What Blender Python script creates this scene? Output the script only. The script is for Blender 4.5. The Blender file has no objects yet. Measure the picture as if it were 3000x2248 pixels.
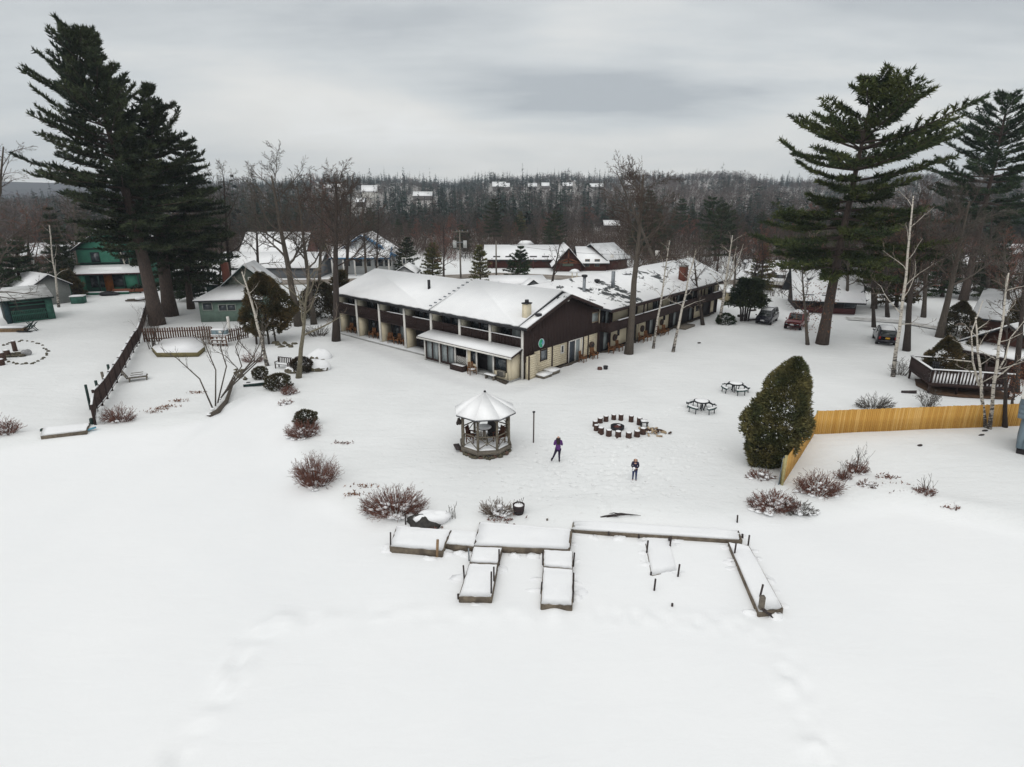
import bpy, math, random
import numpy as np
from mathutils import Vector, Matrix

SC = bpy.context.scene
COL = SC.collection
R = math.radians
# ------------------------------------------------------------------ camera
FPX, CAMH = 1733.0, 15.0                 # focal length in photo pixels (3000 wide), camera height
PITCH = math.atan(554 / FPX)
cam = bpy.data.cameras.new('drone_camera')
cam.sensor_width = 36.0
cam.lens = FPX / 3000 * 36.0
cam.clip_start, cam.clip_end = 0.5, 20000
camo = bpy.data.objects.new('drone_camera', cam)
camo.location = (0, 0, CAMH)
camo.rotation_euler = (math.pi / 2 - PITCH, 0, 0)
COL.objects.link(camo)
SC.camera = camo
# ------------------------------------------------------------------ light
SUN_EL, SUN_AZ = R(52), R(200)           # azimuth clockwise from +Y
sun = bpy.data.lights.new('sun', 'SUN')
sun.energy, sun.angle, sun.color = 1.0, R(70), (1.0, 0.97, 0.93)
suno = bpy.data.objects.new('sun', sun)
sd = Vector((math.sin(SUN_AZ) * math.cos(SUN_EL), math.cos(SUN_AZ) * math.cos(SUN_EL), math.sin(SUN_EL)))
suno.rotation_euler = sd.to_track_quat('Z', 'Y').to_euler()
suno.location = (0, 0, 60)
COL.objects.link(suno)
SC.view_settings.view_transform = 'Standard'
SC.view_settings.look = 'None'
SC.view_settings.gamma = 1
SC.view_settings.use_curve_mapping = False
SC.view_settings.exposure = 0.24
SC.cycles.max_bounces = 5
SC.cycles.diffuse_bounces = 3
SC.cycles.glossy_bounces = 2
SC.cycles.transparent_max_bounces = 6
SC.cycles.volume_bounces = 0


class N:
    """small helper to write node trees"""
    def __init__(s, tree):
        s.t = tree
        s.l = tree.links

    def __call__(s, typ, props=None, **ins):
        n = s.t.nodes.new(typ)
        for k, v in (props or {}).items():
            setattr(n, k, v)
        for k, v in ins.items():
            key = int(k[1:]) if k[0] == 'i' and k[1:].isdigit() else k.replace('_', ' ')
            sock = n.inputs[key]
            if isinstance(v, bpy.types.NodeSocket):
                s.l.new(v, sock)
            else:
                sock.default_value = v
        return n

    def math(s, op, a, b=None, clamp=False):
        kw = {'i0': a}
        if b is not None:
            kw['i1'] = b
        n = s('ShaderNodeMath', {'operation': op, 'use_clamp': clamp}, **kw)
        return n.outputs[0]

    def mix(s, f, a, b):
        n = s('ShaderNodeMix', {'data_type': 'RGBA'})
        for i, v in ((0, f), (6, a), (7, b)):
            if isinstance(v, bpy.types.NodeSocket):
                s.l.new(v, n.inputs[i])
            else:
                n.inputs[i].default_value = v if i == 0 else (tuple(v) + (1,) if len(v) == 3 else v)
        return n.outputs[2]

    def ramp(s, f, stops, interp='LINEAR'):
        n = s('ShaderNodeValToRGB')
        n.color_ramp.interpolation = interp
        e = n.color_ramp.elements
        while len(e) < len(stops):
            e.new(0.5)
        for el, (p, c) in zip(e, stops):
            el.position = p
            el.color = (c, c, c, 1) if isinstance(c, (int, float)) else tuple(c) + (1,)
        s.l.new(f, n.inputs[0])
        return n.outputs[0]


# ------------------------------------------------------------------ sky
def build_world():
    w = bpy.data.worlds.new('World')
    SC.world = w
    w.use_nodes = True
    t = w.node_tree
    t.nodes.clear()
    n = N(t)
    sky = n('ShaderNodeTexSky', {'sky_type': 'NISHITA', 'sun_disc': False, 'sun_elevation': SUN_EL,
                                 'sun_rotation': SUN_AZ})
    d = n('ShaderNodeTexCoord').outputs['Generated']
    sep = n('ShaderNodeSeparateXYZ', i0=d)
    x, y, z = sep.outputs
    zc = n.math('ADD', n.math('MAXIMUM', z, 0.0), 0.16)
    pu, pv = n.math('DIVIDE', x, zc), n.math('DIVIDE', y, zc)
    uv = n('ShaderNodeCombineXYZ', X=pu, Y=pv, Z=3.7).outputs[0]
    big = n('ShaderNodeTexNoise', Vector=uv, Scale=0.8, Detail=5.0, Roughness=0.55, Distortion=0.35).outputs[0]
    mp = n('ShaderNodeMapping', Vector=uv, Scale=(0.6, 1.5, 1), Location=(4.2, 1.3, 0)).outputs[0]
    fine = n('ShaderNodeTexNoise', Vector=mp, Scale=1.5, Detail=5.0, Roughness=0.55).outputs[0]

    def bank(az, el, wx, wy):             # a soft cloud bank in one direction of the sky
        dx = n.math('DIVIDE', n.math('SUBTRACT', n.math('ARCTAN2', x, y), R(az)), R(wx))
        dy = n.math('DIVIDE', n.math('SUBTRACT', n.math('ARCSINE', z), R(el)), R(wy))
        wob = n.math('MULTIPLY', n.math('SUBTRACT', fine, 0.5), 2.8)
        q = n.math('ADD', n.math('ADD', n.math('MULTIPLY', dx, dx), n.math('MULTIPLY', dy, dy)), wob)
        return n.math('EXPONENT', n.math('MULTIPLY', n.math('MAXIMUM', q, 0.0), -1.0))
    v = n.math('ADD', n.math('MULTIPLY', big, 0.52), n.math('MULTIPLY', fine, 0.40))
    v = n.math('ADD', v, 0.03)
    for az, el, wx, wy, amp in ((8, 8.2, 14, 2.6, -0.40), (-8, 13.5, 17, 3.2, -0.30), (4.5, 12.6, 6, 2.4, 0.20),
                                (-14, 6.0, 16, 4.0, 0.22), (34, 13, 14, 6, -0.20), (16, 3.8, 15, 2.6, 0.20), (-38, 13, 12, 6, -0.20)):
        v = n.math('ADD', v, n.math('MULTIPLY', bank(az, el, wx, wy), amp))
    cl = n.ramp(v, [(0.12, (0.315, 0.335, 0.350)), (0.42, (0.445, 0.462, 0.465)), (0.62, (0.562, 0.558, 0.538)),
                    (0.85, (0.66, 0.665, 0.66))])
    cl = n('ShaderNodeVectorMath', {'operation': 'SCALE'}, i0=cl, Scale=13.2).outputs[0]
    mixed = n.mix(0.94, sky.outputs[0], cl)
    bg = n('ShaderNodeBackground', Color=mixed, Strength=0.1)
    out = n('ShaderNodeOutputWorld')
    n.l.new(bg.outputs[0], out.inputs[0])
    w.cycles.sampling_method = 'MANUAL'
    w.cycles.sample_map_resolution = 256


build_world()


# ------------------------------------------------------------------ ground heights, photo point -> place on the ground
def ray0(px, py, z=0.0):
    u, v = (px - 1500) / FPX, (py - 1124) / FPX
    dy = math.cos(PITCH) - v * math.sin(PITCH)
    dz = -math.sin(PITCH) - v * math.cos(PITCH)
    t = (z - CAMH) / dz
    return u * t, dy * t


SHORE = [ray0(*p) for p in ((-400, 1330), (60, 1300), (270, 1262), (480, 1250), (610, 1228), (720, 1170), (800, 1150),
                            (850, 1200), (880, 1300), (930, 1420), (1050, 1490), (1200, 1535), (1500, 1530),
                            (1800, 1515), (2100, 1505), (2350, 1490), (2600, 1455), (2800, 1490), (3000, 1540),
                            (3400, 1600))]
SHX = np.array([p[0] for p in SHORE])
SHY = np.array([p[1] for p in SHORE])
LAKE = -0.32


def sstep(t):
    t = np.clip(t, 0, 1)
    return t * t * (3 - 2 * t)


AZ = np.radians([-90, -48, -40, -34, -28, -22, -14, -6, 2, 10, 18, 26, 34, 42, 60, 90])
HZ = np.array([2, 3, 4, 8, 17, 27, 30, 29, 32, 37, 33, 27, 27, 30, 28, 24.])


def gz(x, y):
    x, y = np.asarray(x, float), np.asarray(y, float)
    ys = np.interp(x, SHX, SHY)
    wid = 2.4 + 5.0 * sstep((-8.0 - x) / 6)
    z = LAKE * sstep((ys + 0.9 - y) / wid) * (1 - sstep((np.abs(x) - 60) / 40) * (y > 20))
    r = np.hypot(x, y)
    a = np.arctan2(x, y)
    t = sstep((r - 210) / 820)
    z = z + (np.interp(a, AZ, HZ) + 3.0 * np.sin(a * 23 + 1) + 2.2 * np.sin(a * 51 + r * .004) + 1.6 * np.sin(a * 97 + 2 + r * .011)) * t * (y > -50)
    far = sstep((r - 1500) / 500) * np.interp(np.degrees(a), [-60, -52, -44, -38, -32, -24, -10], [100, 125, 100, 74, 56, 34, 0])
    z = z + far * (0.5 + 0.5 * np.sin(a * 31) * 0.25)
    return z


def at(px, py):
    """the place on the ground that the photo shows at this pixel"""
    z = 0.0
    for _ in range(4):
        x, y = ray0(px, py, z)
        z = float(gz(x, y))
    return Vector((x, y, z))


def hgt(base, px, py):
    """height above base (and sideways shift) of a point that stands over base and shows at this pixel"""
    u, v = (px - 1500) / FPX, (py - 1124) / FPX
    c, s = math.cos(PITCH), math.sin(PITCH)
    k = base[1] / (c - v * s)
    return CAMH + k * (-s - v * c) - base[2], u * k - base[0]


# ------------------------------------------------------------------ materials
MATS = {}


def mat(name, col, col2=None, rough=0.8, scale=6.0, bump=0.0, bscale=None, metal=0.0, spec=0.3, detail=4.0, aniso=None, island=0.0,
        contrast=(0.35, 0.65)):
    if name in MATS:
        return MATS[name]
    m = bpy.data.materials.new(name)
    m.use_nodes = True
    n = N(m.node_tree)
    p = m.node_tree.nodes['Principled BSDF']
    p.inputs['Roughness'].default_value = rough
    p.inputs['Metallic'].default_value = metal
    p.inputs['Specular IOR Level'].default_value = spec
    col2 = col2 or tuple(c * 0.75 for c in col)
    co = n('ShaderNodeTexCoord').outputs['Object']
    if aniso:
        co = n('ShaderNodeMapping', Vector=co, Scale=aniso).outputs[0]
    f = n('ShaderNodeTexNoise', Vector=co, Scale=scale, Detail=detail, Roughness=0.6).outputs[0]
    f = n.ramp(f, [(contrast[0], 0.0), (contrast[1], 1.0)])
    c = n.mix(f, col, col2)
    if island:
        ri = n('ShaderNodeNewGeometry').outputs['Random Per Island']
        hv = n.math('ADD', n.math('MULTIPLY', ri, 2 * island), 1 - island)
        c = n('ShaderNodeVectorMath', {'operation': 'SCALE'}, i0=c, Scale=hv).outputs[0]
    n.l.new(c, p.inputs['Base Color'])
    if bump:
        h = n('ShaderNodeTexNoise', Vector=co, Scale=bscale or scale * 3, Detail=5.0, Roughness=0.65).outputs[0]
        b = n('ShaderNodeBump', Height=h, Strength=bump, Distance=0.05)
        n.l.new(b.outputs[0], p.inputs['Normal'])
    MATS[name] = m
    return m


def snow_mat(name, c1=(0.88, 0.885, 0.895), c2=(0.84, 0.845, 0.86), patches=None, pscale=0.5, bare=(0.05, 0.055, 0.06), spots=()):
    if name in MATS:
        return MATS[name]
    m = bpy.data.materials.new(name)
    m.use_nodes = True
    n = N(m.node_tree)
    p = m.node_tree.nodes['Principled BSDF']
    p.inputs['Roughness'].default_value = 0.9
    p.inputs['Specular IOR Level'].default_value = 0.15
    co = n('ShaderNodeTexCoord').outputs['Object']
    f = n('ShaderNodeTexNoise', Vector=co, Scale=0.7, Detail=6.0, Roughness=0.6).outputs[0]
    c = n.mix(n.ramp(f, [(0.35, 0.0), (0.65, 1.0)]), c1, c2)
    if patches is not None:               # places where the roofing has melted free
        g = n('ShaderNodeTexNoise', Vector=co, Scale=pscale, Detail=6.0, Roughness=0.62, Distortion=0.4).outputs[0]
        for (sx, sy, sz, sr, amp) in spots:
            dd = n('ShaderNodeVectorMath', {'operation': 'DISTANCE'}, i0=co, i1=(sx, sy, sz)).outputs['Value']
            g = n.math('ADD', g, n.math('MULTIPLY', n.math('MAXIMUM', n.math('SUBTRACT', 1.0, n.math('DIVIDE', dd, sr)), 0.0), amp))
        k = n.ramp(g, [(patches, 0.0), (patches + 0.035, 1.0)])
        c = n.mix(k, c, bare)
    n.l.new(c, p.inputs['Base Color'])
    h = n('ShaderNodeTexNoise', Vector=co, Scale=5.0, Detail=6.0, Roughness=0.6).outputs[0]
    b = n('ShaderNodeBump', Height=h, Strength=0.25, Distance=0.06)
    n.l.new(b.outputs[0], p.inputs['Normal'])
    MATS[name] = m
    return m


def glass_mat(name='window_glass', col=(0.02, 0.025, 0.03)):
    return mat(name, col, tuple(c * 1.8 for c in col), rough=0.08, scale=1.2, spec=0.6)


# ------------------------------------------------------------------ geometry
class G:
    """collects geometry, links it as ONE mesh object"""
    def __init__(s):
        s.v, s.f, s.n = [], [], 0

    def add(s, v, faces):
        v = np.asarray(v, float).reshape(-1, 3)
        s.v.append(v)
        for f in faces:
            f = np.asarray(f, int)
            if f.ndim == 1:
                f = f[None]
            s.f.append(f + s.n)
        s.n += len(v)
        return s

    def box(s, c, size, rz=0.0, rx=0.0, ry=0.0):
        h = np.array(size) / 2
        p = np.array([(i, j, k) for k in (-1, 1) for j in (-1, 1) for i in (-1, 1)], float) * h
        if rz or rx or ry:
            M = np.array(Matrix.Rotation(rz, 3, 'Z') @ Matrix.Rotation(ry, 3, 'Y') @ Matrix.Rotation(rx, 3, 'X'))
            p = p @ M.T
        return s.add(p + np.array(c), [[[0, 2, 3, 1], [4, 5, 7, 6], [0, 1, 5, 4], [2, 6, 7, 3], [0, 4, 6, 2], [1, 3, 7, 5]]])

    def beam(s, p0, p1, w, h, up=(0, 0, 1)):
        p0, p1 = Vector(p0), Vector(p1)
        d = (p1 - p0).normalized()
        u = Vector(up)
        if abs(d.dot(u)) > 0.98:
            u = Vector((1, 0, 0))
        sx = d.cross(u).normalized()
        u = sx.cross(d)
        p = []
        for q in (p0, p1):
            for a, b in ((-1, -1), (1, -1), (1, 1), (-1, 1)):
                p.append(q + sx * (a * w / 2) + u * (b * h / 2))
        return s.add([tuple(q) for q in p], [[[0, 1, 2, 3], [7, 6, 5, 4], [0, 4, 5, 1], [1, 5, 6, 2], [2, 6, 7, 3], [3, 7, 4, 0]]])

    def prism(s, poly, z0, z1):
        k = len(poly)
        v = [(p[0], p[1], z0) for p in poly] + [(p[0], p[1], z1) for p in poly]
        a = sum(poly[i][0] * poly[(i + 1) % k][1] - poly[(i + 1) % k][0] * poly[i][1] for i in range(k))
        fs = [list(range(k - 1, -1, -1)), list(range(k, 2 * k))] + [[i, (i + 1) % k, k + (i + 1) % k, k + i] for i in range(k)]
        if a < 0:
            fs = [f[::-1] for f in fs]
        return s.add(v, fs)

    def extrude(s, poly3, vec):
        """closed prism from a planar polygon given in 3-D"""
        k = len(poly3)
        a = np.array(poly3, float)
        v = np.vstack([a, a + np.array(vec)])
        nrm = np.cross(a[1] - a[0], a[2] - a[0])
        fs = [list(range(k - 1, -1, -1)), list(range(k, 2 * k))] + [[i, (i + 1) % k, k + (i + 1) % k, k + i] for i in range(k)]
        if nrm @ np.array(vec) < 0:
            fs = [f[::-1] for f in fs]
        return s.add(v, fs)

    def tube(s, pts, rad, n=8, cap=True):
        P = [Vector(p) for p in pts]
        if not hasattr(rad, '__len__'):
            rad = [rad] * len(P)
        v, k = [], len(P)
        d0 = (P[1] - P[0]).normalized()
        u = d0.orthogonal().normalized()
        for i, p in enumerate(P):
            d = (P[min(i + 1, k - 1)] - P[max(i - 1, 0)]).normalized()
            u = (u - d * u.dot(d))
            u = u.normalized() if u.length > 1e-5 else d.orthogonal().normalized()
            w = d.cross(u)
            for j in range(n):
                t = 2 * math.pi * j / n
                v.append(tuple(p + (u * math.cos(t) + w * math.sin(t)) * rad[i]))
        fs = [[[i * n + j, i * n + (j + 1) % n, (i + 1) * n + (j + 1) % n, (i + 1) * n + j] for i in range(k - 1) for j in range(n)]]
        if cap:
            fs += [list(range(n - 1, -1, -1)), list(range((k - 1) * n, k * n))]
        return s.add(v, fs)

    def lathe(s, prof, c=(0, 0, 0), n=16, ax=1.0, ay=1.0):
        v = []
        for r, z in prof:
            for j in range(n):
                t = 2 * math.pi * j / n
                v.append((c[0] + r * ax * math.cos(t), c[1] + r * ay * math.sin(t), c[2] + z))
        k = len(prof)
        fs = [[[i * n + j, i * n + (j + 1) % n, (i + 1) * n + (j + 1) % n, (i + 1) * n + j] for i in range(k - 1) for j in range(n)],
              list(range(n - 1, -1, -1)), list(range((k - 1) * n, k * n))]
        return s.add(v, fs)

    def blob(s, c, size, seed=0, rough=0.18, nu=12, nv=7):
        rs = np.random.RandomState(seed)
        ph = rs.uniform(0, 6.28, 6)
        v = []
        for i in range(nv + 1):
            th = math.pi * i / nv
            for j in range(nu):
                a = 2 * math.pi * j / nu
                k = 1 + rough * (math.sin(2 * a + ph[0]) * math.sin(th) + 0.6 * math.sin(3 * a + ph[1] + 2 * th) + 0.6 * math.sin(3 * th + ph[2]))
                v.append((c[0] + size[0] * k * math.sin(th) * math.cos(a), c[1] + size[1] * k * math.sin(th) * math.sin(a), c[2] + size[2] * k * math.cos(th)))
        return s.add(v, [[[i * nu + j, (i + 1) * nu + j, (i + 1) * nu + (j + 1) % nu, i * nu + (j + 1) % nu] for i in range(nv) for j in range(nu)]])

    def segs(s, A, B, ra, rb, n):
        """many straight tapered twigs at once"""
        A, B = np.asarray(A, float), np.asarray(B, float)
        if len(A) == 0:
            return s
        d = B - A
        d /= np.maximum(np.linalg.norm(d, axis=1, keepdims=True), 1e-9)
        h = np.where(np.abs(d[:, 2:3]) < 0.9, [[0, 0, 1.0]], [[1.0, 0, 0]])
        u = np.cross(d, h)
        u /= np.linalg.norm(u, axis=1, keepdims=True)
        w = np.cross(d, u)
        m = len(A)
        t = 2 * np.pi * np.arange(n) / n
        ring = u[:, None, :] * np.cos(t)[None, :, None] + w[:, None, :] * np.sin(t)[None, :, None]
        v = np.concatenate([A[:, None] + ring * np.asarray(ra)[:, None, None], B[:, None] + ring * np.asarray(rb)[:, None, None]], 1)
        j = np.arange(n)
        q = np.stack([j, (j + 1) % n, n + (j + 1) % n, n + j], 1)[None] + (np.arange(m) * 2 * n)[:, None, None]
        return s.add(v.reshape(-1, 3), [q.reshape(-1, 4)])

    def spikes(s, A, B, ra):
        """many thin twigs that run out to a point"""
        A, B = np.asarray(A, float), np.asarray(B, float)
        if len(A) == 0:
            return s
        d = B - A
        d /= np.maximum(np.linalg.norm(d, axis=1, keepdims=True), 1e-9)
        h = np.where(np.abs(d[:, 2:3]) < 0.9, [[0, 0, 1.0]], [[1.0, 0, 0]])
        u = np.cross(d, h)
        u /= np.linalg.norm(u, axis=1, keepdims=True)
        w = np.cross(d, u)
        r = np.asarray(ra)[:, None]
        v = np.stack([A + u * r, A - u * r * .5 + w * r * .87, A - u * r * .5 - w * r * .87, B], 1)
        m = np.arange(len(A))[:, None] * 4
        q = np.concatenate([m + [0, 1, 3], m + [1, 2, 3], m + [2, 0, 3]])
        return s.add(v.reshape(-1, 3), [q])

    def sprays(s, C, D, size, width, k, rs, fan=0.7):
        """k small needle or leaf blades at every point C, pointing roughly along D"""
        C, D = np.repeat(C, k, 0), np.repeat(D, k, 0)
        m = len(C)
        if m == 0:
            return s
        d = D + rs.normal(0, fan, (m, 3))
        d /= np.maximum(np.linalg.norm(d, axis=1, keepdims=True), 1e-6)
        p = np.cross(d, rs.normal(0, 1, (m, 3)))
        p /= np.maximum(np.linalg.norm(p, axis=1, keepdims=True), 1e-6)
        L = (size * rs.uniform(0.6, 1.3, (m, 1)))
        w = width * rs.uniform(0.7, 1.3, (m, 1))
        v = np.stack([C + d * L * .12 + p * w * .55, C + d * L, C + d * L * .12 - p * w * .55], 1)
        q = np.arange(3)[None] + (np.arange(m) * 3)[:, None]
        return s.add(v.reshape(-1, 3), [q])

    def mesh(s, name, m, smooth=False):
        me = bpy.data.meshes.new(name)
        V = np.concatenate(s.v).astype(np.float32)
        me.vertices.add(len(V))
        me.vertices.foreach_set('co', V.ravel())
        loops = np.concatenate([f.ravel() for f in s.f])
        tot = np.concatenate([np.full(len(f), f.shape[1]) for f in s.f])
        st = np.concatenate([[0], np.cumsum(tot)[:-1]])
        me.loops.add(len(loops))
        me.loops.foreach_set('vertex_index', loops.astype(np.int32))
        me.polygons.add(len(tot))
        me.polygons.foreach_set('loop_start', st.astype(np.int32))
        if smooth:
            me.polygons.foreach_set('use_smooth', np.ones(len(tot), bool))
        me.update(calc_edges=True)
        if m:
            me.materials.append(m)
        return me

    def build(s, name, m, parent=None, smooth=False, loc=None, rz=0.0):
        o = bpy.data.objects.new(name, s.mesh(name, m, smooth))
        COL.objects.link(o)
        if parent:
            o.parent = parent
        if loc is not None:
            o.location = loc
        if rz:
            o.rotation_euler.z = rz
        return o


def put(me, name, parent, loc=(0, 0, 0), rz=0.0, scale=None):
    """another piece that shares a mesh"""
    o = bpy.data.objects.new(name, me)
    COL.objects.link(o)
    o.parent = parent
    o.location = loc
    o.rotation_euler.z = rz
    if scale:
        o.scale = scale
    return o


def tag(o, label=None, cat=None, group=None, kind=None):
    for k, v in (('label', label), ('category', cat), ('group', group), ('kind', kind)):
        if v:
            o[k] = v
    return o


def thing(name, label, cat, loc=(0, 0, 0), rz=0.0, group=None):
    o = bpy.data.objects.new(name, None)
    o.empty_display_size = 0.3
    COL.objects.link(o)
    o.location = loc
    o.rotation_euler.z = rz
    return tag(o, label, cat, group)


KIDS = {}


def copy_tree(root, label=None, loc=None, rz=None, group=None):
    def cp(o, parent):
        c = o.copy()
        COL.objects.link(c)
        c.parent = parent
        for ch in o.children:
            cp(ch, c)
        return c
    c = cp(root, None)
    if label:
        c['label'] = label
    if group:
        c['group'] = group
    if loc is not None:
        c.location = loc
    if rz is not None:
        c.rotation_euler.z = rz
    return c


def loc2(root, p):
    """world point -> local frame of a root (position + z turn)"""
    d = Vector((p[0] - root.location.x, p[1] - root.location.y, 0))
    a = -root.rotation_euler.z
    return Vector((d.x * math.cos(a) - d.y * math.sin(a), d.x * math.sin(a) + d.y * math.cos(a), 0))


# ------------------------------------------------------------------ common materials
SNOW = snow_mat('snow')
SNOW_ROOF = snow_mat('roof_snow', (0.90, 0.905, 0.91), (0.86, 0.865, 0.875))
SNOW_PATCHY = snow_mat('patchy_roof_snow', patches=0.59, pscale=0.42)
SNOW_WING = snow_mat('wing_roof_snow', (0.90, 0.905, 0.91), (0.84, 0.845, 0.855), patches=0.60, pscale=0.85, bare=(0.075, 0.08, 0.082), spots=((15.6, 0.2, 5.2, 3.6, .22), (17.5, 2.8, 5.8, 2.2, .16), (12.8, 2.4, 5.7, 1.2, .2), (27.5, 2.6, 5.8, 2.4, .2)))
SNOW_THIN = snow_mat('thin_roof_snow', (0.72, 0.73, 0.74), (0.55, 0.56, 0.57), patches=0.62, pscale=1.0, bare=(0.12, 0.12, 0.12))
BROWN = mat('brown_stained_wood', (0.040, 0.022, 0.019), (0.027, 0.015, 0.014), scale=3, aniso=(6, 6, 0.6), bump=0.3)
CREAM = mat('cream_painted_siding', (0.70, 0.62, 0.46), (0.63, 0.55, 0.40), scale=1.6, bump=0.05)
CREAMLT = mat('pale_cream_stucco', (0.66, 0.62, 0.50), (0.58, 0.54, 0.43), scale=0.9, bump=0.1)
WHITE = mat('white_painted_trim', (0.74, 0.72, 0.68), (0.66, 0.64, 0.60), scale=3)
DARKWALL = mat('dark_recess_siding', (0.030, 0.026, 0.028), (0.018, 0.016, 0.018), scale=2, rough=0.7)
GLASS = glass_mat()
CURTAIN = mat('pale_curtain_behind_glass', (0.30, 0.33, 0.33), (0.20, 0.23, 0.24), rough=0.2, scale=1.2, aniso=(9, 9, 0.4), spec=0.5)
METAL = mat('galvanised_metal', (0.30, 0.32, 0.34), (0.20, 0.22, 0.24), rough=0.45, metal=0.6, scale=5)
DARKMETAL = mat('dark_metal', (0.03, 0.03, 0.034), rough=0.5, metal=0.3)
GREYWOOD = mat('weathered_grey_wood', (0.20, 0.175, 0.14), (0.11, 0.095, 0.08), scale=4, aniso=(1, 1, 4), bump=0.4)
DOCKWOOD = mat('dock_side_timber', (0.19, 0.155, 0.115), (0.09, 0.072, 0.055), scale=3, bump=0.4)
POSTWOOD = mat('dark_mooring_post_wood', (0.055, 0.042, 0.04), (0.03, 0.024, 0.024), scale=5)
CHAIRWOOD = mat('orange_brown_chair_wood', (0.20, 0.088, 0.034), (0.13, 0.056, 0.022), scale=6)
CONC = mat('concrete', (0.36, 0.36, 0.35), (0.28, 0.28, 0.27), scale=3, bump=0.2)
BRICK = mat('red_brick', (0.17, 0.055, 0.035), (0.11, 0.04, 0.028), scale=8, bump=0.3)
GREEN = mat('green_painted_siding', (0.035, 0.16, 0.105), (0.028, 0.12, 0.085), scale=1.5)
GREENDK = mat('dark_green_trim', (0.012, 0.035, 0.03), rough=0.6)
GREYGREEN = mat('grey_green_siding', (0.14, 0.20, 0.165), (0.10, 0.145, 0.12), scale=1.5)
BLACKROOF = mat('dark_roofing', (0.035, 0.037, 0.042), rough=0.85, scale=6, bump=0.2)
# ================================================================== ground
TRACKS = [[ray0(*p, z=LAKE) for p in t] for t in (
    [(2290, 1960), (2330, 2010), (2350, 2080), (2375, 2150), (2410, 2250), (2460, 2380)],
    [(470, 2260), (570, 2140), (640, 2060), (690, 1960), (730, 1890), (800, 1830)],
    [(800, 1830), (1050, 1805), (1300, 1800), (1420, 1790), (1650, 1800)],
    [(1760, 1800), (1990, 1820), (2160, 1815), (2290, 1900)])]


def seg_dist(X, Y, poly):
    d = np.full(X.shape, 1e9)
    for (x0, y0), (x1, y1) in zip(poly[:-1], poly[1:]):
        L2 = (x1 - x0) ** 2 + (y1 - y0) ** 2
        t = np.clip(((X - x0) * (x1 - x0) + (Y - y0) * (y1 - y0)) / L2, 0, 1)
        d = np.minimum(d, np.hypot(X - x0 - t * (x1 - x0), Y - y0 - t * (y1 - y0)))
    return d


def vnoise(X, Y, cell, seed):
    rs = np.random.RandomState(seed)
    T = rs.rand(256, 256)
    u, v = X / cell, Y / cell
    i, j = np.floor(u).astype(int), np.floor(v).astype(int)
    fu, fv = sstep(u - i), sstep(v - j)
    g = lambda a, b: T[a % 256, b % 256]
    return (g(i, j) * (1 - fu) + g(i + 1, j) * fu) * (1 - fv) + (g(i, j + 1) * (1 - fu) + g(i + 1, j + 1) * fu) * fv - 0.5


def axis(fine0, fine1, fs, mid0, mid1, ms, far0, far1):
    a = list(np.arange(fine0, fine1 + 1e-6, fs))
    b = [x for x in np.arange(mid0, fine0, ms)] + a + [x for x in np.arange(fine1 + ms, mid1, ms)]
    s, x = ms * 1.5, b[-1]
    while x < far1:
        x += s
        s *= 1.13
        b.append(x)
    s, x = ms * 1.5, b[0]
    while x > far0:
        x -= s
        s *= 1.13
        b.insert(0, x)
    return np.array(b)


def refine(a, lo, hi):
    mid = (a[:-1] + a[1:]) / 2
    return np.sort(np.concatenate([a, mid[(mid > lo) & (mid < hi)]]))


def footprints():
    """where people have walked: single boot marks"""
    r = random.Random(12)
    P = []
    paths = [[(1500, 1170), (1570, 1240), (1640, 1350)], [(1640, 1352), (1700, 1330), (1770, 1300)], [(1858, 1405), (1800, 1350), (1760, 1310)], [(1858, 1405), (1930, 1350), (2010, 1340), (2140, 1310)],
             [(1500, 1330), (1600, 1390), (1740, 1400), (1855, 1412)], [(1640, 1360), (1600, 1420), (1560, 1480)], [(1850, 1420), (1780, 1470), (1760, 1530)], [(1900, 1260), (1960, 1200), (2040, 1190)], [(1490, 1320), (1540, 1350), (1630, 1356)],
             [(1740, 1310), (1800, 1330), (1900, 1300)], [(2080, 1180), (2000, 1120), (1840, 1060)]]
    for pa in paths:
        W = [Vector(ray0(*p) + (0,)) for p in pa]
        side = 1
        for a, b in zip(W[:-1], W[1:]):
            d = b - a
            n_ = max(2, int(d.length / .62))
            for k in range(n_):
                q = a.lerp(b, k / n_) + Vector((-d.y, d.x, 0)).normalized() * .13 * side
                P.append((q.x + r.gauss(0, .06), q.y + r.gauss(0, .06), math.atan2(d.y, d.x) + r.gauss(0, .2)))
                side = -side
    for cx, cy, sx, sy, n_ in ((1640, 1352, 1.0, .8, 22), (1858, 1408, 1.2, 1.0, 34), (1790, 1310, 3.0, 1.2, 70), (1700, 1400, 3.2, 1.6, 60)):
        x0, y0 = ray0(cx, cy)
        for _ in range(n_):
            P.append((x0 + r.gauss(0, sx), y0 + r.gauss(0, sy), r.uniform(0, 6.28)))
    return P


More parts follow.
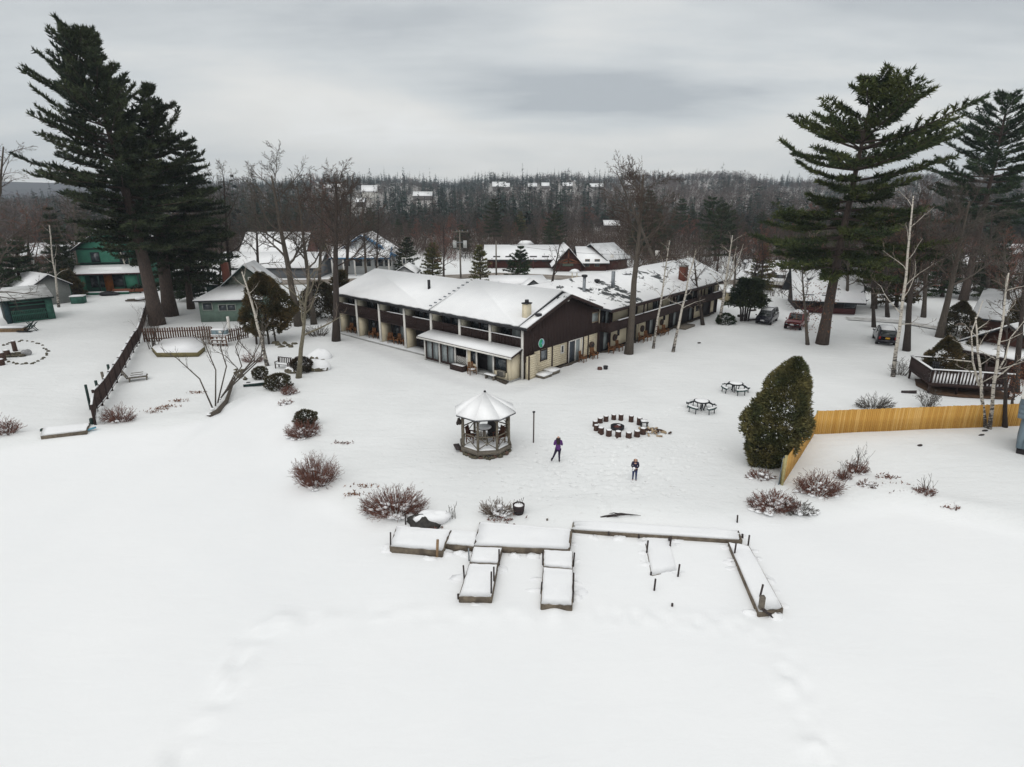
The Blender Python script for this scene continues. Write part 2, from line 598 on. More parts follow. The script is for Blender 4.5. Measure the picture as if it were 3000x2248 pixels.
def build_ground():
    xs = refine(axis(-24, 26, 0.25, -75, 75, 1.0, -4200, 4200), -5, 14)
    ys = refine(axis(10, 46, 0.25, 4, 110, 1.0, -300, 4600), 27, 42)
    X, Y = np.meshgrid(xs, ys)
    Z = gz(X, Y)
    near = np.clip((140 - np.hypot(X, Y)) / 60, 0, 1)
    Z += near * (0.10 * vnoise(X, Y, 7, 1) + 0.05 * vnoise(X, Y, 2.3, 2))
    lake = (Z < LAKE * 0.6) & (Y < 60)
    Z += np.where(lake, 0.02 * vnoise(X, Y * 1.3, 2.6, 5), 0)
    for k, tr in enumerate(TRACKS):
        wgt = np.exp(-(seg_dist(X, Y, tr) / (0.55, 0.6, 0.5, 0.5)[k]) ** 2)
        Z += wgt * (0.34 * vnoise(X, Y, 0.55, 7 + k) + 0.05) * (1.0, 1.0, 0.6, 0.35)[k]
    r_ = random.Random(5)
    for k, tr in enumerate(TRACKS[:2] + TRACKS[3:]):           # deep walked holes along the lake trails
        for (x0, y0), (x1, y1) in zip(tr[:-1], tr[1:]):
            n_ = int(math.hypot(x1 - x0, y1 - y0) / .42)
            for q in range(n_):
                fx, fy = x0 + (x1 - x0) * q / n_ + r_.gauss(0, .16), y0 + (y1 - y0) * q / n_ + r_.gauss(0, .16)
                i0, i1 = np.searchsorted(xs, (fx - .9, fx + .9))
                j0, j1 = np.searchsorted(ys, (fy - .9, fy + .9))
                d_ = np.hypot(X[j0:j1, i0:i1] - fx, Y[j0:j1, i0:i1] - fy)
                Z[j0:j1, i0:i1] += -r_.uniform(.03, .10) * np.exp(-(d_ / .24) ** 2) + .02 * np.exp(-((d_ - .42) / .14) ** 2)
    for fx, fy, fa in footprints():
        i0, i1 = np.searchsorted(xs, (fx - .5, fx + .5))
        j0, j1 = np.searchsorted(ys, (fy - .5, fy + .5))
        if i1 - i0 < 2 or j1 - j0 < 2:
            continue
        sx_, sy_ = X[j0:j1, i0:i1] - fx, Y[j0:j1, i0:i1] - fy
        u, v = sx_ * math.cos(fa) + sy_ * math.sin(fa), -sx_ * math.sin(fa) + sy_ * math.cos(fa)
        q = (u / .17) ** 2 + (v / .10) ** 2
        Z[j0:j1, i0:i1] += -.075 * np.exp(-q ** 1.5) + .022 * np.exp(-((np.sqrt(q) - 1.7) / .5) ** 2)
    # drifted mounds along the bank
    ysh = np.interp(X, SHX, SHY)
    Z += 0.35 * np.exp(-((Y - ysh - 1.2) / 1.1) ** 2) * np.clip(vnoise(X, Y, 2.6, 9) + 0.1, 0, 1) * (np.abs(X) < 70)
    g = G()
    ny, nx = X.shape
    idx = np.arange(nx * ny).reshape(ny, nx)
    q = np.stack([idx[:-1, :-1], idx[:-1, 1:], idx[1:, 1:], idx[1:, :-1]], -1).reshape(-1, 4)
    g.add(np.stack([X, Y, Z], -1).reshape(-1, 3), [q])
    m = bpy.data.materials.new('snow_ground')
    m.use_nodes = True
    n = N(m.node_tree)
    p = m.node_tree.nodes['Principled BSDF']
    p.inputs['Roughness'].default_value = 0.92
    p.inputs['Specular IOR Level'].default_value = 0.12
    geo = n('ShaderNodeNewGeometry').outputs['Position']
    tr = n('ShaderNodeAttribute', {'attribute_name': 'trampled'}).outputs['Fac']
    lk = n('ShaderNodeAttribute', {'attribute_name': 'lake'}).outputs['Fac']
    wd = n('ShaderNodeAttribute', {'attribute_name': 'woodland'}).outputs['Fac']
    f = n('ShaderNodeTexNoise', Vector=geo, Scale=0.12, Detail=6.0, Roughness=0.55).outputs[0]
    lawn = n.mix(n.ramp(f, [(0.35, 0.0), (0.65, 1.0)]), (0.81, 0.82, 0.82), (0.74, 0.75, 0.75))
    ice = n.mix(n.ramp(f, [(0.3, 0.0), (0.7, 1.0)]), (0.88, 0.885, 0.89), (0.84, 0.85, 0.86))
    c = n.mix(lk, lawn, ice)
    gr = n('ShaderNodeTexNoise', Vector=geo, Scale=3.2, Detail=7.0, Roughness=0.7).outputs[0]
    pa = n('ShaderNodeAttribute', {'attribute_name': 'walked'}).outputs['Fac']
    c = n.mix(n.math('MULTIPLY', pa, n.ramp(f, [(0.3, 0.55), (0.7, 1.0)])), c, (0.66, 0.665, 0.67))
    g2 = n('ShaderNodeTexNoise', Vector=geo, Scale=0.33, Detail=3.0, Roughness=0.5).outputs[0]
    thin = n.math('MULTIPLY', n.ramp(gr, [(0.60, 0.0), (0.72, 1.0)]), n.ramp(g2, [(0.47, 0.0), (0.62, 1.0)]))
    thin = n.math('MULTIPLY', thin, n.math('ADD', n.math('MULTIPLY', tr, 0.45), 0.10))
    c = n.mix(n.math('MULTIPLY', thin, n.math('SUBTRACT', 1.0, lk)), c, (0.25, 0.20, 0.13))
    leaf = n('ShaderNodeTexNoise', Vector=geo, Scale=0.9, Detail=6.0, Roughness=0.7).outputs[0]
    mt = n('ShaderNodeAttribute', {'attribute_name': 'mountain'}).outputs['Fac']
    c = n.mix(n.math('MULTIPLY', n.ramp(leaf, [(0.36, 0.0), (0.52, 1.0)]), wd), c, (0.10, 0.075, 0.055))
    c = n.mix(mt, c, (0.055, 0.055, 0.06))
    n.l.new(c, p.inputs['Base Color'])
    h1 = n('ShaderNodeTexNoise', Vector=geo, Scale=2.2, Detail=7.0, Roughness=0.6).outputs[0]
    mp = n('ShaderNodeMapping', Vector=geo, Scale=(0.45, 1.4, 1.0), Rotation=(0, 0, 0.35)).outputs[0]
    h3 = n('ShaderNodeTexNoise', Vector=mp, Scale=0.9, Detail=5.0, Roughness=0.6, Distortion=0.6).outputs[0]
    vo = n('ShaderNodeTexVoronoi', {'feature': 'F1'}, Vector=geo, Scale=1.9, Randomness=1.0).outputs['Distance']
    pit = n.ramp(vo, [(0.08, 0.0), (0.20, 1.0)])
    hh = n.math('ADD', n.math('MULTIPLY', h1, 0.06), n.math('MULTIPLY', h3, 0.12))
    hh = n.math('ADD', hh, n.math('MULTIPLY', n.math('MULTIPLY', pit, tr), 0.05))
    hh = n.math('MULTIPLY', hh, n.math('SUBTRACT', 1.0, n.math('MULTIPLY', lk, 0.72)))
    b = n('ShaderNodeBump', Height=hh, Strength=0.75, Distance=1.0)
    n.l.new(b.outputs[0], p.inputs['Normal'])
    o = g.build('snow_ground', m, smooth=True)
    me = o.data
    x, y = X.ravel(), Y.ravel()
    WALK_ = [ray0(*p) for p in ((975, 985), (1060, 1014), (1160, 1048), (1235, 1084), (1330, 1114), (1420, 1138), (1500, 1144), (1575, 1124), (1660, 1090), (1760, 1048), (1880, 1004))]
    for nm, val in (('walked', np.exp(-(seg_dist(x, y, WALK_) / .85) ** 4) * .8), ('mountain', 0.92 * sstep((np.hypot(x, y) - 1080) / 160)), ('trampled', np.clip(np.exp(-(((x - 3.5) / 9) ** 2 + ((y - 31) / 5.0) ** 2)) * 1.3
                                         + 0.8 * np.exp(-(((x + 3) / 4) ** 2 + ((y - 44) / 2.5) ** 2))
                                         + 0.5 * np.exp(-(((x - 22) / 6) ** 2 + ((y - 27) / 3) ** 2)), 0, 1)),
                    ('lake', (sstep((np.interp(x, SHX, SHY) + 0.6 - y) / 2.0)) * (y < 62)),
                    ('woodland', sstep((np.hypot(x, y) - 135) / 60) * 0.92 * (np.abs(np.arctan2(x, y)) < 1.6))):
        a = me.attributes.new(nm, 'FLOAT', 'POINT')
        a.data.foreach_set('value', val.astype(np.float32))
    tag(o, 'white snow covering the frozen lake, lawn and ground', kind='structure')


build_ground()

# a ploughed road behind the inn
ROADM = mat('slushy_road', (0.16, 0.13, 0.105), (0.30, 0.27, 0.24), scale=0.4, bump=0.2, detail=6)


def strip(name, pts, w, m, z=0.012, kind='structure', label=None):
    g = G()
    V = []
    for i, p in enumerate(pts):
        a, b = Vector(pts[max(i - 1, 0)]), Vector(pts[min(i + 1, len(pts) - 1)])
        d = (b - a)
        d.z = 0
        d.normalize()
        s = Vector((-d.y, d.x, 0)) * (w / 2)
        for q in (Vector(p) + s, Vector(p) - s):
            V.append((q.x, q.y, float(gz(q.x, q.y)) + z))
    g.add(V, [[[2 * i, 2 * i + 1, 2 * i + 3, 2 * i + 2] for i in range(len(pts) - 1)]])
    o = g.build(name, m)
    return tag(o, label, kind=kind)


strip('road', [at(*p) for p in ((380, 832), (900, 828), (1250, 816), (1460, 806), (1660, 815), (1850, 822), (2250, 830))], 6.0, ROADM, 0.09)
strip('driveway', [at(*p) for p in ((2480, 935), (2530, 938), (2640, 945), (2760, 965), (2860, 995))], 2.2,
      mat('bare_tyre_ruts', (0.42, 0.41, 0.39), (0.70, 0.70, 0.70), scale=0.9, detail=6), 0.11)
# ================================================================== the inn (local x runs along the gable and the right wing, local y along the left wing)
INN_AT, INN_RZ = Vector((1.0, 48.1, 0)), R(49)
inn = thing('inn', 'long two-storey brown and cream inn with snowy roofs and balconies in two wings', 'inn', INN_AT, INN_RZ)


def innw(t, s, z=0):
    """inn frame -> world"""
    c, si = math.cos(INN_RZ), math.sin(INN_RZ)
    return Vector((INN_AT.x + t * c - s * si, INN_AT.y + t * si + s * c, z))


def sheet(pts, thick, name, m, parent):
    """a sloping slab from its four or more top corners"""
    return G().extrude([tuple(p) for p in pts], (0, 0, -thick)).build(name, m, parent)


BAYS = [0.0, 3.8, 7.6, 11.5, 15.5, 19.6, 23.6, 27.2]
W_IN, EAVE, RIDGE, FL2 = 11.2, 4.55, 6.62, 2.30
DEP = 1.3


def zl(t, up=0.0):                        # left wing roof height over t
    return EAVE + (RIDGE + up - EAVE) * (t + 0.5) / 6.1 if t <= 5.6 else RIDGE + up - (RIDGE + up - EAVE + 0.05) * (t - 5.6) / 6.0


# --- left wing: core walls behind the balconies
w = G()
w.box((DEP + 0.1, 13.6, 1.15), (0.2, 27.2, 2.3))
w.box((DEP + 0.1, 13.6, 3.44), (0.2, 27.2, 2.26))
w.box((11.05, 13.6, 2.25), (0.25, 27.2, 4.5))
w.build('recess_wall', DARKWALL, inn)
g = G()
g.extrude([(-0.02, 27.22, 0), (11.2, 27.22, 0), (11.2, 27.22, zl(11.2) - .25), (5.6, 27.22, zl(5.6) - .3), (-0.02, 27.22, zl(0) - .25)], (0, 0.16, 0))
g.build('end_wall', BROWN, inn)
slab = G().box((0.62, 13.6, FL2 + 0.09), (1.28, 27.0, 0.18)).build('balcony_floor', BROWN, inn)
G().box((0.45, 19.2, 0.05), (1.9, 16.0, 0.10)).build('patio_slab', CONC, inn)
G().box((0.45, 19.2, 0.125), (1.7, 15.8, 0.05)).build('patio_snow', snow_mat('trodden_snow', (0.72, 0.73, 0.74), (0.60, 0.61, 0.62)), inn)
# dividers: pale stucco fins with white front posts
dv = G().box((0, 0, 1.12), (DEP - 0.04, 0.16, 2.2)).mesh('divider_wall', CREAM)
dv2 = G().box((0, 0, 1.0), (DEP - 0.04, 0.14, 2.0)).mesh('divider_wall', CREAMLT)
pst = G().box((0, 0, 2.2), (0.13, 0.24, 4.4)).mesh('post', WHITE)
for s in BAYS:
    s = min(max(s, 0.1), 27.1)
    put(pst, 'post', inn, (-0.075, s, 0.02))
    if s > 0.2:
        put(dv2, 'divider_wall', inn, (DEP / 2, s, FL2 + 0.19))
    if s > 11:
        put(dv, 'divider_wall', inn, (DEP / 2, s, 0.06))
bal_me = G().box((0, 0, 0), (0.045, 0.088, 1.08)).mesh('baluster', BROWN)
rs = random.Random(4)
for i, (a, b) in enumerate(zip(BAYS[:-1], BAYS[1:])):
    a, b = a + 0.14, b - 0.14
    G().box((-0.03, (a + b) / 2, 3.52), (0.12, b - a, 0.07)).build('handrail', BROWN, inn)
    G().box((0.0, (a + b) / 2, 2.66), (0.07, b - a, 0.09)).build('bottom_rail', BROWN, inn)
    if i in (0, 1, 3, 4, 6):
        L0 = a + (b - a) * (0.0 if i in (0, 1) else 0.0)
        L1 = b - (0 if i in (0, 1) else (b - a) * 0.32)
        G().box((-0.03, (L0 + L1) / 2, 3.575), (0.15, L1 - L0, 0.05)).build('rail_snow', SNOW, inn)
    nb = int((b - a) / 0.165)
    for k in range(nb):
        put(bal_me, 'baluster', inn, (-0.055, a + (k + 0.5) * (b - a) / nb, 2.98 + rs.uniform(-.01, .01)))
    # sliding doors, upper and lower
    for z0, z1, lower in ((FL2 + 0.2, FL2 + 2.05, False), (0.12, 2.1, True)):
        if lower and a < 11:
            continue
        d0, d1 = a + 0.25, a + 2.35
        fr = G()
        for yy in (d0, (d0 + d1) / 2, d1):
            fr.box((DEP - 0.035, yy, (z0 + z1) / 2), (0.07, 0.09, z1 - z0))
        fr.box((DEP - 0.035, (d0 + d1) / 2, z1 + 0.035), (0.07, d1 - d0 + 0.09, 0.07))
        d = fr.build('sliding_door', BROWN, inn)
        for h in range(2):
            q = d0 + (h + 0.5) * (d1 - d0) / 2
            G().box((DEP - 0.015, q, (z0 + z1) / 2), (0.02, (d1 - d0) / 2 - 0.1, z1 - z0)).build(
                'pane', CURTAIN if (i + h) % 4 == 1 else GLASS, d)
        G().box((DEP - 0.02, a + 3.0, z0 + 1.2), (0.04, 0.8, 1.0)).build('window', GLASS, inn)

# --- gable end at local y = 0
gz0 = 2.2
nb = 52
for k in range(nb):
    t0, t1 = -0.14 + k * (W_IN + 0.2) / nb, -0.14 + (k + 1) * (W_IN + 0.2) / nb
    tm = (t0 + t1) / 2
    zb = gz0 if tm > 1.25 else 1.5 + max(0, tm - 0.45) * 0.85
    zt = zl(tm) - 0.22
    if 9.85 < tm < 11.12:                 # around the upper window
        for za, zc in ((zb, 3.28), (4.28, zt)):
            if zc > za:
                G().box((tm, -0.11 - 0.012 * (k % 2), (za + zc) / 2), (t1 - t0 - 0.022, 0.05, zc - za)).build('siding_board', BROWN, inn)
        continue
    b = G()
    ya, yb = -0.135 - 0.012 * (k % 2), -0.085
    e = 0.011
    b.extrude([(t0 + e, ya, zb), (t1 - e, ya, zb), (t1 - e, ya, zl(t1) - 0.22), (t0 + e, ya, zl(t0) - 0.22)], (0, yb - ya, 0))
    b.build('siding_board', BROWN, inn)
g = G()
g.extrude([(-0.05, -0.06, 0.02), (W_IN, -0.06, 0.02), (W_IN, -0.06, zl(W_IN) - .3), (5.6, -0.06, zl(5.6) - .35), (-0.05, -0.06, zl(0) - .3)], (0, 0.3, 0))
g.build('gable_wall', mat('dark_brown_backing', (0.02, 0.012, 0.011)), inn)
nrow = 10
for k in range(nrow):                     # cream clapboards below, interrupted by the door recess
    z0 = 0.22 + k * 0.198
    for a, b in ((1.3, 6.25), (8.45, 11.2)):
        G().extrude([(a, -0.065, z0), (a, -0.11, z0), (a, -0.085, z0 + 0.194), (a, -0.065, z0 + 0.194)], (b - a, 0, 0)).build('clapboard', CREAM, inn)
    G().extrude([(0.12, -0.45, z0 - .1), (0.12, -0.49, z0 - .1), (0.12, -0.465, z0 + .094), (0.12, -0.45, z0 + .094)], (1.14, 0, 0)).build('clapboard', CREAM, inn)
G().box((0.69, -0.255, 1.0), (1.16, 0.38, 1.98)).build('chimney_base', CREAM, inn)
for t in (3.78, 6.12, 8.62, 9.45, 11.1):
    G().box((t, -0.13, 1.12), (0.13, 0.07, 2.14)).build('post', BROWN, inn)
G().box((0.08, -0.5, 1.05), (0.09, 0.09, 2.1)).build('downpipe', BROWN, inn)
# wide door recess with dark leaf and white-framed glass
d = G().box((6.82, -0.085, 1.12), (0.9, 0.05, 2.05)).build('door', mat('blue_grey_door', (0.05, 0.06, 0.075), rough=0.4), inn)
fr = G()
for t in (6.33, 7.34, 8.1, 8.44):
    fr.box((t, -0.10, 1.15), (0.09, 0.09, 2.1))
fr.box((7.38, -0.10, 2.16), (2.0, 0.085, 0.09))
d = fr.build('door_frame', WHITE, inn)
G().box((7.72, -0.09, 1.13), (0.66, 0.04, 2.0)).build('pane', CURTAIN, d)
G().box((8.27, -0.09, 1.13), (0.24, 0.05, 2.0)).build('door_side_panel', CREAM, inn)


def win(t0, t1, z0, z1, y=-0.13, m=None, fm=WHITE, side='y', name='window'):
    fr = G()
    c, w_, h_ = ((t0 + t1) / 2, (z0 + z1) / 2), t1 - t0, z1 - z0
    for a, b, cw, ch in ((t0, c[1], 0.07, h_ + 0.14), (t1, c[1], 0.07, h_ + 0.14), (c[0], z0, w_ - 0.07, 0.07), (c[0], z1, w_ - 0.07, 0.07)):
        fr.box((a, y, b) if side == 'y' else (y, a, b), (cw, 0.07, ch) if side == 'y' else (0.07, cw, ch))
    f = fr.build(name, fm, inn)
    G().box((c[0], y + 0.015, c[1]) if side == 'y' else (y + 0.015, c[0], c[1]),
            (w_ - 0.05, 0.03, h_ - 0.05) if side == 'y' else (0.03, w_ - 0.05, h_ - 0.05)).build('pane', m or GLASS, f)
    return f


GREYGLASS = glass_mat('grey_reflecting_glass', (0.11, 0.12, 0.13))
win(2.1, 3.0, 1.2, 2.12, m=GREYGLASS, fm=BROWN)
win(5.08, 5.48, 1.3, 1.98)
win(9.9, 11.05, 3.33, 4.24, y=-0.1, m=CURTAIN, fm=mat('tan_frame', (0.30, 0.24, 0.17)))
G().box((11.22, -0.1, 3.8), (0.12, 0.14, 1.4)).build('post', CREAM, inn)
# round painted emblem on the brown siding
em = G()
em.tube([(2.14, -0.15, 2.8), (2.14, -0.19, 2.8)], 0.40, 28)
em = em.build('wall_emblem', mat('emblem_white', (0.70, 0.76, 0.80), (0.55, 0.68, 0.78)), inn)
half = [(2.14 + 0.37 * math.cos(a), -0.195, 2.8 + 0.37 * math.sin(a)) for a in np.linspace(R(75), R(285), 16)] + [(2.24, -0.195, 2.6), (2.12, -0.195, 2.8), (2.26, -0.195, 2.98)]
G().extrude(half, (0, -0.012, 0)).build('emblem_leaf', mat('emblem_green', (0.03, 0.36, 0.17), (0.05, 0.42, 0.24), scale=3), em)
G().extrude([(2.3 + 0.10 * math.cos(a), -0.195, 2.84 + 0.2 * math.sin(a)) for a in np.linspace(0, 6.1, 14)], (0, -0.012, 0)).build(
    'emblem_wave', mat('emblem_blue', (0.15, 0.42, 0.62)), em)
for t, s in ((1.35, 4.75), (5.75, 6.05)):
    G().blob((t, -0.26, s), (0.1, 0.13, 0.1), 3).build('flood_lamp', WHITE, inn)

# --- roofs: dark deck with a thick layer of snow
deck = G()
A0, A1 = -0.75, 27.5


def roof_pair(s0, s1, up, nm):
    e0 = -0.5
    d = G()
    d.extrude([(e0, s0, zl(e0, up)), (e0, s1, zl(e0, up)), (5.6, s1, RIDGE + up), (5.6, s0, RIDGE + up)], (0, 0, -0.16))
    d.extrude([(5.6, s0, RIDGE + up), (5.6, s1, RIDGE + up), (11.6, s1, EAVE - 0.05), (11.6, s0, EAVE - 0.05)], (0, 0, -0.16))
    d = d.build('roof', BLACKROOF, inn)
    h = 0.14
    m = 0.07
    q = G()
    jr = random.Random(int(s1 * 7))
    edge = []
    ne = int((s1 - s0) / .45)
    for k_ in range(ne + 1):
        te = e0 + m + jr.uniform(-.05, .06)
        edge.append((te, s0 + m + (s1 - s0 - 2 * m) * k_ / ne, zl(te, up) + h))
    q.extrude(edge + [ (5.52, s1 - m, RIDGE + up + h - .03), (5.52, s0 + m, RIDGE + up + h - .03)], (0, 0, -h))
    q.extrude([(5.7, s0 + m, RIDGE + up + h - .03), (5.7, s1 - m, RIDGE + up + h - .03), (11.55, s1 - m, EAVE + h - 0.04), (11.55, s0 + m, EAVE + h - 0.04)], (0, 0, -h))
    q.build('snow_cover', SNOW_ROOF, d)
    return d


roof_pair(A0 + 0.95, 11.2, 0.20, 'near')
roof_pair(11.35, A1, 0.0, 'far')
# the outer strip of roof over the gable, with a bare dark edge
d = G().extrude([(-0.5, A0, EAVE), (-0.5, 0.17, EAVE), (5.6, 0.17, RIDGE), (5.6, A0, RIDGE)], (0, 0, -0.16))
d.extrude([(5.6, A0, RIDGE), (5.6, 0.17, RIDGE), (11.6, 0.17, EAVE - .05), (11.6, A0, EAVE - .05)], (0, 0, -0.16))
d = d.build('roof', BLACKROOF, inn)
q = G().extrude([(-0.45, A0 + .06, zl(-.45) + .09), (-0.45, 0.1, zl(-.45) + .09), (5.5, 0.1, RIDGE + .05), (5.5, A0 + .06, RIDGE + .05)], (0, 0, -0.09))
q.extrude([(5.7, A0 + .06, RIDGE + .06), (5.7, 0.1, RIDGE + .06), (11.5, 0.1, EAVE + .05), (11.5, A0 + .06, EAVE + .05)], (0, 0, -0.09))
q.build('snow_cover', snow_mat('melting_roof_snow', patches=0.63, pscale=0.9), d)
fas = G()
fas.beam((-0.55, A0 - .03, EAVE - 0.11), (5.6, A0 - .03, RIDGE - 0.11), 0.05, 0.26)
fas.beam((5.6, A0 - .03, RIDGE - 0.11), (11.65, A0 - .03, EAVE - 0.16), 0.05, 0.26)
fas.build('fascia_board', BROWN, inn)
G().box((-0.53, 13.4, EAVE - 0.1), (0.05, 28.0, 0.2)).build('gutter', DARKMETAL, inn)
# snow guards along the step in the roof
sg = G().box((0, 0, 0.05), (0.12, 0.3, 0.1)).mesh('snow_guard', METAL)
for k in range(9):
    t = 0.1 + k * 0.62
    put(sg, 'snow_guard', inn, (t, 11.65, zl(t) + 0.13))

# --- right wing
EV, RG = 4.5, 6.55


def zr(s):
    return EV + (RG - EV) * (s + 1.5) / 7.0


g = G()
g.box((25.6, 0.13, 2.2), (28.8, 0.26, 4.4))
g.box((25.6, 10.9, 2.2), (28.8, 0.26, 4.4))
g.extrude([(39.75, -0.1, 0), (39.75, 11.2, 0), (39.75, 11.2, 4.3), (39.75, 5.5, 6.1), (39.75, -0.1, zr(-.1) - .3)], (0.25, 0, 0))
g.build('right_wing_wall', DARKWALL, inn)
d = G().extrude([(11.15, -1.5, EV), (39.9, -1.5, EV), (43.0, 5.5, RG), (5.5, 5.5, RG)], (0, 0, -0.18))
d.extrude([(5.5, 5.5, RG), (43.0, 5.5, RG), (40.5, 12, EV + .1), (11, 12, EV + .1)], (0, 0, -0.18))
d = d.build('roof', BLACKROOF, inn)
q = G().extrude([(11.25, -1.42, zr(-1.42) + .1), (39.8, -1.42, zr(-1.42) + .1), (42.85, 5.42, RG + .08), (5.6, 5.42, RG + .08)], (0, 0, -0.1))
q.extrude([(5.7, 5.6, RG + .06), (42.8, 5.6, RG + .06), (40.4, 11.9, EV + .2), (11.1, 11.9, EV + .2)], (0, 0, -0.1))
q.build('snow_cover', SNOW_WING, d)
G().box((25.5, -1.53, EV - 0.12), (28.7, 0.06, 0.22)).build('fascia_board', BROWN, inn)
# cream panels between dark doorways, both storeys
for t0, t1 in ((13.66, 16.59), (19.22, 20.64), (23.52, 26.09), (32.82, 35.22), (37.72, 38.8)):
    G().box(((t0 + t1) / 2, -0.04, 1.22), (t1 - t0, 0.1, 1.96)).build('wall_panel', CREAM, inn)
for t0, t1 in ((13.84, 16.68), (18.93, 21.98), (24.3, 26.8), (33.85, 36.6), (38.66, 39.7)):
    G().box(((t0 + t1) / 2, -0.04, 3.35), (t1 - t0, 0.1, 1.75)).build('wall_panel', CREAM, inn)
for t in (11.3, 13.3, 16.75, 18.8, 20.75, 23.3, 26.2, 29.5, 32.7, 35.4, 37.6, 39.7):
    G().box((t, -0.09, 2.2), (0.14, 0.16, 4.3)).build('post', BROWN if t != 18.8 else CREAM, inn)
for t in (12.5, 21.9, 27.6, 31.9):       # glazed doors
    d = G().box((t, -0.02, 1.1), (1.0, 0.05, 2.1)).build('door', DARKWALL, inn)
    G().box((t + .1, -0.055, 1.15), (0.6, 0.02, 1.8)).build('pane', CURTAIN, d)
for t in (12.4, 17.8, 23.0, 28.0, 30.0, 32.0, 37.4):
    d = G().box((t, -0.02, 3.3), (1.3, 0.05, 1.9)).build('door', DARKWALL, inn)
    for q in (-.3, .32):
        G().box((t + q, -0.055, 3.35), (0.5, 0.02, 1.6)).build('pane', GLASS if q < 0 else CURTAIN, d)
for t0, t1, z0, z1 in ((14.8, 15.12, 1.25, 1.85), (24.7, 25.1, 1.3, 1.9), (33.4, 34.1, 1.1, 1.7), (34.5, 34.8, 1.1, 1.7)):
    win(t0, t1, z0, z1, y=-0.11, fm=BROWN)
# balcony of the right wing
G().box((25.5, -0.62, FL2 + 0.05), (28.4, 1.2, 0.16)).build('balcony_floor', BROWN, inn)
pan = G()
for k in range(8):
    pan.box((-0.98 + (k + .5) * 0.2475, 0, 0), (0.232, 0.045 + 0.012 * (k % 2), 0.92))
pan_me = pan.mesh('parapet_panel', BROWN)
for k in range(14):
    put(pan_me, 'parapet_panel', inn, (12.3 + k * 2.02, -1.26, 2.74))
pe = G()
for k in range(5):
    pe.box((11.29, -1.14 + k * 0.235, 2.74), (0.05, 0.22, 0.92))
pe.build('parapet_panel', BROWN, inn)
G().box((25.4, -1.26, 3.23), (28.3, 0.14, 0.06)).build('handrail', BROWN, inn)
for a, b in ((12.9, 17.6), (17.9, 27.9), (35.5, 39.4)):
    G().box(((a + b) / 2, -1.26, 3.29), (b - a, 0.17, 0.06)).build('rail_snow', SNOW, inn)
for t in (18.0, 25.0, 32.0, 39.0):
    G().box((t, -1.2, 3.85), (0.12, 0.12, 1.2)).build('post', BROWN, inn)
G().box((28.4, -1.0, 0.12), (2.6, 1.6, 0.24)).build('stoop', GREYWOOD, inn)
# --- chimney, stove pipes, vents
ch = G().box((1.0, 0.55, 5.45), (0.62, 0.5, 1.7)).build('chimney', CREAM, inn)
gr = G()
for k in range(5):
    gr.box((0.75 + k * 0.125, 0.29, 5.45), (0.035, 0.03, 1.64))
gr.build('batten', CREAMLT, ch)
G().box((1.0, 0.55, 6.34), (0.72, 0.6, 0.09)).build('chimney_cap', DARKMETAL, ch)
G().tube([(1.0, 0.55, 6.38), (1.0, 0.55, 6.62)], 0.17, 12).build('flue', DARKMETAL, ch)
G().tube([(3.0, 15.1, 5.5), (3.0, 15.1, 6.75)], 0.15, 10).build('stove_pipe', DARKMETAL, inn)
p = G().tube([(12.3, 2.5, 5.5), (12.3, 2.5, 7.25)], 0.16, 12).build('stove_pipe', METAL, inn)
G().lathe([(0.16, 0), (0.3, 0.03), (0.3, 0.2), (0.2, 0.24)], (12.3, 2.5, 7.2), 12).build('pipe_cap', DARKMETAL, p)
G().tube([(17.2, 2.2, 5.4), (17.2, 2.2, 7.35)], 0.2, 12).build('stove_pipe', METAL, inn)
G().lathe([(0.14, 0), (0.14, 0.2), (0.3, 0.25), (0.3, 0.45), (0.1, 0.5)], (16.3, 3.6, 6.0), 12).build('roof_vent', DARKMETAL, inn)
G().lathe([(0.14, 0), (0.14, 0.2), (0.3, 0.22), (0.3, 0.36), (0.1, 0.4)], (1.45, -0.35, 5.12), 12).build('roof_vent', DARKMETAL, inn)
c = G().box((30.4, 0.6, 5.9), (1.0, 0.7, 1.9)).build('chimney', BRICK, inn)
G().box((30.4, 0.6, 6.9), (1.1, 0.8, 0.12)).build('chimney_cap', CONC, c)
bp = G().prism([(26.0, 3.3), (29.8, 1.35), (30.0, 1.75), (26.4, 3.75)], 0, 0.02)
# --- glazed porch along the left wing
PX = -1.3
d = G().extrude([(-1.85, -0.2, 2.28), (-1.85, 11.6, 2.28), (-0.12, 11.35, 2.66), (-0.12, 0.02, 2.66)], (0, 0, -0.12)).build('porch_roof', BROWN, inn)
G().extrude([(-1.80, -0.14, 2.385), (-1.80, 11.52, 2.385), (-0.16, 11.28, 2.755), (-0.16, 0.06, 2.755)], (0, 0, -0.1)).build('snow_cover', SNOW_ROOF, d)
G().box((-1.87, 5.7, 2.2), (0.05, 11.8, 0.14)).build('gutter', WHITE, inn)
w = G()
w.box((-0.65, 11.0, 1.1), (1.3, 0.14, 2.2))
w.box((-0.62, 0.42, 1.1), (1.3, 0.14, 2.2))
w.box((PX, 5.18, 1.1), (0.14, 0.36, 2.2))
w.box((PX, 0.52, 1.1), (0.14, 0.36, 2.2))
w.box((PX, 4.66, 0.4), (0.12, 0.68, 0.8))
w.box((PX, 1.42, 0.35), (0.12, 1.44, 0.7))
w.build('porch_wall', CREAM, inn)
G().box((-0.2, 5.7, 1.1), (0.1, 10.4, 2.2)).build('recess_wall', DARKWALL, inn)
G().box((-0.7, 5.7, 0.06), (1.4, 10.9, 0.1)).build('porch_floor', CONC, inn)
for s in (11.05, 9.03, 6.93, 5.4, 4.24, 2.24):
    G().box((PX - 0.05, s, 1.12), (0.12, 0.12, 2.2)).build('post', WHITE, inn)
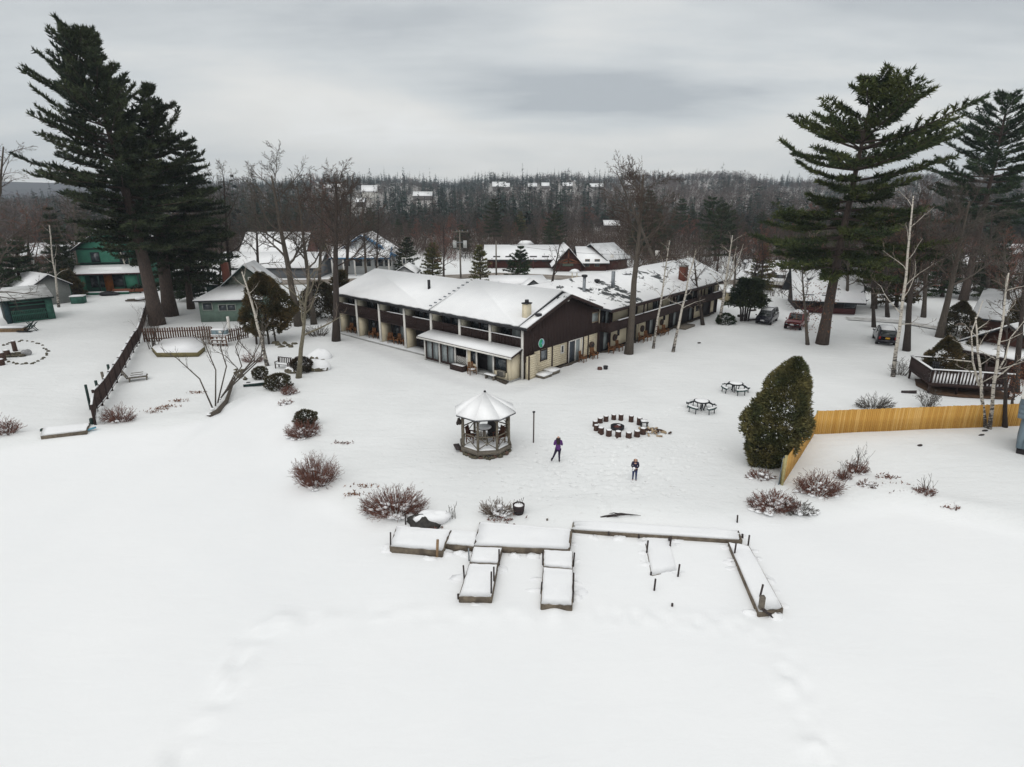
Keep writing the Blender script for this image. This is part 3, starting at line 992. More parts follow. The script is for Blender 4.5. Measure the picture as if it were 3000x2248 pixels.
for s0, s1 in ((7.1, 8.86), (9.18, 10.9)):
    fr = G()
    for s in (s0, (s0 + s1) / 2, s1):
        fr.box((PX, s, 1.15), (0.09, 0.13, 1.95))
    fr.box((PX, (s0 + s1) / 2, 2.1), (0.088, s1 - s0 - .1, 0.12))
    fr.box((PX, (s0 + s1) / 2, 0.22), (0.088, s1 - s0 - .1, 0.18))
    f = fr.build('window', BROWN, inn)
    for h in range(2):
        G().box((PX + .02, s0 + (h + .5) * (s1 - s0) / 2, 1.15), (0.03, (s1 - s0) / 2 - 0.14, 1.8)).build('pane', CURTAIN, f)
win(4.32, 4.94, 0.85, 2.0, y=PX - .03, side='x', fm=BROWN)
win(0.78, 2.08, 0.8, 2.05, y=PX - .03, side='x', fm=BROWN)
for k, s in enumerate((2.75, 3.55)):
    G().box((-0.32, s, 1.15), (0.05, 0.7, 2.0)).build('pane', CURTAIN, inn)
G().box((-0.35, 6.2, 1.2), (0.05, 1.2, 1.9)).build('window', GLASS, inn)
cv = thing('air_conditioner', 'grey boxed air conditioner on the porch wall below the corner window', 'air conditioner', innw(PX - 0.2, 1.2, 0.62), INN_RZ)
G().box((0, 0, 0), (0.36, 0.74, 0.5)).build('casing', mat('ac_grey', (0.24, 0.22, 0.18), rough=0.5), cv)
for k in range(7):
    G().box((-0.185, 0, -0.19 + k * 0.063), (0.015, 0.66, 0.03)).build('grille_slat', DARKMETAL, cv)
# lattice and planter in the porch opening
pl = thing('planter_box', 'dark brown planter box with snow in front of the porch lattice', 'planter', innw(PX - 0.42, 6.15, 0), INN_RZ)
g = G()
g.box((-0.3, 0, 0.27), (0.06, 1.6, 0.5)).box((0.3, 0, 0.27), (0.06, 1.6, 0.5)).box((0, -0.77, 0.27), (0.54, 0.06, 0.5)).box((0, 0.77, 0.27), (0.54, 0.06, 0.5))
g.build('box', BROWN, pl)
G().box((0, 0, 0.44), (0.54, 1.48, 0.12)).build('snow', SNOW, pl)
lt = thing('lattice_panel', 'dark wooden lattice panel with white gaps standing behind the planter box', 'lattice', innw(PX - 0.02, 6.15, 0.5), INN_RZ)
g = G()
for k in range(-6, 7):
    for sg_ in (1, -1):
        c0 = k * 0.2
        p0, p1 = Vector((0, c0 - 0.35, 0.0)), Vector((0, c0 + 0.35, 0.7))
        if sg_ < 0:
            p0.y, p1.y = p1.y, p0.y
        # clip to the panel
        lo, hi = 0.0, 1.0
        for lim in (-0.7, 0.7):
            dy = p1.y - p0.y
            tt = (lim - p0.y) / dy
            if (lim > 0) == (dy > 0):
                hi = min(hi, tt)
            else:
                lo = max(lo, tt)
        if hi > lo:
            g.beam(p0.lerp(p1, lo) + Vector((0.01 * sg_, 0, 0)), p0.lerp(p1, hi) + Vector((0.01 * sg_, 0, 0)), 0.035, 0.018, up=(1, 0, 0))
g.build('lattice', WHITE, lt)
fr = G()
fr.box((0, 0, 0.72), (0.06, 1.46, 0.06)).box((0, 0, -0.02), (0.06, 1.46, 0.06)).box((0, -0.71, 0.35), (0.06, 0.05, 0.7)).box((0, 0.71, 0.35), (0.06, 0.05, 0.7))
fr.build('frame', BROWN, lt)


# --- wooden armchairs outside the rooms
def make_chair():
    c = thing('wooden_armchair', '', 'chair')
    G().box((0, 0.02, 0.42), (0.56, 0.52, 0.06)).build('seat', CHAIRWOOD, c)
    for x in (-.2, -.07, .07, .2):
        G().box((x, 0.29, 0.74), (0.1, 0.035, 0.62), rx=-0.16).build('back_slat', CHAIRWOOD, c)
    for x in (-.29, .29):
        G().box((x, 0.0, 0.63), (0.09, 0.6, 0.04)).build('armrest', CHAIRWOOD, c)
        for y in (-.24, .24):
            G().box((x, y, 0.305), (0.06, 0.06, 0.61)).build('leg', CHAIRWOOD, c)
    return c


chair = make_chair()
first = True
CHAIRS = [(0.45, 25.9, 0.3, 0.14, 'orange wooden armchair under the balcony nearest the far left end of the inn'),
          (0.75, 25.0, -0.5, 0.14, 'low wooden armchair beside the far left end armchair under the balcony'),
          (0.55, 21.9, 0.2, 0.14, 'wooden armchair under the second balcony bay from the left'),
          (0.85, 21.0, -0.7, 0.14, 'pale wooden armchair turned aside in the second balcony bay from the left'),
          (0.35, 18.5, 0.9, 0.14, 'wooden armchair against the cream fin of the third balcony bay'),
          (0.55, 17.6, 0.1, 0.14, 'reddish wooden armchair in the middle of the third balcony bay'),
          (0.75, 16.8, -0.2, 0.14, 'wooden armchair right of the pair in the third balcony bay'),
          (0.55, 12.4, 0.2, 0.14, 'wooden armchair just left of the glazed porch'),
          (0.6, 2.3, 0.6, 0.02, 'orange wooden armchair facing away near the emblem-side double door')]
for t, s, a, z, lab in CHAIRS[:-1]:
    p = innw(t, s, z)
    q = chair if first else copy_tree(chair)
    first = False
    q['label'], q['group'] = lab, 'wooden armchairs outside the inn rooms'
    q.location, q.rotation_euler.z = p, INN_RZ - math.pi / 2 + a
for t, s, a, lab in ((7.7, -0.75, 0.2, 'orange wooden armchair in front of the white-framed door under the brown gable'),
                     (9.4, -0.85, -0.3, 'orange wooden armchair under the round wall unit near the gable corner'),
                     (12.3, -1.0, 0.4, 'rust wooden armchair at the first doorway of the right wing'),
                     (13.6, -1.1, -0.1, 'second rust armchair at the first doorway of the right wing'),
                     (18.3, -1.0, 0.3, 'rust wooden armchair behind the thick bare tree trunk'),
                     (19.4, -1.1, -0.2, 'rust armchair right of the thick trunk under the balcony'),
                     (22.4, -1.0, 0.1, 'rust armchair left of the first white birch under the balcony'),
                     (23.4, -1.1, -0.4, 'rust armchair right of the first white birch under the balcony')):
    q = copy_tree(chair, lab, innw(t, s, 0.02), INN_RZ + a)
    q['group'] = 'wooden armchairs outside the inn rooms'
porch_chair = copy_tree(chair, 'wooden chair with snow on its seat in front of the porch window', innw(PX - 0.55, 4.35, 0.02), INN_RZ - math.pi / 2 + 1.2, 'wooden armchairs outside the inn rooms')
G().box((0, 0.0, 0.475), (0.5, 0.46, 0.05)).build('seat_snow', SNOW, porch_chair)
bt = thing('low_bench', 'low snowy bench beside the porch post and air conditioner', 'bench', innw(PX - 0.5, 2.2, 0.0), INN_RZ)
G().box((0, 0, 0.36), (0.4, 1.1, 0.05)).build('seat', GREYWOOD, bt)
for y in (-.45, .45):
    G().box((0, y, 0.17), (0.36, 0.07, 0.33)).build('leg', GREYWOOD, bt)
G().box((0, 0, 0.42), (0.42, 1.1, 0.07)).build('snow', SNOW, bt)


# round wall-mounted units beside the doors
def wall_unit(t, lab):
    u = thing('wall_unit', lab, 'wall unit', innw(t, -0.16, 1.15), INN_RZ, 'round dark units on the cream walls')
    G().tube([(0, 0, 0), (0, -0.14, 0)], 0.36, 18).build('casing', mat('rusty_brown_unit', (0.10, 0.065, 0.05), (0.05, 0.035, 0.03), scale=5), u)
    G().tube([(0, -0.14, 0), (0, -0.17, 0)], 0.12, 10).build('hub', DARKMETAL, u)
    for k in range(6):
        a = k * math.pi / 3
        G().beam((0.13 * math.cos(a), -0.15, 0.13 * math.sin(a)), (0.34 * math.cos(a), -0.15, 0.34 * math.sin(a)), 0.03, 0.03).build('spoke', DARKMETAL, u)


wall_unit(9.95, 'round dark unit on the cream wall under the brown gable')
wall_unit(14.15, 'round dark unit on the first cream panel of the right wing')
wall_unit(19.75, 'round dark unit on the cream panel right of the thick trunk')
wall_unit(24.2, 'round dark unit on the cream panel between the two birches')
# two snowy steps and logs by the gable wall
st = thing('entry_steps', 'two low snow-covered wooden steps beside the gable wall', 'steps', innw(2.2, -0.85, 0), INN_RZ)
for k, (x, y, z) in enumerate(((-0.55, 0, 0.13), (0.75, 0.1, 0.2))):
    s_ = G().box((x, y, z), (1.15, 0.95, 0.2 + 0.02 * k)).build('step', GREYWOOD, st)
    G().box((x, y, z + 0.17), (1.2, 0.98, 0.12)).build('snow', SNOW, s_)
pt = thing('tree_stump', 'small rusty stump on the lawn left of the dark bucket', 'stump', at(1757, 1084))
G().lathe([(0.2, 0), (0.22, 0.05), (0.2, 0.25), (0.05, 0.26)], (0, 0, 0), 12).build('stump', mat('rusty_stump', (0.12, 0.06, 0.05)), pt)
pt = thing('bucket', 'small dark bucket standing on the lawn by the inn', 'bucket', at(1774, 1083))
G().lathe([(0.17, 0), (0.22, 0.34), (0.19, 0.34), (0.17, 0.28), (0.02, 0.28)], (0, 0, 0), 14).build('bucket', DARKMETAL, pt)

# bare earth where the eaves keep the snow off, and the trodden path along the front
BARE = mat('bare_dark_earth', (0.045, 0.036, 0.03), (0.09, 0.075, 0.06), scale=3, bump=0.4)
jr = random.Random(21)
for t0, t1, d0 in ((3.2, 11.4, .45), (11.6, 20.6, .75), (20.8, 27.2, .7), (30.0, 39.0, .4)):
    k = int((t1 - t0) / .5)
    edge = [(t0 + (t1 - t0) * q / k, -.13 - d0 * jr.uniform(.25, 1.0) * math.sin(math.pi * (q + .5) / (k + 1)) ** .4) for q in range(k + 1)]
    G().prism([(t0, -.13)] + edge + [(t1, -.13)], .0, .125).build('bare_earth', BARE, inn)
G().prism([(-1.5, .4), (-2.1, .2), (-1.9, 1.2), (-1.42, 2.4), (-1.4, 1.0)], 0, .11).build('bare_earth', BARE, inn)
# ================================================================== the docks in the ice
def topz(px, py, z):
    x, y = ray0(px, py, z)
    return Vector((x, y, z))


def pA(X, Y):
    return 1100 + X / 3.403, 1450 + Y / 3.403


def pB(X, Y):
    return 1650 + X / 3.16, 1450 + Y / 3.16


def dock(label, quad, z=-0.02, hgt_=0.36, snow=0.09, group='snow-covered dock sections', skirts=(0, 1, 2, 3), cat='dock', seams=()):
    """quad: the deck's four top corners in order back-left, back-right, front-right, front-left (pixels)"""
    P = [topz(*q, z) for q in quad]
    base = sum(P, Vector()) / 4
    base.z = z - hgt_
    d = thing('dock_section', label, cat, base, 0, group)
    q = [p - base for p in P]
    q.reverse()
    c = sum(q, Vector()) / 4
    g = G()
    g.prism([(p.x * .96 + c.x * .04, p.y * .96 + c.y * .04) for p in q], hgt_ - 0.06, hgt_ - 0.005)
    g.build('deck', DOCKWOOD, d)
    for i in range(4):
        if i in skirts:
            a, b = q[i], q[(i + 1) % 4]
            zz = hgt_ / 2 + 0.0
            G().beam((a.x, a.y, zz), (b.x, b.y, zz), 0.055, hgt_ - 0.02).build('side_board', DOCKWOOD, d)
    # the snow: a slightly swollen slab with soft edges
    n = 9
    V, F = [], []
    rs_ = np.random.RandomState(len(label) + int(abs(base.x * 10)))
    for j in range(n):
        for i in range(n):
            u, v = i / (n - 1), j / (n - 1)
            e = min(u, 1 - u, v, 1 - v)
            p = (q[0] * (1 - u) + q[1] * u) * (1 - v) + (q[3] * (1 - u) + q[2] * u) * v
            w = 0.05 * (rs_.rand() - .35) if e == 0 else 0
            p = p + (c - p) * (0.0 + w)
            V.append((p.x, p.y, hgt_ + snow * (0.0 if e == 0 else (0.8 if e < 0.13 else 1.0)) * (1 + 0.4 * (rs_.rand() - .5)) + (0.02 if e == 0 else 0)))
    F = [[j * n + i, j * n + i + 1, (j + 1) * n + i + 1, (j + 1) * n + i] for j in range(n - 1) for i in range(n - 1)]
    g = G().add(V, [F])
    edge = [i for i in range(n)] + [j * n + n - 1 for j in range(1, n)] + [(n - 1) * n + i for i in range(n - 2, -1, -1)] + [j * n for j in range(n - 2, 0, -1)]
    b0 = g.n
    g.add([(V[i][0], V[i][1], hgt_ - 0.01) for i in edge], [])
    g.f.append(np.array([[edge[k], b0 + k, b0 + (k + 1) % len(edge), edge[(k + 1) % len(edge)]] for k in range(len(edge))])[:, ::-1])
    g.build('snow_cover', SNOW, d, smooth=False)
    dr = G()                                        # drifts against the sides
    for a_, b_ in zip(q, q[1:] + q[:1]):
        L_ = (b_ - a_).length
        o_ = Vector((a_.y - b_.y, b_.x - a_.x, 0)).normalized()
        if o_.dot((a_ + b_) / 2 - c) < 0:
            o_ = -o_
        for k_ in range(int(L_ / .45)):
            if rs_.rand() < .55:
                p_ = a_.lerp(b_, rs_.rand()) + o_ * rs_.uniform(.05, .22)
                dr.blob((p_.x, p_.y, LAKE - base.z - .10), (rs_.uniform(.3, .6), rs_.uniform(.2, .4), rs_.uniform(.12, .2)), int(rs_.randint(999)), .2, 9, 5)
    if dr.n:
        dr.build('snow_drift', SNOW, d, smooth=True)['kind'] = 'stuff'
    return d


def post_on(d, px0, px1, r=0.05, m=POSTWOOD, square=False, name='mooring_post', z=None):
    """a post that belongs to a dock: base pixel (at ice or deck level) and top pixel"""
    z = LAKE if z is None else z
    b = topz(*px0, z)
    h, dx = hgt(b, *px1)
    g = G()
    p0, p1 = b - d.location, b + Vector((dx, 0, h)) - d.location
    p0.z -= 0.1
    if square:
        g.beam(p0, p1, r * 2, r * 2, up=(0, 1, 0))
    else:
        g.tube([p0, p1], r, 8)
    return g.build(name, m, d)


NEWPOST = mat('tan_new_post', (0.30, 0.20, 0.11), (0.22, 0.14, 0.08), scale=5)
d = dock('wide snowy dock platform with open front at the left end of the docks', [pA(215, 312), pA(752, 352), pA(662, 556), pA(146, 512)], hgt_=0.40)
post_on(d, pA(150, 560), pA(150, 375), 0.035, z=LAKE)
post_on(d, pA(613, 610), pA(620, 450), 0.055, NEWPOST, True)
post_on(d, pA(300, 330), pA(300, 195), 0.035)
g = G()
c1 = topz(*pA(210, 545), LAKE) - d.location
c2 = topz(*pA(580, 585), LAKE) - d.location
g.beam(c1 + Vector((0, -.06, .14)), c2 + Vector((0, -.06, .12)), 0.03, 0.10)
g.build('brace', GREYWOOD, d)
d = dock('small snowy dock section between the left platform and the long walkway', [pA(760, 355), pA(1014, 372), pA(978, 514), pA(706, 488)], hgt_=0.34)
d = dock('long snowy dock walkway in the middle, with brown edge and two fingers in front', [pA(1044, 272), pA(1958, 345), pA(1928, 545), pA(988, 503)], hgt_=0.38)
post_on(d, pA(1035, 300), pA(1040, 262), 0.04)
post_on(d, pA(1716, 300), pA(1712, 240), 0.05, GREYWOOD)
d = dock('inner section of the left dock finger, up against the long walkway', [pA(984, 520), pA(1258, 532), pA(1216, 684), pA(944, 672)], z=-0.06, hgt_=0.34)
post_on(d, pA(933, 650), pA(928, 535), 0.03, METAL)
post_on(d, pA(1232, 705), pA(1232, 545), 0.035)
d = dock('outer section of the left dock finger with a boxed grey end', [pA(938, 690), pA(1214, 697), pA(1154, 1018), pA(836, 1010)], z=-0.05, hgt_=0.36)
for a, b in (((887, 850), (876, 705)), ((1180, 900), (1180, 720)), ((1154, 1020), (1155, 768))):
    post_on(d, pA(*a), pA(*b), 0.035, z=LAKE + .1)
post_on(d, pA(828, 1030), pA(826, 990), 0.05)
post_on(d, pA(1150, 1060), pA(1150, 1000), 0.05)
d = dock('inner section of the right dock finger, up against the long walkway', [pA(1682, 552), pA(1964, 566), pA(1960, 735), pA(1678, 712)], z=-0.07, hgt_=0.33)
post_on(d, pA(1972, 705), pA(1984, 578), 0.035, z=LAKE + .05)
post_on(d, pA(1668, 690), pA(1668, 565), 0.03, z=LAKE + .05)
d = dock('outer section of the right dock finger with a ragged snowy end', [pA(1676, 724), pA(1964, 750), pA(1958, 1104), pA(1652, 1086)], z=-0.12, hgt_=0.28)
for a, b in (((1652, 965), (1660, 870)), ((1972, 975), (1976, 780)), ((1968, 1050), (1970, 975))):
    post_on(d, pA(*a), pA(*b), 0.035, z=LAKE + .08)
d = dock('long narrow dock walkway on the right, its brown edge facing the ice', [pB(96, 230), pB(1620, 330), pB(1655, 418), pB(85, 322)], z=-0.09, hgt_=0.36)
post_on(d, pB(55, 500), pB(75, 340), 0.05, DOCKWOOD, True)
post_on(d, pB(1610, 275), pB(1615, 190), 0.04)
post_on(d, pB(1662, 400), pB(1660, 365), 0.05)
g = G()
for xx in (420, 700, 980):
    a, b = topz(*pB(xx, 345 + (xx - 420) * .09), 0.05) - d.location, topz(*pB(xx, 375 + (xx - 420) * .09), LAKE) - d.location
    g.beam(a, b, 0.08, 0.06)
g.build('cleat_block', POSTWOOD, d)
d = dock('sunken dock finger almost buried in snow, right of the centre', [pB(752, 385), pB(975, 398), pB(1052, 700), pB(822, 745)], z=-0.285, hgt_=0.18, skirts=(0, 1, 2, 3))
for a, b in (((772, 542), (786, 425)), ((988, 485), (1000, 388)), ((810, 745), (814, 715)), ((842, 885), (855, 780)), ((1060, 762), (1078, 645))):
    post_on(d, pB(*a), pB(*b), 0.04)
d = dock('slanting outer dock finger at the far right with a big grey end post', [pB(1532, 440), pB(1715, 470), pB(2032, 1052), pB(1812, 1085)], z=-0.1, hgt_=0.36)
for a, b in (((1580, 585), (1600, 455)), ((1712, 470), (1724, 375)), ((1806, 1000), (1850, 832))):
    post_on(d, pB(*a), pB(*b), 0.04)
post_on(d, pB(1826, 1102), pB(1848, 940), 0.085, GREYWOOD, True)
g = G()
g.beam(topz(*pB(1838, 1050), 0.0) - d.location, topz(*pB(1955, 1135), LAKE) - d.location, 0.2, 0.04)
g.build('leaning_board', POSTWOOD, d)
h_ = thing('ice_stake', 'tiny dark stake frozen into the ice beyond the dock fingers', 'stake', topz(*pB(1008, 1035), LAKE - .02))
G().tube([(0, 0, -.1), (0, 0, .14)], 0.045, 8).build('stake', POSTWOOD, h_)
# little left dock with blue end
dk = dock('narrow grey dock board half buried in snow at the left shore', [(126, 1254), (262, 1240), (252, 1262), (120, 1278)], z=0.22, hgt_=0.3, snow=0.08, group='left shore dock')
P_ = topz(250, 1262, 0.1) - dk.location
G().beam(P_, P_ + Vector((0.5, 0.35, 0.1)), 0.25, 0.05).build('blue_end_board', mat('blue_paint', (0.10, 0.32, 0.42), (0.07, 0.22, 0.32)), dk)
post_on(dk, (271, 1256), (267, 1226), 0.09, GREENDK, True)
post_on(dk, (122, 1278), (124, 1257), 0.09, GREENDK, True)

# ================================================================== gazebo
GC = at(1423, 1343)
GC.y += 1.55
GC.x = ray0(1423, 1325)[0] * (GC.y / ray0(1423, 1325)[1])
GC.z = float(gz(GC.x, GC.y))
gzb = thing('gazebo', 'rustic octagonal log gazebo with a white snowy roof in the middle of the lawn', 'gazebo', GC)
ANG = [R(-105 + 45 * k) for k in range(8)]
RP, RR, FLO = 1.5, 1.93, 0.42
fv = GC + Vector((RP * math.cos(ANG[0]), RP * math.sin(ANG[0]), 0))
ZE = hgt(fv, 1403, 1226)[0]
ZA = hgt(GC, 1420, 1150)[0]
oct_ = lambda r: [(r * math.cos(a), r * math.sin(a)) for a in ANG]
LOG = mat('weathered_log', (0.19, 0.165, 0.125), (0.10, 0.085, 0.065), scale=6, bump=0.4)
G().prism(oct_(RP + 0.12), FLO - 0.06, FLO).build('floor', GREYWOOD, gzb)
G().prism(oct_(RP + 0.02), FLO + 0.004, FLO + 0.05).build('floor_snow', SNOW, gzb)
rim = oct_(RP + 0.14)
for k in range(8):
    a, b = rim[k], rim[(k + 1) % 8]
    G().beam((a[0], a[1], FLO - 0.12), (b[0], b[1], FLO - 0.12), 0.06, 0.24).build('rim_board', GREYWOOD, gzb)
pv, ev = oct_(RP), oct_(RR)
for k, (x, y) in enumerate(pv):
    G().tube([(x, y, -0.05), (x * 1.0, y * 1.0, ZE + 0.04)], [0.085, 0.07], 9).build('post', LOG, gzb)
for k in range(8):
    a, b = Vector((*pv[k], 0)), Vector((*pv[(k + 1) % 8], 0))
    G().tube([a + Vector((0, 0, ZE - .04)), b + Vector((0, 0, ZE - .04))], 0.055, 7).build('top_beam', LOG, gzb)
    for s_, t_ in ((0.0, 0.22), (1.0, 0.78)):       # knee braces
        p0 = a.lerp(b, s_) + Vector((0, 0, ZE - 0.42))
        p1 = a.lerp(b, t_) + Vector((0, 0, ZE - 0.08))
        G().tube([p0, p1], 0.028, 6).build('brace', LOG, gzb)
    if k in (6,):
        continue                                   # the entrance
    zt = FLO + 0.86
    G().tube([a + Vector((0, 0, zt)), b + Vector((0, 0, zt))], 0.04, 7).build('railing', LOG, gzb)
    G().tube([a + Vector((0, 0, FLO + .08)), b + Vector((0, 0, zt - .04))], 0.028, 6).build('cross_brace', LOG, gzb)
    G().tube([b + Vector((0, 0, FLO + .08)), a + Vector((0, 0, zt - .04))], 0.028, 6).build('cross_brace', LOG, gzb)
    if k in (2, 3, 4):
        for q in (0, 1):
            p0 = (a, b)[q] + Vector((0, 0, zt + 0.05))
            p1 = (b, a)[q] + Vector((0, 0, ZE - 0.1))
            G().tube([p0, p1], 0.022, 6).build('cross_brace', LOG, gzb)
rf = thing('roof', None, None)
bpy.data.objects.remove(rf)
apex = (0, 0, ZA)
g = G()
v = [(x, y, ZE) for x, y in ev] + [(x, y, ZE - 0.07) for x, y in ev] + [apex, (0, 0, ZA - .12)]
g.add(v, [[[k, (k + 1) % 8, 16] for k in range(8)], [[8 + (k + 1) % 8, 8 + k, 17] for k in range(8)], [[k, 8 + k, 8 + (k + 1) % 8, (k + 1) % 8] for k in range(8)]])
roof = g.build('roof', mat('grey_shingle', (0.10, 0.10, 0.11)), gzb)
GSNOW = snow_mat('gazebo_roof_snow', (0.94, 0.943, 0.947), (0.91, 0.913, 0.92))
for k in range(8):                                 # snow on each face, leaving the hips to show on the right
    e = 0.985
    gap0 = 0.05 if k in (2, 3) else -0.004
    gap1 = 0.05 if k in (1, 2) else -0.004
    a, b = Vector((*ev[k], ZE)) * 1.0, Vector((*ev[(k + 1) % 8], ZE))
    A_ = Vector(apex)
    up_ = Vector((0, 0, 0.065))
    a2, b2 = a.lerp(b, gap0), a.lerp(b, 1 - gap1)
    t0, t1 = A_.lerp(a, 0.03).lerp(A_.lerp(b, 0.03), gap0), A_.lerp(a, 0.03).lerp(A_.lerp(b, 0.03), 1 - gap1)
    G().extrude([tuple(q + up_) for q in (a2, b2, t1, t0)], (0, 0, -0.06)).build('snow_cover', GSNOW, roof)
G().lathe([(0.09, -0.1), (0.07, 0.1), (0.02, 0.14)], apex, 8).build('finial', DARKMETAL, gzb)
G().box((-RP - .22, -0.3, 0.2), (0.35, 0.8, 0.08), rz=0.3).build('step', POSTWOOD, gzb)
# stones banked up under the front of the floor
STONE = mat('mossy_stone', (0.14, 0.12, 0.075), (0.06, 0.055, 0.045), scale=5, bump=0.4)
STONE2 = mat('reddish_stone', (0.17, 0.10, 0.075), (0.09, 0.06, 0.05), scale=5, bump=0.4)
rs = random.Random(8)
for k in range(26):
    a = R(-172 + k * 6.2)
    r = RP + rs.uniform(-0.1, 0.16)
    st_ = G().blob((0, 0, 0), (rs.uniform(.1, .19), rs.uniform(.09, .15), rs.uniform(.07, .15)), k, nu=8, nv=5).build(
        'foundation_stone', STONE2 if k % 5 == 2 else STONE, gzb)
    st_.location = (r * math.cos(a), r * math.sin(a), rs.uniform(0.0, 0.06))
# things inside
tb = thing('round_table', 'snow-topped round table standing inside the gazebo', 'table', GC + Vector((-0.1, 0.45, FLO + .05)))
G().tube([(0, 0, 0.68), (0, 0, 0.73)], 0.5, 18).build('tabletop', BROWN, tb)
G().tube([(0, 0, 0.0), (0, 0, 0.68)], 0.06, 8).build('pedestal', BROWN, tb)
G().lathe([(0.47, 0.73), (0.42, 0.79), (0.05, 0.81)], (0, 0, 0), 18).build('snow_cap', SNOW, tb)
DKCH = mat('red_brown_chair_wood', (0.11, 0.045, 0.025), (0.07, 0.03, 0.02), scale=5)
for x, y, a, lab in ((-0.85, -0.1, 1.2, 'reddish brown garden chair inside the gazebo, left of the table'), (0.85, -0.2, -0.9, 'reddish brown garden chair inside the gazebo, right of the table'),
                     (-0.15, -0.55, 3.1, 'garden chair inside the gazebo nearest the lake')):
    c = copy_tree(chair, lab, GC + Vector((x, y, FLO + .05)), a, 'garden chairs in the gazebo')
    for ch in c.children:
        ch.data = ch.data.copy()
        ch.data.materials[0] = DKCH if y > -.5 else GREYWOOD
    c.scale = (0.95, 0.95, 0.95)
cg = thing('covered_grill', 'tall dark covered grill inside the gazebo at the back', 'grill', GC + Vector((0.42, 0.85, FLO + .05)))
G().lathe([(0.30, 0.0), (0.32, 0.3), (0.30, 0.95), (0.24, 1.12), (0.06, 1.17)], (0, 0, 0), 10, 1.05, 0.8).build('cover', mat('black_tarpaulin', (0.018, 0.017, 0.018), (0.03, 0.028, 0.028), rough=0.6, bump=0.5, scale=4), cg)
hb = thing('hanging_planter', 'dark dried plant basket hanging on the left gazebo post', 'planter', GC + Vector((-RP - .12, -0.05, 1.75)))
G().tube([(0.1, 0, 0.5), (0, 0, 0.12)], 0.012, 5).build('hanger', DARKMETAL, hb)
G().blob((0, 0, 0), (0.13, 0.13, 0.2), 5, 0.3).build('plant', mat('dead_leaves_dark', (0.045, 0.035, 0.03)), hb)
# pole beside the gazebo
b = at(1563, 1296)
pl = thing('lawn_pole', 'thin dark pole standing on the lawn right of the gazebo', 'pole', b)
hh_ = hgt(b, 1563, 1208)[0]
G().tube([(0, 0, -.1), (0, 0, hh_)], 0.045, 8).build('shaft', mat('grey_brown_pole', (0.13, 0.105, 0.10)), pl)
G().tube([(0, 0, hh_ - .02), (0, 0, hh_ + .05)], 0.09, 10).build('cap', DARKMETAL, pl)

# ================================================================== fire ring with stump seats
pF = lambda X, Y: (1720 + X / 9.217, 1190 + Y / 9.217)
BARK = mat('red_brown_bark', (0.085, 0.045, 0.032), (0.045, 0.026, 0.022), scale=7, aniso=(5, 5, 1), bump=0.6)
SEATS = [(505, 430, .165, .42), (715, 385, .155, .40), (910, 400, .165, .45), (1185, 440, .155, .46), (1410, 515, .165, .50), (1505, 770, .185, .43), (1345, 840, .185, .42),
         (1120, 875, .175, .39), (835, 858, .185, .43), (585, 826, .185, .45), (370, 750, .185, .42), (245, 675, .15, .40), (215, 560, .16, .38), (350, 468, .165, .36)]
WHERE = ['upper left', 'back, left of the tallest', 'back centre', 'back, right of centre', 'tall one at back right', 'front right beside the woodpile', 'front right, reddish', 'front, right of centre',
         'front, before the fire bowl', 'front left of the fire bowl', 'front left', 'left end, lowest of three', 'left end, middle of three', 'left end, topmost of three']
for k, (X, Y, r, h) in enumerate(SEATS):
    s_ = thing('stump_seat', 'snow-capped log stump seat in the fire ring, ' + WHERE[k], 'stump', at(*pF(X, Y - 12)), rs.uniform(0, 6), 'log stump seats around the fire')
    n = 14
    r *= 1.12
    G().lathe([(r * 1.08, -0.05), (r * 1.02, 0.06), (r * .97, h * .5), (r, h - .01), (r * .9, h)], (0, 0, 0), n, 1.0, rs.uniform(.9, 1.05)).build('log', BARK, s_)
    G().lathe([(r * .84, h), (r * .76, h + .022), (r * .3, h + .03)], (0, 0, 0), n).build('snow_cap', SNOW, s_)
fb = thing('fire_bowl', 'round black steel fire ring with charred logs in the middle of the stump seats', 'fire ring', at(*pF(815, 625)))
G().lathe([(0.44, -0.02), (0.46, 0.26), (0.42, 0.26), (0.40, 0.03)], (0, 0, 0), 24).build('ring', mat('black_steel', (0.012, 0.012, 0.016), rough=0.5), fb)
for k in range(5):
    a = k * 1.25
    G().tube([(0.3 * math.cos(a), 0.3 * math.sin(a), 0.08), (-.05 * math.cos(a), -.05 * math.sin(a), 0.27)], 0.055, 7).build('log', mat('charred_red_log', (0.17, 0.06, 0.05), (0.06, 0.03, 0.03)), fb)
G().blob((0.12, 0.25, 0.2), (0.12, 0.08, 0.04), 2).build('snow', SNOW, fb)
fs = thing('metal_stool', 'black metal framed seat with snow, at the right of the fire ring', 'seat', at(*pF(1535, 580)))
for x in (-.2, .2):
    for y in (-.16, .16):
        G().box((x, y, 0.2), (0.05, 0.05, 0.4)).build('leg', DARKMETAL, fs)
G().box((0, 0, 0.42), (0.5, 0.42, 0.06)).build('seat', DARKMETAL, fs)
G().box((0, 0, 0.49), (0.44, 0.36, 0.07)).build('snow', SNOW, fs)
wp = thing('woodpile', 'scattered pale split firewood heap right of the stump ring', 'woodpile', at(*pF(1770, 700)))
SPLIT = mat('split_firewood', (0.55, 0.43, 0.29), (0.34, 0.24, 0.15), scale=3)
for k in range(34):
    x, y = rs.gauss(0, .42), rs.gauss(0, .26)
    a = rs.uniform(0, 3.14)
    z = 0.06 + max(0, 0.16 - 0.25 * math.hypot(x, y))
    L_ = rs.uniform(.12, .22)
    p0, p1 = Vector((x - L_ * math.cos(a), y - L_ * math.sin(a), z)), Vector((x + L_ * math.cos(a), y + L_ * math.sin(a), z + rs.uniform(-.04, .08)))
    G().tube([p0, p1], rs.uniform(.05, .075), 3).build('split_log', SPLIT if k % 3 else BARK, wp)
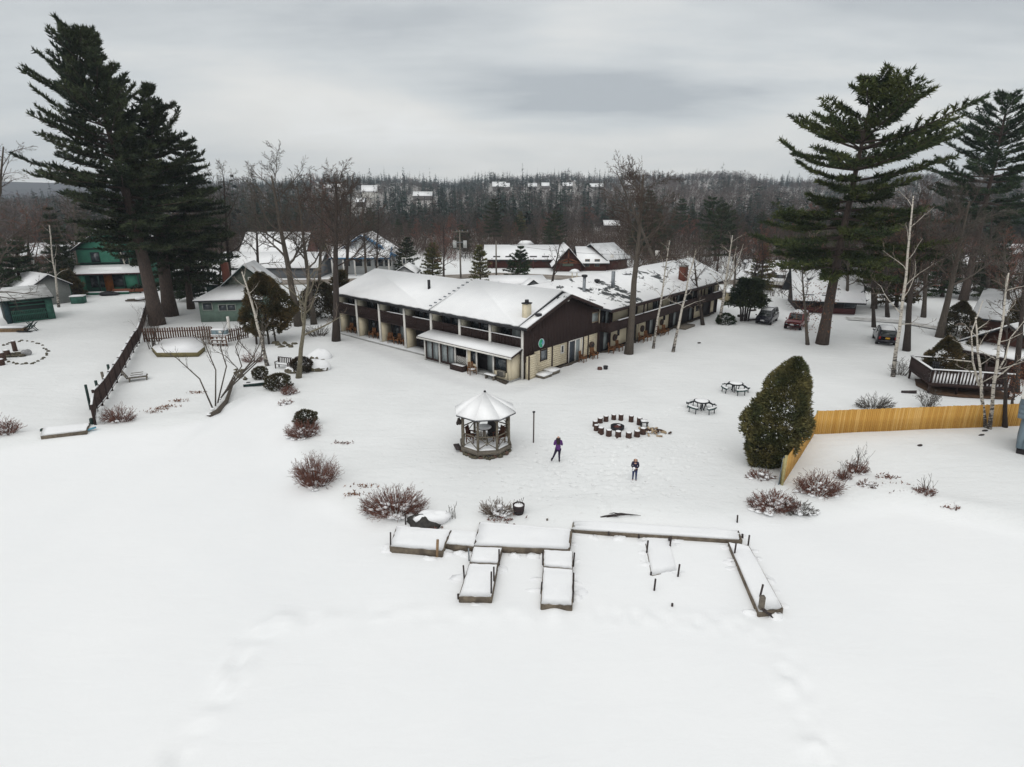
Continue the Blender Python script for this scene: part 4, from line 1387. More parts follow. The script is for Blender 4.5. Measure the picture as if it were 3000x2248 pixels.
for k in range(6):
    G().blob((rs.gauss(0, .4), rs.gauss(0, .25), .1), (.16, .12, .06), k, nu=8, nv=5).build('snow', SNOW, wp)

# barrel planter by the docks
bp = thing('barrel_planter', 'dark half-barrel planter filled with snow behind the docks', 'planter', at(*pA(1428, 178)))
G().lathe([(0.24, -.03), (0.275, .2), (0.30, 0.46), (0.265, 0.46), (0.25, 0.38), (0.02, 0.38)], (0, 0, 0), 20).build('barrel', mat('dark_barrel', (0.045, 0.03, 0.03), (0.03, 0.02, 0.022), scale=4), bp)
for z in (0.08, 0.33):
    G().lathe([(0.262 + z * .09, z), (0.267 + z * .09, z + .05)], (0, 0, 0), 20).build('hoop', DARKMETAL, bp)
G().lathe([(0.26, .39), (0.2, .44), (0.05, .45)], (0, 0, 0), 16).build('snow', SNOW, bp)
for k in range(4):
    G().tube([(0.08 * k - .1, 0.1, .42), (0.1 * k - .05, .14, .62 + .05 * k)], 0.012, 5).build('dry_stem', POSTWOOD, bp)


# ================================================================== round picnic tables
def picnic(label, loc, rz):
    TG = mat('dark_green_steel', (0.012, 0.055, 0.05), (0.01, 0.035, 0.035), rough=0.5)
    DF = mat('dark_blue_black_frame', (0.014, 0.016, 0.022), rough=0.5)
    t = thing('picnic_table', label, 'picnic table', loc, rz, 'round picnic tables on the lawn')
    G().tube([(0, 0, 0.69), (0, 0, 0.76)], 0.57, 24).build('tabletop', DF, t)
    G().lathe([(0.49, .76), (0.46, .80), (0.1, .81)], (0, 0, 0), 24).build('snow_cap', SNOW, t)
    for q in range(4):
        a = q * math.pi / 2
        arc = [(a + d) for d in np.linspace(-.42, .42, 7)]
        ins, out = [(0.82 * math.cos(u), 0.82 * math.sin(u)) for u in arc], [(1.1 * math.cos(u), 1.1 * math.sin(u)) for u in arc[::-1]]
        se = G().prism(ins + out, 0.38, 0.455).build('bench_seat', TG, t)
        i2, o2 = [(0.87 * math.cos(u), 0.87 * math.sin(u)) for u in arc], [(1.05 * math.cos(u), 1.05 * math.sin(u)) for u in arc[::-1]]
        G().prism(i2 + o2, 0.457, 0.52).build('snow', SNOW, se)
        for d in (-.3, .3):
            u = a + d
            G().tube([(0.96 * math.cos(u), .96 * math.sin(u), 0.42), (1.0 * math.cos(u), 1.0 * math.sin(u), 0.0)], 0.034, 6).build('leg', DF, t)
        u = a + math.pi / 4
        G().tube([(0.5 * math.cos(u), .5 * math.sin(u), .72), (0.72 * math.cos(u), .72 * math.sin(u), .55), (1.06 * math.cos(u), 1.06 * math.sin(u), .47)], 0.042, 6).build('arm', DF, t)
        G().tube([(0.3 * math.cos(u), .3 * math.sin(u), .72), (0.2 * math.cos(u), .2 * math.sin(u), .0)], 0.034, 6).build('leg', DF, t)
    return t


picnic('round snow-topped picnic table on the lawn, the nearer and left one', at(2053, 1203), 0.6)
picnic('round snow-topped picnic table on the lawn, the farther one near the big cedar', at(2153, 1149), 0.15)

# ================================================================== fences
YEL = mat('new_yellow_fence_wood', (0.66, 0.38, 0.095), (0.55, 0.30, 0.068), scale=2.2, aniso=(3, 3, 0.5), bump=0.15)
YELPOST = mat('pale_new_post', (0.45, 0.40, 0.20), (0.36, 0.30, 0.14))


def board_fence(label, p0, p1, h, bw, m, back=1, hj=0.015, gap=0.008, postm=None, name='board_fence', seed=0, shades=None):
    p0, p1 = Vector(p0), Vector(p1)
    d = p1 - p0
    L_ = math.hypot(d.x, d.y)
    f = thing(name, label, 'fence', p0, math.atan2(d.y, d.x))
    n = max(1, int(L_ / bw))
    me = [G().box((0, 0, 0), (bw - gap, 0.03, h)).mesh('board', x) for x in (shades or [m])]
    r = random.Random(seed)
    for k in range(n):
        x = (k + .5) * L_ / n
        zz = float(gz(*(p0 + d * ((k + .5) / n)).xy)) - p0.z
        put(r.choice(me), 'board', f, (x, r.uniform(-.006, .006), zz + h / 2 + r.uniform(-hj, hj) - .03))
    for z in (h * .22, h * .78):
        G().box((L_ / 2, 0.05 * back, z), (L_, 0.06, 0.09)).build('rail', m, f)
    k = 0
    while k * 2.4 < L_:
        G().box((k * 2.4 + .05, 0.11 * back, h * .5 - .05), (0.1, 0.1, h)).build('post', postm or m, f)
        k += 1
    return f


yl, yr = at(2386, 1272), at(3040, 1246)
yh = hgt(yl, 2390, 1203)[0]
YSH = [YEL, mat('yellow_fence_wood_pale', (0.70, 0.43, 0.14), (0.58, 0.33, 0.09), scale=2.2, aniso=(3, 3, 0.5), bump=0.15),
       mat('yellow_fence_wood_deep', (0.58, 0.31, 0.065), (0.48, 0.25, 0.055), scale=2.2, aniso=(3, 3, 0.5), bump=0.15)]
board_fence('new yellow board fence running from the big cedar to the right edge', yl, yr, yh, 0.14, YEL, 1, postm=YELPOST, seed=1, shades=YSH)
ye = at(2292, 1424)
yf2 = board_fence('short yellow board fence leg running toward the lake beside the big cedar', ye + Vector((0.05, 0.12, 0)), yl + Vector((-0.1, -0.12, 0)), yh * 0.95, 0.14, YEL, 1, postm=YELPOST, seed=2, shades=YSH)
G().box((-0.06, 0.0, yh * .52), (0.1, 0.12, yh * 1.1)).build('end_post', YELPOST, yf2)
lb = thing('leaning_board', 'blue-grey board leaning against the end of the yellow fence', 'board', at(2284, 1415), 1.0)
G().box((0, 0, 0.75), (0.5, 0.04, 1.5), ry=0.15).build('board', mat('blue_grey_board', (0.16, 0.20, 0.24), (0.11, 0.14, 0.17)), lb)

# brown panel fence on the left
fp = [at(280, 1246), at(285, 1205)] + [at(x_, float(np.interp(x_, (285, 310, 356, 384, 406), (1205, 1177, 1100, 1046, 1007)))) for x_ in (300, 315, 329, 343, 356, 368, 380, 391, 401, 409)] + [at(419, 975), at(428, 942), at(436, 912)]
FH = 1.55
BROWNP = mat('brown_fence_panel', (0.060, 0.030, 0.024), (0.042, 0.022, 0.018), scale=2, aniso=(8, 8, .6), bump=0.2)
bf = thing('panel_fence', 'dark brown panel fence with snow on its rails running back from the left shore', 'fence', fp[0])
for k in range(len(fp) - 1):
    a, b = fp[k] - fp[0], fp[k + 1] - fp[0]
    h = FH * (1.0 if k else 0.9)
    dvec = (b - a).normalized()
    nrm = Vector((-dvec.y, dvec.x, 0))
    g = G()
    nbd = 9
    for q in range(nbd):
        u0, u1 = a.lerp(b, (q + .06) / nbd), a.lerp(b, (q + .94) / nbd)
        g.beam(u0 + Vector((0, 0, h * .56)) + nrm * (0.008 * (q % 2)), u1 + Vector((0, 0, h * .56)) + nrm * (0.008 * (q % 2)), 0.03, h * .8)
    g.build('panel', BROWNP, bf)
    for z in (h * .13, h * .98):
        G().beam(a + Vector((0, 0, z)), b + Vector((0, 0, z)), 0.10, 0.07).build('rail', BROWNP, bf)
        G().beam(a.lerp(b, .06) + Vector((0, 0, z + .055)), a.lerp(b, .94) + Vector((0, 0, z + .055)), 0.12, 0.045).build('rail_snow', SNOW, bf)
    G().box((a.x, a.y, h * .52), (0.12, 0.12, h * 1.06)).build('post', BROWN, bf)
e_ = thing('gate_stub', 'old green post leaning at the lake end of the brown fence', 'post', at(266, 1200))
G().tube([(0, 0, 0), (0.02, 0, 1.9)], 0.09, 7).build('post', GREENDK, e_)
for (px, py), lab in (((296, 1180), 'old grey-green post behind the brown fence, nearest of three'), ((313, 1152), 'old pinkish post behind the brown fence, middle of three'),
                      ((330, 1128), 'old grey-green post behind the brown fence, farthest of three')):
    p = thing('fence_post', lab, 'post', at(px, py), 0, 'old posts behind the brown fence')
    G().tube([(0, 0, 0), (-0.05, 0, 1.75)], 0.1, 7).build('post', GREENDK if 'green' in lab else GREYWOOD, p)
# picket fence
PICK = mat('rusty_picket_wood', (0.115, 0.055, 0.032), (0.06, 0.03, 0.022), scale=3)
for lab, a, b, h in (('weathered brown picket fence behind the snowy raised bed', at(421, 1003), at(628, 996), 1.5),
                     ('weathered picket fence right of the wooden potting rack', at(668, 1003), at(730, 990), 1.35)):
    d = b - a
    L_ = d.length
    f = thing('picket_fence', lab, 'fence', a, math.atan2(d.y, d.x))
    n = int(L_ / 0.24)
    me = G().prism([(-.075, -.012), (.075, -.012), (.075, .012), (-.075, .012)], 0, h).mesh('picket', PICK)
    for k in range(n):
        put(me, 'picket', f, ((k + .5) * L_ / n, 0, rs.uniform(-.06, .04)))
    for z in (.35, 1.1):
        G().box((L_ / 2, 0.04, z), (L_, 0.05, 0.08)).build('rail', PICK, f)
a, b = at(500, 876), at(604, 853)
board_fence('black board fence behind the great pine, in front of the snowy yard', a, b, 1.5, 0.3, mat('black_fence_wood', (0.022, 0.016, 0.016)), name='black_fence', seed=5, gap=0.05)

# ================================================================== left yard odds and ends
rb = thing('raised_bed', 'low snow-filled raised bed with an olive timber rim beside the picket fence', 'raised bed', at(515, 1030))
OL = mat('olive_timber', (0.20, 0.165, 0.075), (0.13, 0.11, 0.05))
poly = [at(*p) - rb.location for p in ((462, 1046), (580, 1045), (600, 1028), (592, 1004), (545, 996), (480, 1006), (448, 1030))]
pp = [(p.x, p.y) for p in poly]
for k in range(len(pp)):
    a, b = pp[k], pp[(k + 1) % len(pp)]
    G().beam((a[0], a[1], .2), (b[0], b[1], .2), 0.1, 0.42).build('side_board', OL, rb)
G().prism(pp, 0.28, 0.44).build('snow', SNOW, rb)
pk = thing('potting_rack', 'brown wooden rack with snowy rungs and a pale cooler on top, against the picket fence', 'rack', at(648, 1013), -0.05)
RW = mat('brown_rack_wood', (0.14, 0.07, 0.04), (0.09, 0.045, 0.03))
for x in (-.75, -.2, .35, .75):
    G().box((x, -.25, .55), (0.12, 0.08, 1.1)).build('leg', RW, pk)
for z in (.25, .62, 1.0):
    b_ = G().box((0, -.25, z), (1.6, 0.07, 0.13)).build('rung', RW, pk)
    G().box((0, -.28, z + .08), (1.5, 0.14, 0.05)).build('snow', SNOW, b_)
G().box((0, .2, 1.12), (1.7, 0.9, 0.06)).build('shelf', RW, pk)
G().box((0, .2, 1.18), (1.65, .85, .06)).build('snow', SNOW, pk)
ck = thing('cooler', 'pale blue-grey cooler with a snowy lid on the wooden rack', 'cooler', at(648, 1013) + Vector((0, .2, 1.215)))
G().box((0, 0, .22), (1.5, .6, .44)).build('box', mat('pale_blue_plastic', (0.22, 0.30, 0.33), (0.17, 0.22, 0.25)), ck)
G().box((0, 0, .49), (1.55, .65, .1)).build('lid_snow', SNOW, ck)
G().box((.15, -.31, .25), (.3, .02, .26)).build('label', WHITE, ck)
wpost = thing('porch_post', 'white square post beside the wooden rack', 'post', at(675, 985))
G().box((0, 0, 1.1), (.22, .22, 2.2)).build('post', WHITE, wpost)
lc = thing('lounge_chair', 'weathered wooden lounge chair filled with snow right of the brown fence', 'chair', at(405, 1115), 0.5)
for y in (-.32, .32):
    G().beam((-.8, y, .36), (.75, y, .36), .06, .1).build('side_rail', GREYWOOD, lc)
    G().beam((-.75, y, .36), (-1.05, y, .95), .06, .08).build('back_rail', GREYWOOD, lc)
    for x in (-.6, .65):
        G().box((x, y, .17), (.07, .07, .34)).build('leg', GREYWOOD, lc)
    G().box((0.0, y * 1.1, .6), (.9, .09, .04)).build('armrest', GREYWOOD, lc)
for k in range(6):
    G().box((-.65 + k * .26, 0, .40), (.16, .6, .03)).build('slat', GREYWOOD, lc)
for k in range(3):
    G().box((-.84 - k * .09, 0, .52 + k * .17), (.04, .6, .12), ry=-.45).build('back_slat', GREYWOOD, lc)
G().box((0.0, 0, .45), (1.3, .56, .07)).build('snow', SNOW, lc)
# ring of stones with stumps at the left edge
for k in range(30):
    a = R(-165 + k * 10.6)
    p = at(66 + 72 * math.cos(a) + rs.uniform(-4, 4), 1034 - 33 * math.sin(a) + rs.uniform(-2, 2))
    s_ = G().blob((0, 0, .04), (rs.uniform(.08, .2), rs.uniform(.07, .14), rs.uniform(.05, .13)), k, nu=8, nv=5).build('ring_stone', STONE)
    s_.location = p
    tag(s_, 'small dark stone of the snowy ring at the left edge, ' + ('on its right end' if math.cos(a) > .8 else 'along its near side' if a < 0 and a > -math.pi else 'along its far side'), 'stone', 'stones of the left circle')
for X, Y, r, h, lab in ((45, 1028, .2, 1.0, 'tall red-brown log standing at the left stone circle'), (8, 1056, .3, .75, 'stout log stump at the left edge beside the stone circle'),
                        (22, 1044, .28, .6, 'second log stump behind the stout one at the left edge'), (4, 1070, .3, .55, 'lowest log stump at the left edge by the stone circle')):
    s_ = thing('log_stump', lab, 'stump', at(X, Y))
    G().lathe([(r * 1.05, -.05), (r, h * .5), (r * .96, h)], (0, 0, 0), 10).build('log', BARK, s_)
    G().lathe([(r * .9, h), (r * .6, h + .07), (.02, h + .09)], (0, 0, 0), 10).build('snow_cap', SNOW, s_)
bo = thing('boulder', 'grey boulder dusted with snow inside the left stone circle', 'boulder', at(78, 1040))
G().blob((0, 0, .2), (.45, .35, .3), 4).build('stone', mat('grey_stone', (0.33, 0.33, 0.34), (0.22, 0.22, 0.22), bump=.3), bo)
for k in range(5):
    s_ = G().blob((0, 0, .06), (.4, .2, .14), k + 40, .3, nu=8, nv=5).build('rubble', STONE)
    s_.location = at(20 + 11 * k, 1046 - (k * 7) % 13)
    tag(s_, 'dark rubble lump under snow inside the left stone circle', 'stone', 'rubble inside the left circle')
lu = thing('lumber_pile', 'pile of tan planks under snow at the left edge before the green shed', 'lumber', at(18, 972), 0.06)
for k in range(6):
    G().box((0, (k % 3) * .3 - .3, .12 + .22 * (k // 3)), (4.4, .26, .18)).build('plank', mat('tan_plank', (0.28, 0.19, 0.11), (0.18, 0.12, 0.07)), lu)
G().box((0, 0, .56), (4.4, 1.0, .14)).build('snow', SNOW, lu)
wb = thing('garden_chairs', 'dark green folded garden chair standing in the snow right of the lumber pile', 'chair', at(95, 970), 0.4)
for x0, y0, x1, y1 in ((-.5, 0, .35, 1.2), (.5, 0, -.3, 1.1), (-.2, .2, .6, 1.0), (-.6, .3, .0, .9)):
    for w_ in (-.25, .25):
        G().beam((x0, w_, y0), (x1, w_, y1), .09, .06).build('frame', GREENDK, wb)
G().box((0.0, 0, .55), (.7, .5, .05)).build('seat', GREENDK, wb)
sl = thing('plank_sled', 'dark boards and a sled frame lying in the snow left of the lumber', 'sled', at(72, 974), .1)
G().box((0, 0, .1), (1.5, .4, .08), ry=.08).build('board', DARKMETAL, sl)
G().beam((-.7, .3, .1), (.8, .3, .4), .07, .07).build('runner', DARKMETAL, sl)
# bench, rocks, board beside the leaning birch
bn = thing('garden_bench', 'slatted brown and white garden bench behind the evergreen shrubs', 'bench', at(832, 1080), -0.35)
for k in range(7):
    G().box((-.6 + k * .2, .22, .72), (.09, .035, .5), rx=-.12).build('back_slat', BROWN, bn)
for k in range(3):
    G().box((0, -.2 + k * .16, .42), (1.45, .12, .04)).build('seat_slat', BROWN, bn)
G().box((0, -.06, .48), (1.35, .4, .07)).build('snow', SNOW, bn)
b_ = G().box((0, .26, .98), (1.5, .05, .08)).build('top_rail', BROWN, bn)
G().box((0, .27, 1.04), (1.5, .08, .04)).build('snow', SNOW, b_)
for x in (-.7, .7):
    G().box((x, .2, .45), (.07, .07, .95)).build('leg', BROWN, bn)
    G().box((x, -.26, .3), (.07, .07, .6)).build('leg', BROWN, bn)
    G().box((x, -.03, .62), (.08, .55, .05)).build('armrest', BROWN, bn)
for px, py, s_, lab in ((938, 1048, (1.3, .9, .75), 'big boulder under a smooth snow cap, farther of two'), (922, 1082, (1.5, 1.0, .8), 'big boulder under a smooth snow cap, nearer of two'),
                        (858, 1090, (.8, .6, .45), 'snow-covered boulder left of the grey tree trunk')):
    b_ = thing('snowy_boulder', lab, 'boulder', at(px, py))
    G().blob((0, -.03, s_[2] * .12), (s_[0] * .97, s_[1] * .97, s_[2] * .8), int(px), .12).build('stone', STONE, b_)
    G().blob((0.02, .05, s_[2] * .22), (s_[0], s_[1], s_[2] * .85), int(px), .12, 18, 10).build('snow', SNOW, b_, smooth=True)
br = thing('game_board', 'low white-topped board with a dark hole lying left of the evergreen shrub', 'board', at(748, 1130), .18)
G().box((0, 0, .16), (1.7, .6, .2), ry=-.06).build('box', GREENDK, br)
G().box((0, 0, .285), (1.66, .56, .04), ry=-.06).build('snow', SNOW, br)
G().box((-.5, -.02, .315), (.3, .2, .02), ry=-.06).build('hole', DARKMETAL, br)
for k in range(12):
    s_ = G().blob((0, 0, .05), (rs.uniform(.14, .3), rs.uniform(.1, .18), rs.uniform(.1, .18)), k + 70, .3, nu=8, nv=5).build('garden_rock', STONE)
    s_.location = at(700 + rs.uniform(-12, 22), 1085 + k * 2.6)
    tag(s_, 'dark rock poking out of the snow among the left garden shrubs', 'rock', 'rocks in the left garden bed')
for k in range(7):
    s_ = G().blob((0, 0, .05), (rs.uniform(.2, .4), rs.uniform(.15, .25), rs.uniform(.15, .25)), k + 90, .3, nu=8, nv=5).build('garden_rock', STONE)
    s_.location = at(808 + k * 9, 1008 + (k * 5) % 14)
    tag(s_, 'dark snow-dusted rock at the foot of the brown cedars', 'rock', 'rocks below the brown cedars')
# shore rock and driftwood
sr = thing('shore_rock', 'dark jagged rock under snow behind the left dock platform', 'rock', at(1238, 1537))
G().blob((0, 0, .12), (.75, .4, .34), 3, .3).build('stone', mat('dark_wet_rock', (0.06, 0.055, 0.05), (0.03, 0.03, 0.028), bump=.6), sr)
G().blob((.45, .22, .22), (1.0, .42, .34), 8, .15, 16, 9).build('snow', SNOW, sr, smooth=True)
dw = thing('driftwood', 'dark branch of driftwood lying in the snow above the docks', 'driftwood', at(1803, 1516))
for k in range(7):
    a0 = Vector((-.75 + .1 * k, rs.uniform(-.1, .1), .06))
    G().tube([a0, a0 + Vector((.5, rs.uniform(-.1, .1), .08)), a0 + Vector((.9 + .08 * k, rs.uniform(-.28, .12), .06 + .1 * (k % 2)))], [.035, .025, .01], 5).build('branch', POSTWOOD, dw)
ls = thing('fallen_branch', 'small dark log lying in the snow before the brown deck', 'log', at(2663, 1151), -.15)
G().tube([(-.55, 0, .06), (.5, 0, .09)], [.1, .13], 8).build('log', POSTWOOD, ls)
for px, py, lab in ((2885, 1264, 'dark chip of wood on the snow below the twin birches'), (2875, 1277, 'second dark chip on the snow below the twin birches'), (2695, 1307, 'lone dark chip on the snow before the yellow fence'),
                    (2048, 1006, 'dark bird-like lump in the snow left of the second birch')):
    s_ = thing('wood_chip', lab, 'debris', at(px, py), .3)
    G().blob((0, 0, .05), (.22, .09, .07), int(px), nu=8, nv=5).build('lump', POSTWOOD, s_)
# ================================================================== trees and shrubs
BARK_GREY = mat('grey_brown_bark', (0.115, 0.095, 0.075), (0.06, 0.05, 0.042), scale=5, aniso=(4, 4, .8), bump=0.5)
BARK_DARK = mat('dark_bark', (0.060, 0.045, 0.037), (0.03, 0.024, 0.021), scale=5, aniso=(4, 4, .8), bump=0.5)
BARK_PINE = mat('pine_bark', (0.095, 0.068, 0.055), (0.045, 0.034, 0.03), scale=4, aniso=(4, 4, .7), bump=0.7)
BARK_PALE = mat('pale_grey_green_bark', (0.19, 0.17, 0.12), (0.12, 0.105, 0.075), scale=5, bump=0.3)
TWIG_BROWN = mat('brown_twigs', (0.085, 0.060, 0.046), (0.055, 0.040, 0.033), scale=.8, island=0.25)
TWIG_GREY = mat('grey_twigs', (0.10, 0.085, 0.07), (0.065, 0.055, 0.047), scale=.8, island=0.25)
TWIG_RED = mat('reddish_twigs', (0.19, 0.085, 0.062), (0.11, 0.052, 0.04), scale=1.6, island=0.5)
TWIG_PALE = mat('pale_twigs', (0.22, 0.175, 0.14), (0.14, 0.11, 0.09), scale=.8, island=0.25)
NEEDLE = mat('pine_needles', (0.038, 0.062, 0.024), (0.016, 0.034, 0.016), scale=.45, island=0.45, rough=.75, contrast=(.42, .58))
NEEDLE_DARK = mat('dark_pine_needles', (0.044, 0.056, 0.024), (0.016, 0.027, 0.014), scale=.4, island=0.45, rough=.75, contrast=(.42, .58))
NEEDLE_OLIVE = mat('olive_pine_needles', (0.066, 0.078, 0.020), (0.028, 0.044, 0.015), scale=.35, island=0.45, rough=.75, contrast=(.42, .58))
CEDAR = mat('bronze_green_cedar', (0.15, 0.130, 0.05), (0.062, 0.070, 0.027), scale=.9, island=0.5, rough=.8, contrast=(.4, .6))
CEDAR_BROWN = mat('brown_green_cedar', (0.095, 0.066, 0.026), (0.045, 0.042, 0.017), scale=.6, island=0.5, rough=.8, contrast=(.4, .6))
SHRUBGREEN = mat('dark_shrub_leaves', (0.058, 0.058, 0.026), (0.065, 0.045, 0.026), scale=1.6, island=0.5, rough=.7)
DEADLEAF = mat('dead_oak_leaves', (0.22, 0.10, 0.05), (0.14, 0.06, 0.035), scale=2, island=0.4)


def birch_mat():
    m = bpy.data.materials.new('birch_bark')
    m.use_nodes = True
    n = N(m.node_tree)
    p = m.node_tree.nodes['Principled BSDF']
    p.inputs['Roughness'].default_value = .8
    co = n('ShaderNodeTexCoord').outputs['Object']
    mp = n('ShaderNodeMapping', Vector=co, Scale=(2.2, 2.2, 7)).outputs[0]
    f = n('ShaderNodeTexNoise', Vector=mp, Scale=1.5, Detail=4.0, Roughness=.6).outputs[0]
    z = n('ShaderNodeSeparateXYZ', i0=co).outputs[2]
    low = n.math('MULTIPLY', n.math('SUBTRACT', 1.0, n.math('MINIMUM', n.math('DIVIDE', n.math('MAXIMUM', z, 0.0), 3.5), 1.0)), 0.16)
    k = n.ramp(n.math('ADD', f, low), [(.56, 0.), (.62, 1.)])
    c = n.mix(k, (.50, .46, .40), (.07, .06, .055))
    n.l.new(c, p.inputs['Base Color'])
    MATS['birch_bark'] = m
    return m


BIRCH = birch_mat()
UPV = np.array([0, 0, 1.0])


def unit(v):
    return v / max(np.linalg.norm(v), 1e-9)


class Branching:
    def __init__(s, seed):
        s.r = np.random.RandomState(seed)
        s.S = [[] for _ in range(6)]

    def grow(s, p, d, L, r, lev, top, par):
        """one limb and, from it, its side branches"""
        n = par['steps'][min(lev, len(par['steps']) - 1)]
        wob = par['wob'][min(lev, len(par['wob']) - 1)]
        up = par['up'][min(lev, len(par['up']) - 1)]
        pts, rad = [p], [r]
        for i in range(n):
            d = unit(d + s.r.normal(0, wob, 3) + UPV * up)
            p = p + d * (L / n)
            pts.append(p)
            rad.append(max(r * (1 - .82 * (i + 1) / n), par['rmin']))
        for i in range(n):
            s.S[lev].append((pts[i], pts[i + 1], rad[i], rad[i + 1]))
        if lev >= top:
            return
        k = par['kids'][lev]
        f0 = par['from'][lev]
        for j in range(k):
            f = f0 + (1 - f0) * (j + s.r.rand()) / k
            q = min(int(f * n), n - 1)
            w = f * n - q
            base = pts[q] * (1 - w) + pts[q + 1] * w
            ax = unit(pts[q + 1] - pts[q])
            side = unit(np.cross(ax, s.r.normal(0, 1, 3)))
            ang = par['ang'][lev] * s.r.uniform(.7, 1.25)
            nd = unit(ax * math.cos(ang) + side * math.sin(ang))
            ll = L * par['len'][lev] * (1 - .45 * f) * s.r.uniform(.6, 1.2)
            s.grow(base, nd, ll, max(min(r * .55, (rad[q] * (1 - w) + rad[q + 1] * w) * .72), par['rmin']), lev + 1, top, par)


PAR = dict(steps=(5, 5, 4, 2, 1), wob=(.09, .16, .2, .22, .25), up=(.03, .05, .05, .04, .03), kids=(9, 7, 5, 4), **{'from': (.3, .2, .15, .1)},
           ang=(.85, .8, .75, .7), len=(.52, .5, .48, .5), rmin=.011)


def bare_mesh(B, lo, hi, sides):
    g = G()
    for lev in range(lo, hi + 1):
        if not B.S[lev]:
            continue
        A = np.array([x[0] for x in B.S[lev]])
        E = np.array([x[1] for x in B.S[lev]])
        ra, rb = np.array([x[2] for x in B.S[lev]]), np.array([x[3] for x in B.S[lev]])
        if lev >= 4 or len(A) > 2500:
            g.spikes(A, E, ra * (1.5 if lev >= 4 else 1.25))
        else:
            g.segs(A, E, ra, rb, sides[min(lev, len(sides) - 1)])
    return g


def trunk_pts(base, top, h, lean, n=6, bend=0.0, seed=0):
    r = random.Random(seed)
    pts = []
    for i in range(n + 1):
        t = i / n
        w = math.sin(t * math.pi)
        pts.append(np.array([lean[0] * t + bend * w + r.uniform(-.06, .06) * w, lean[1] * t + r.uniform(-.1, .1) * w, h * t]))
    return pts


def bare_tree(name, label, bpx, tpx, r, seed, crown=.35, spread=.42, kids=10, bark=None, twig=None, group=None, cat='tree', bend=0.0, levels=4, droop=None, dens=1.0,
              ang=None, fork=None, base=None, rmin=.011, taper=.85, limb_r=.42):
    """a leafless tree whose trunk stands at pixel bpx and whose top shows at tpx"""
    b = base or at(*bpx)
    h, dx = hgt(b, *tpx) if bpx else tpx
    t = thing(name, label, cat, b, 0, group)
    B = Branching(seed)
    par = dict(PAR)
    par['rmin'] = rmin
    par['kids'] = (kids, max(2, int(7 * dens)), max(2, int(5 * dens)), 4)
    if ang:
        par['ang'] = (ang, .75, .7, .65)
    if droop:
        par['up'] = droop
    pts = trunk_pts(None, None, h, (dx, 0), 7, bend, seed)
    rad = [r * (1.25 if i == 0 else 1) * (1 - taper * (i / 7)) + .02 for i in range(8)]
    g = G().tube(pts, rad, 9)
    rs_ = B.r
    for j in range(kids):                       # main limbs
        f = crown + (0.97 - crown) * (j + rs_.rand() * .8) / kids
        q = min(int(f * 7), 6)
        p = pts[q] * (1 - (f * 7 - q)) + pts[q + 1] * (f * 7 - q)
        az = j * 2.4 + rs_.uniform(-.5, .5)
        el = rs_.uniform(.35, .8) + .5 * (f - crown)
        d = np.array([math.cos(az) * math.cos(el), math.sin(az) * math.cos(el), math.sin(el)])
        L = h * spread * (1 - .55 * ((f - crown) / (1 - crown))) * rs_.uniform(.75, 1.2)
        B.grow(p, d, L, max(rad[q] * limb_r, .03), 1, levels, par)
    tm = bare_mesh(B, 1, 1, (9, 6))
    for a in range(len(tm.v)):
        g.add(tm.v[a], [])
        g.f.append(tm.f[a] + g.n - len(tm.v[a]))
    g.build('trunk', bark or BARK_GREY, t)
    bare_mesh(B, 2, 4, (9, 6, 4, 3, 3)).build('crown', twig or TWIG_BROWN, t)
    return t


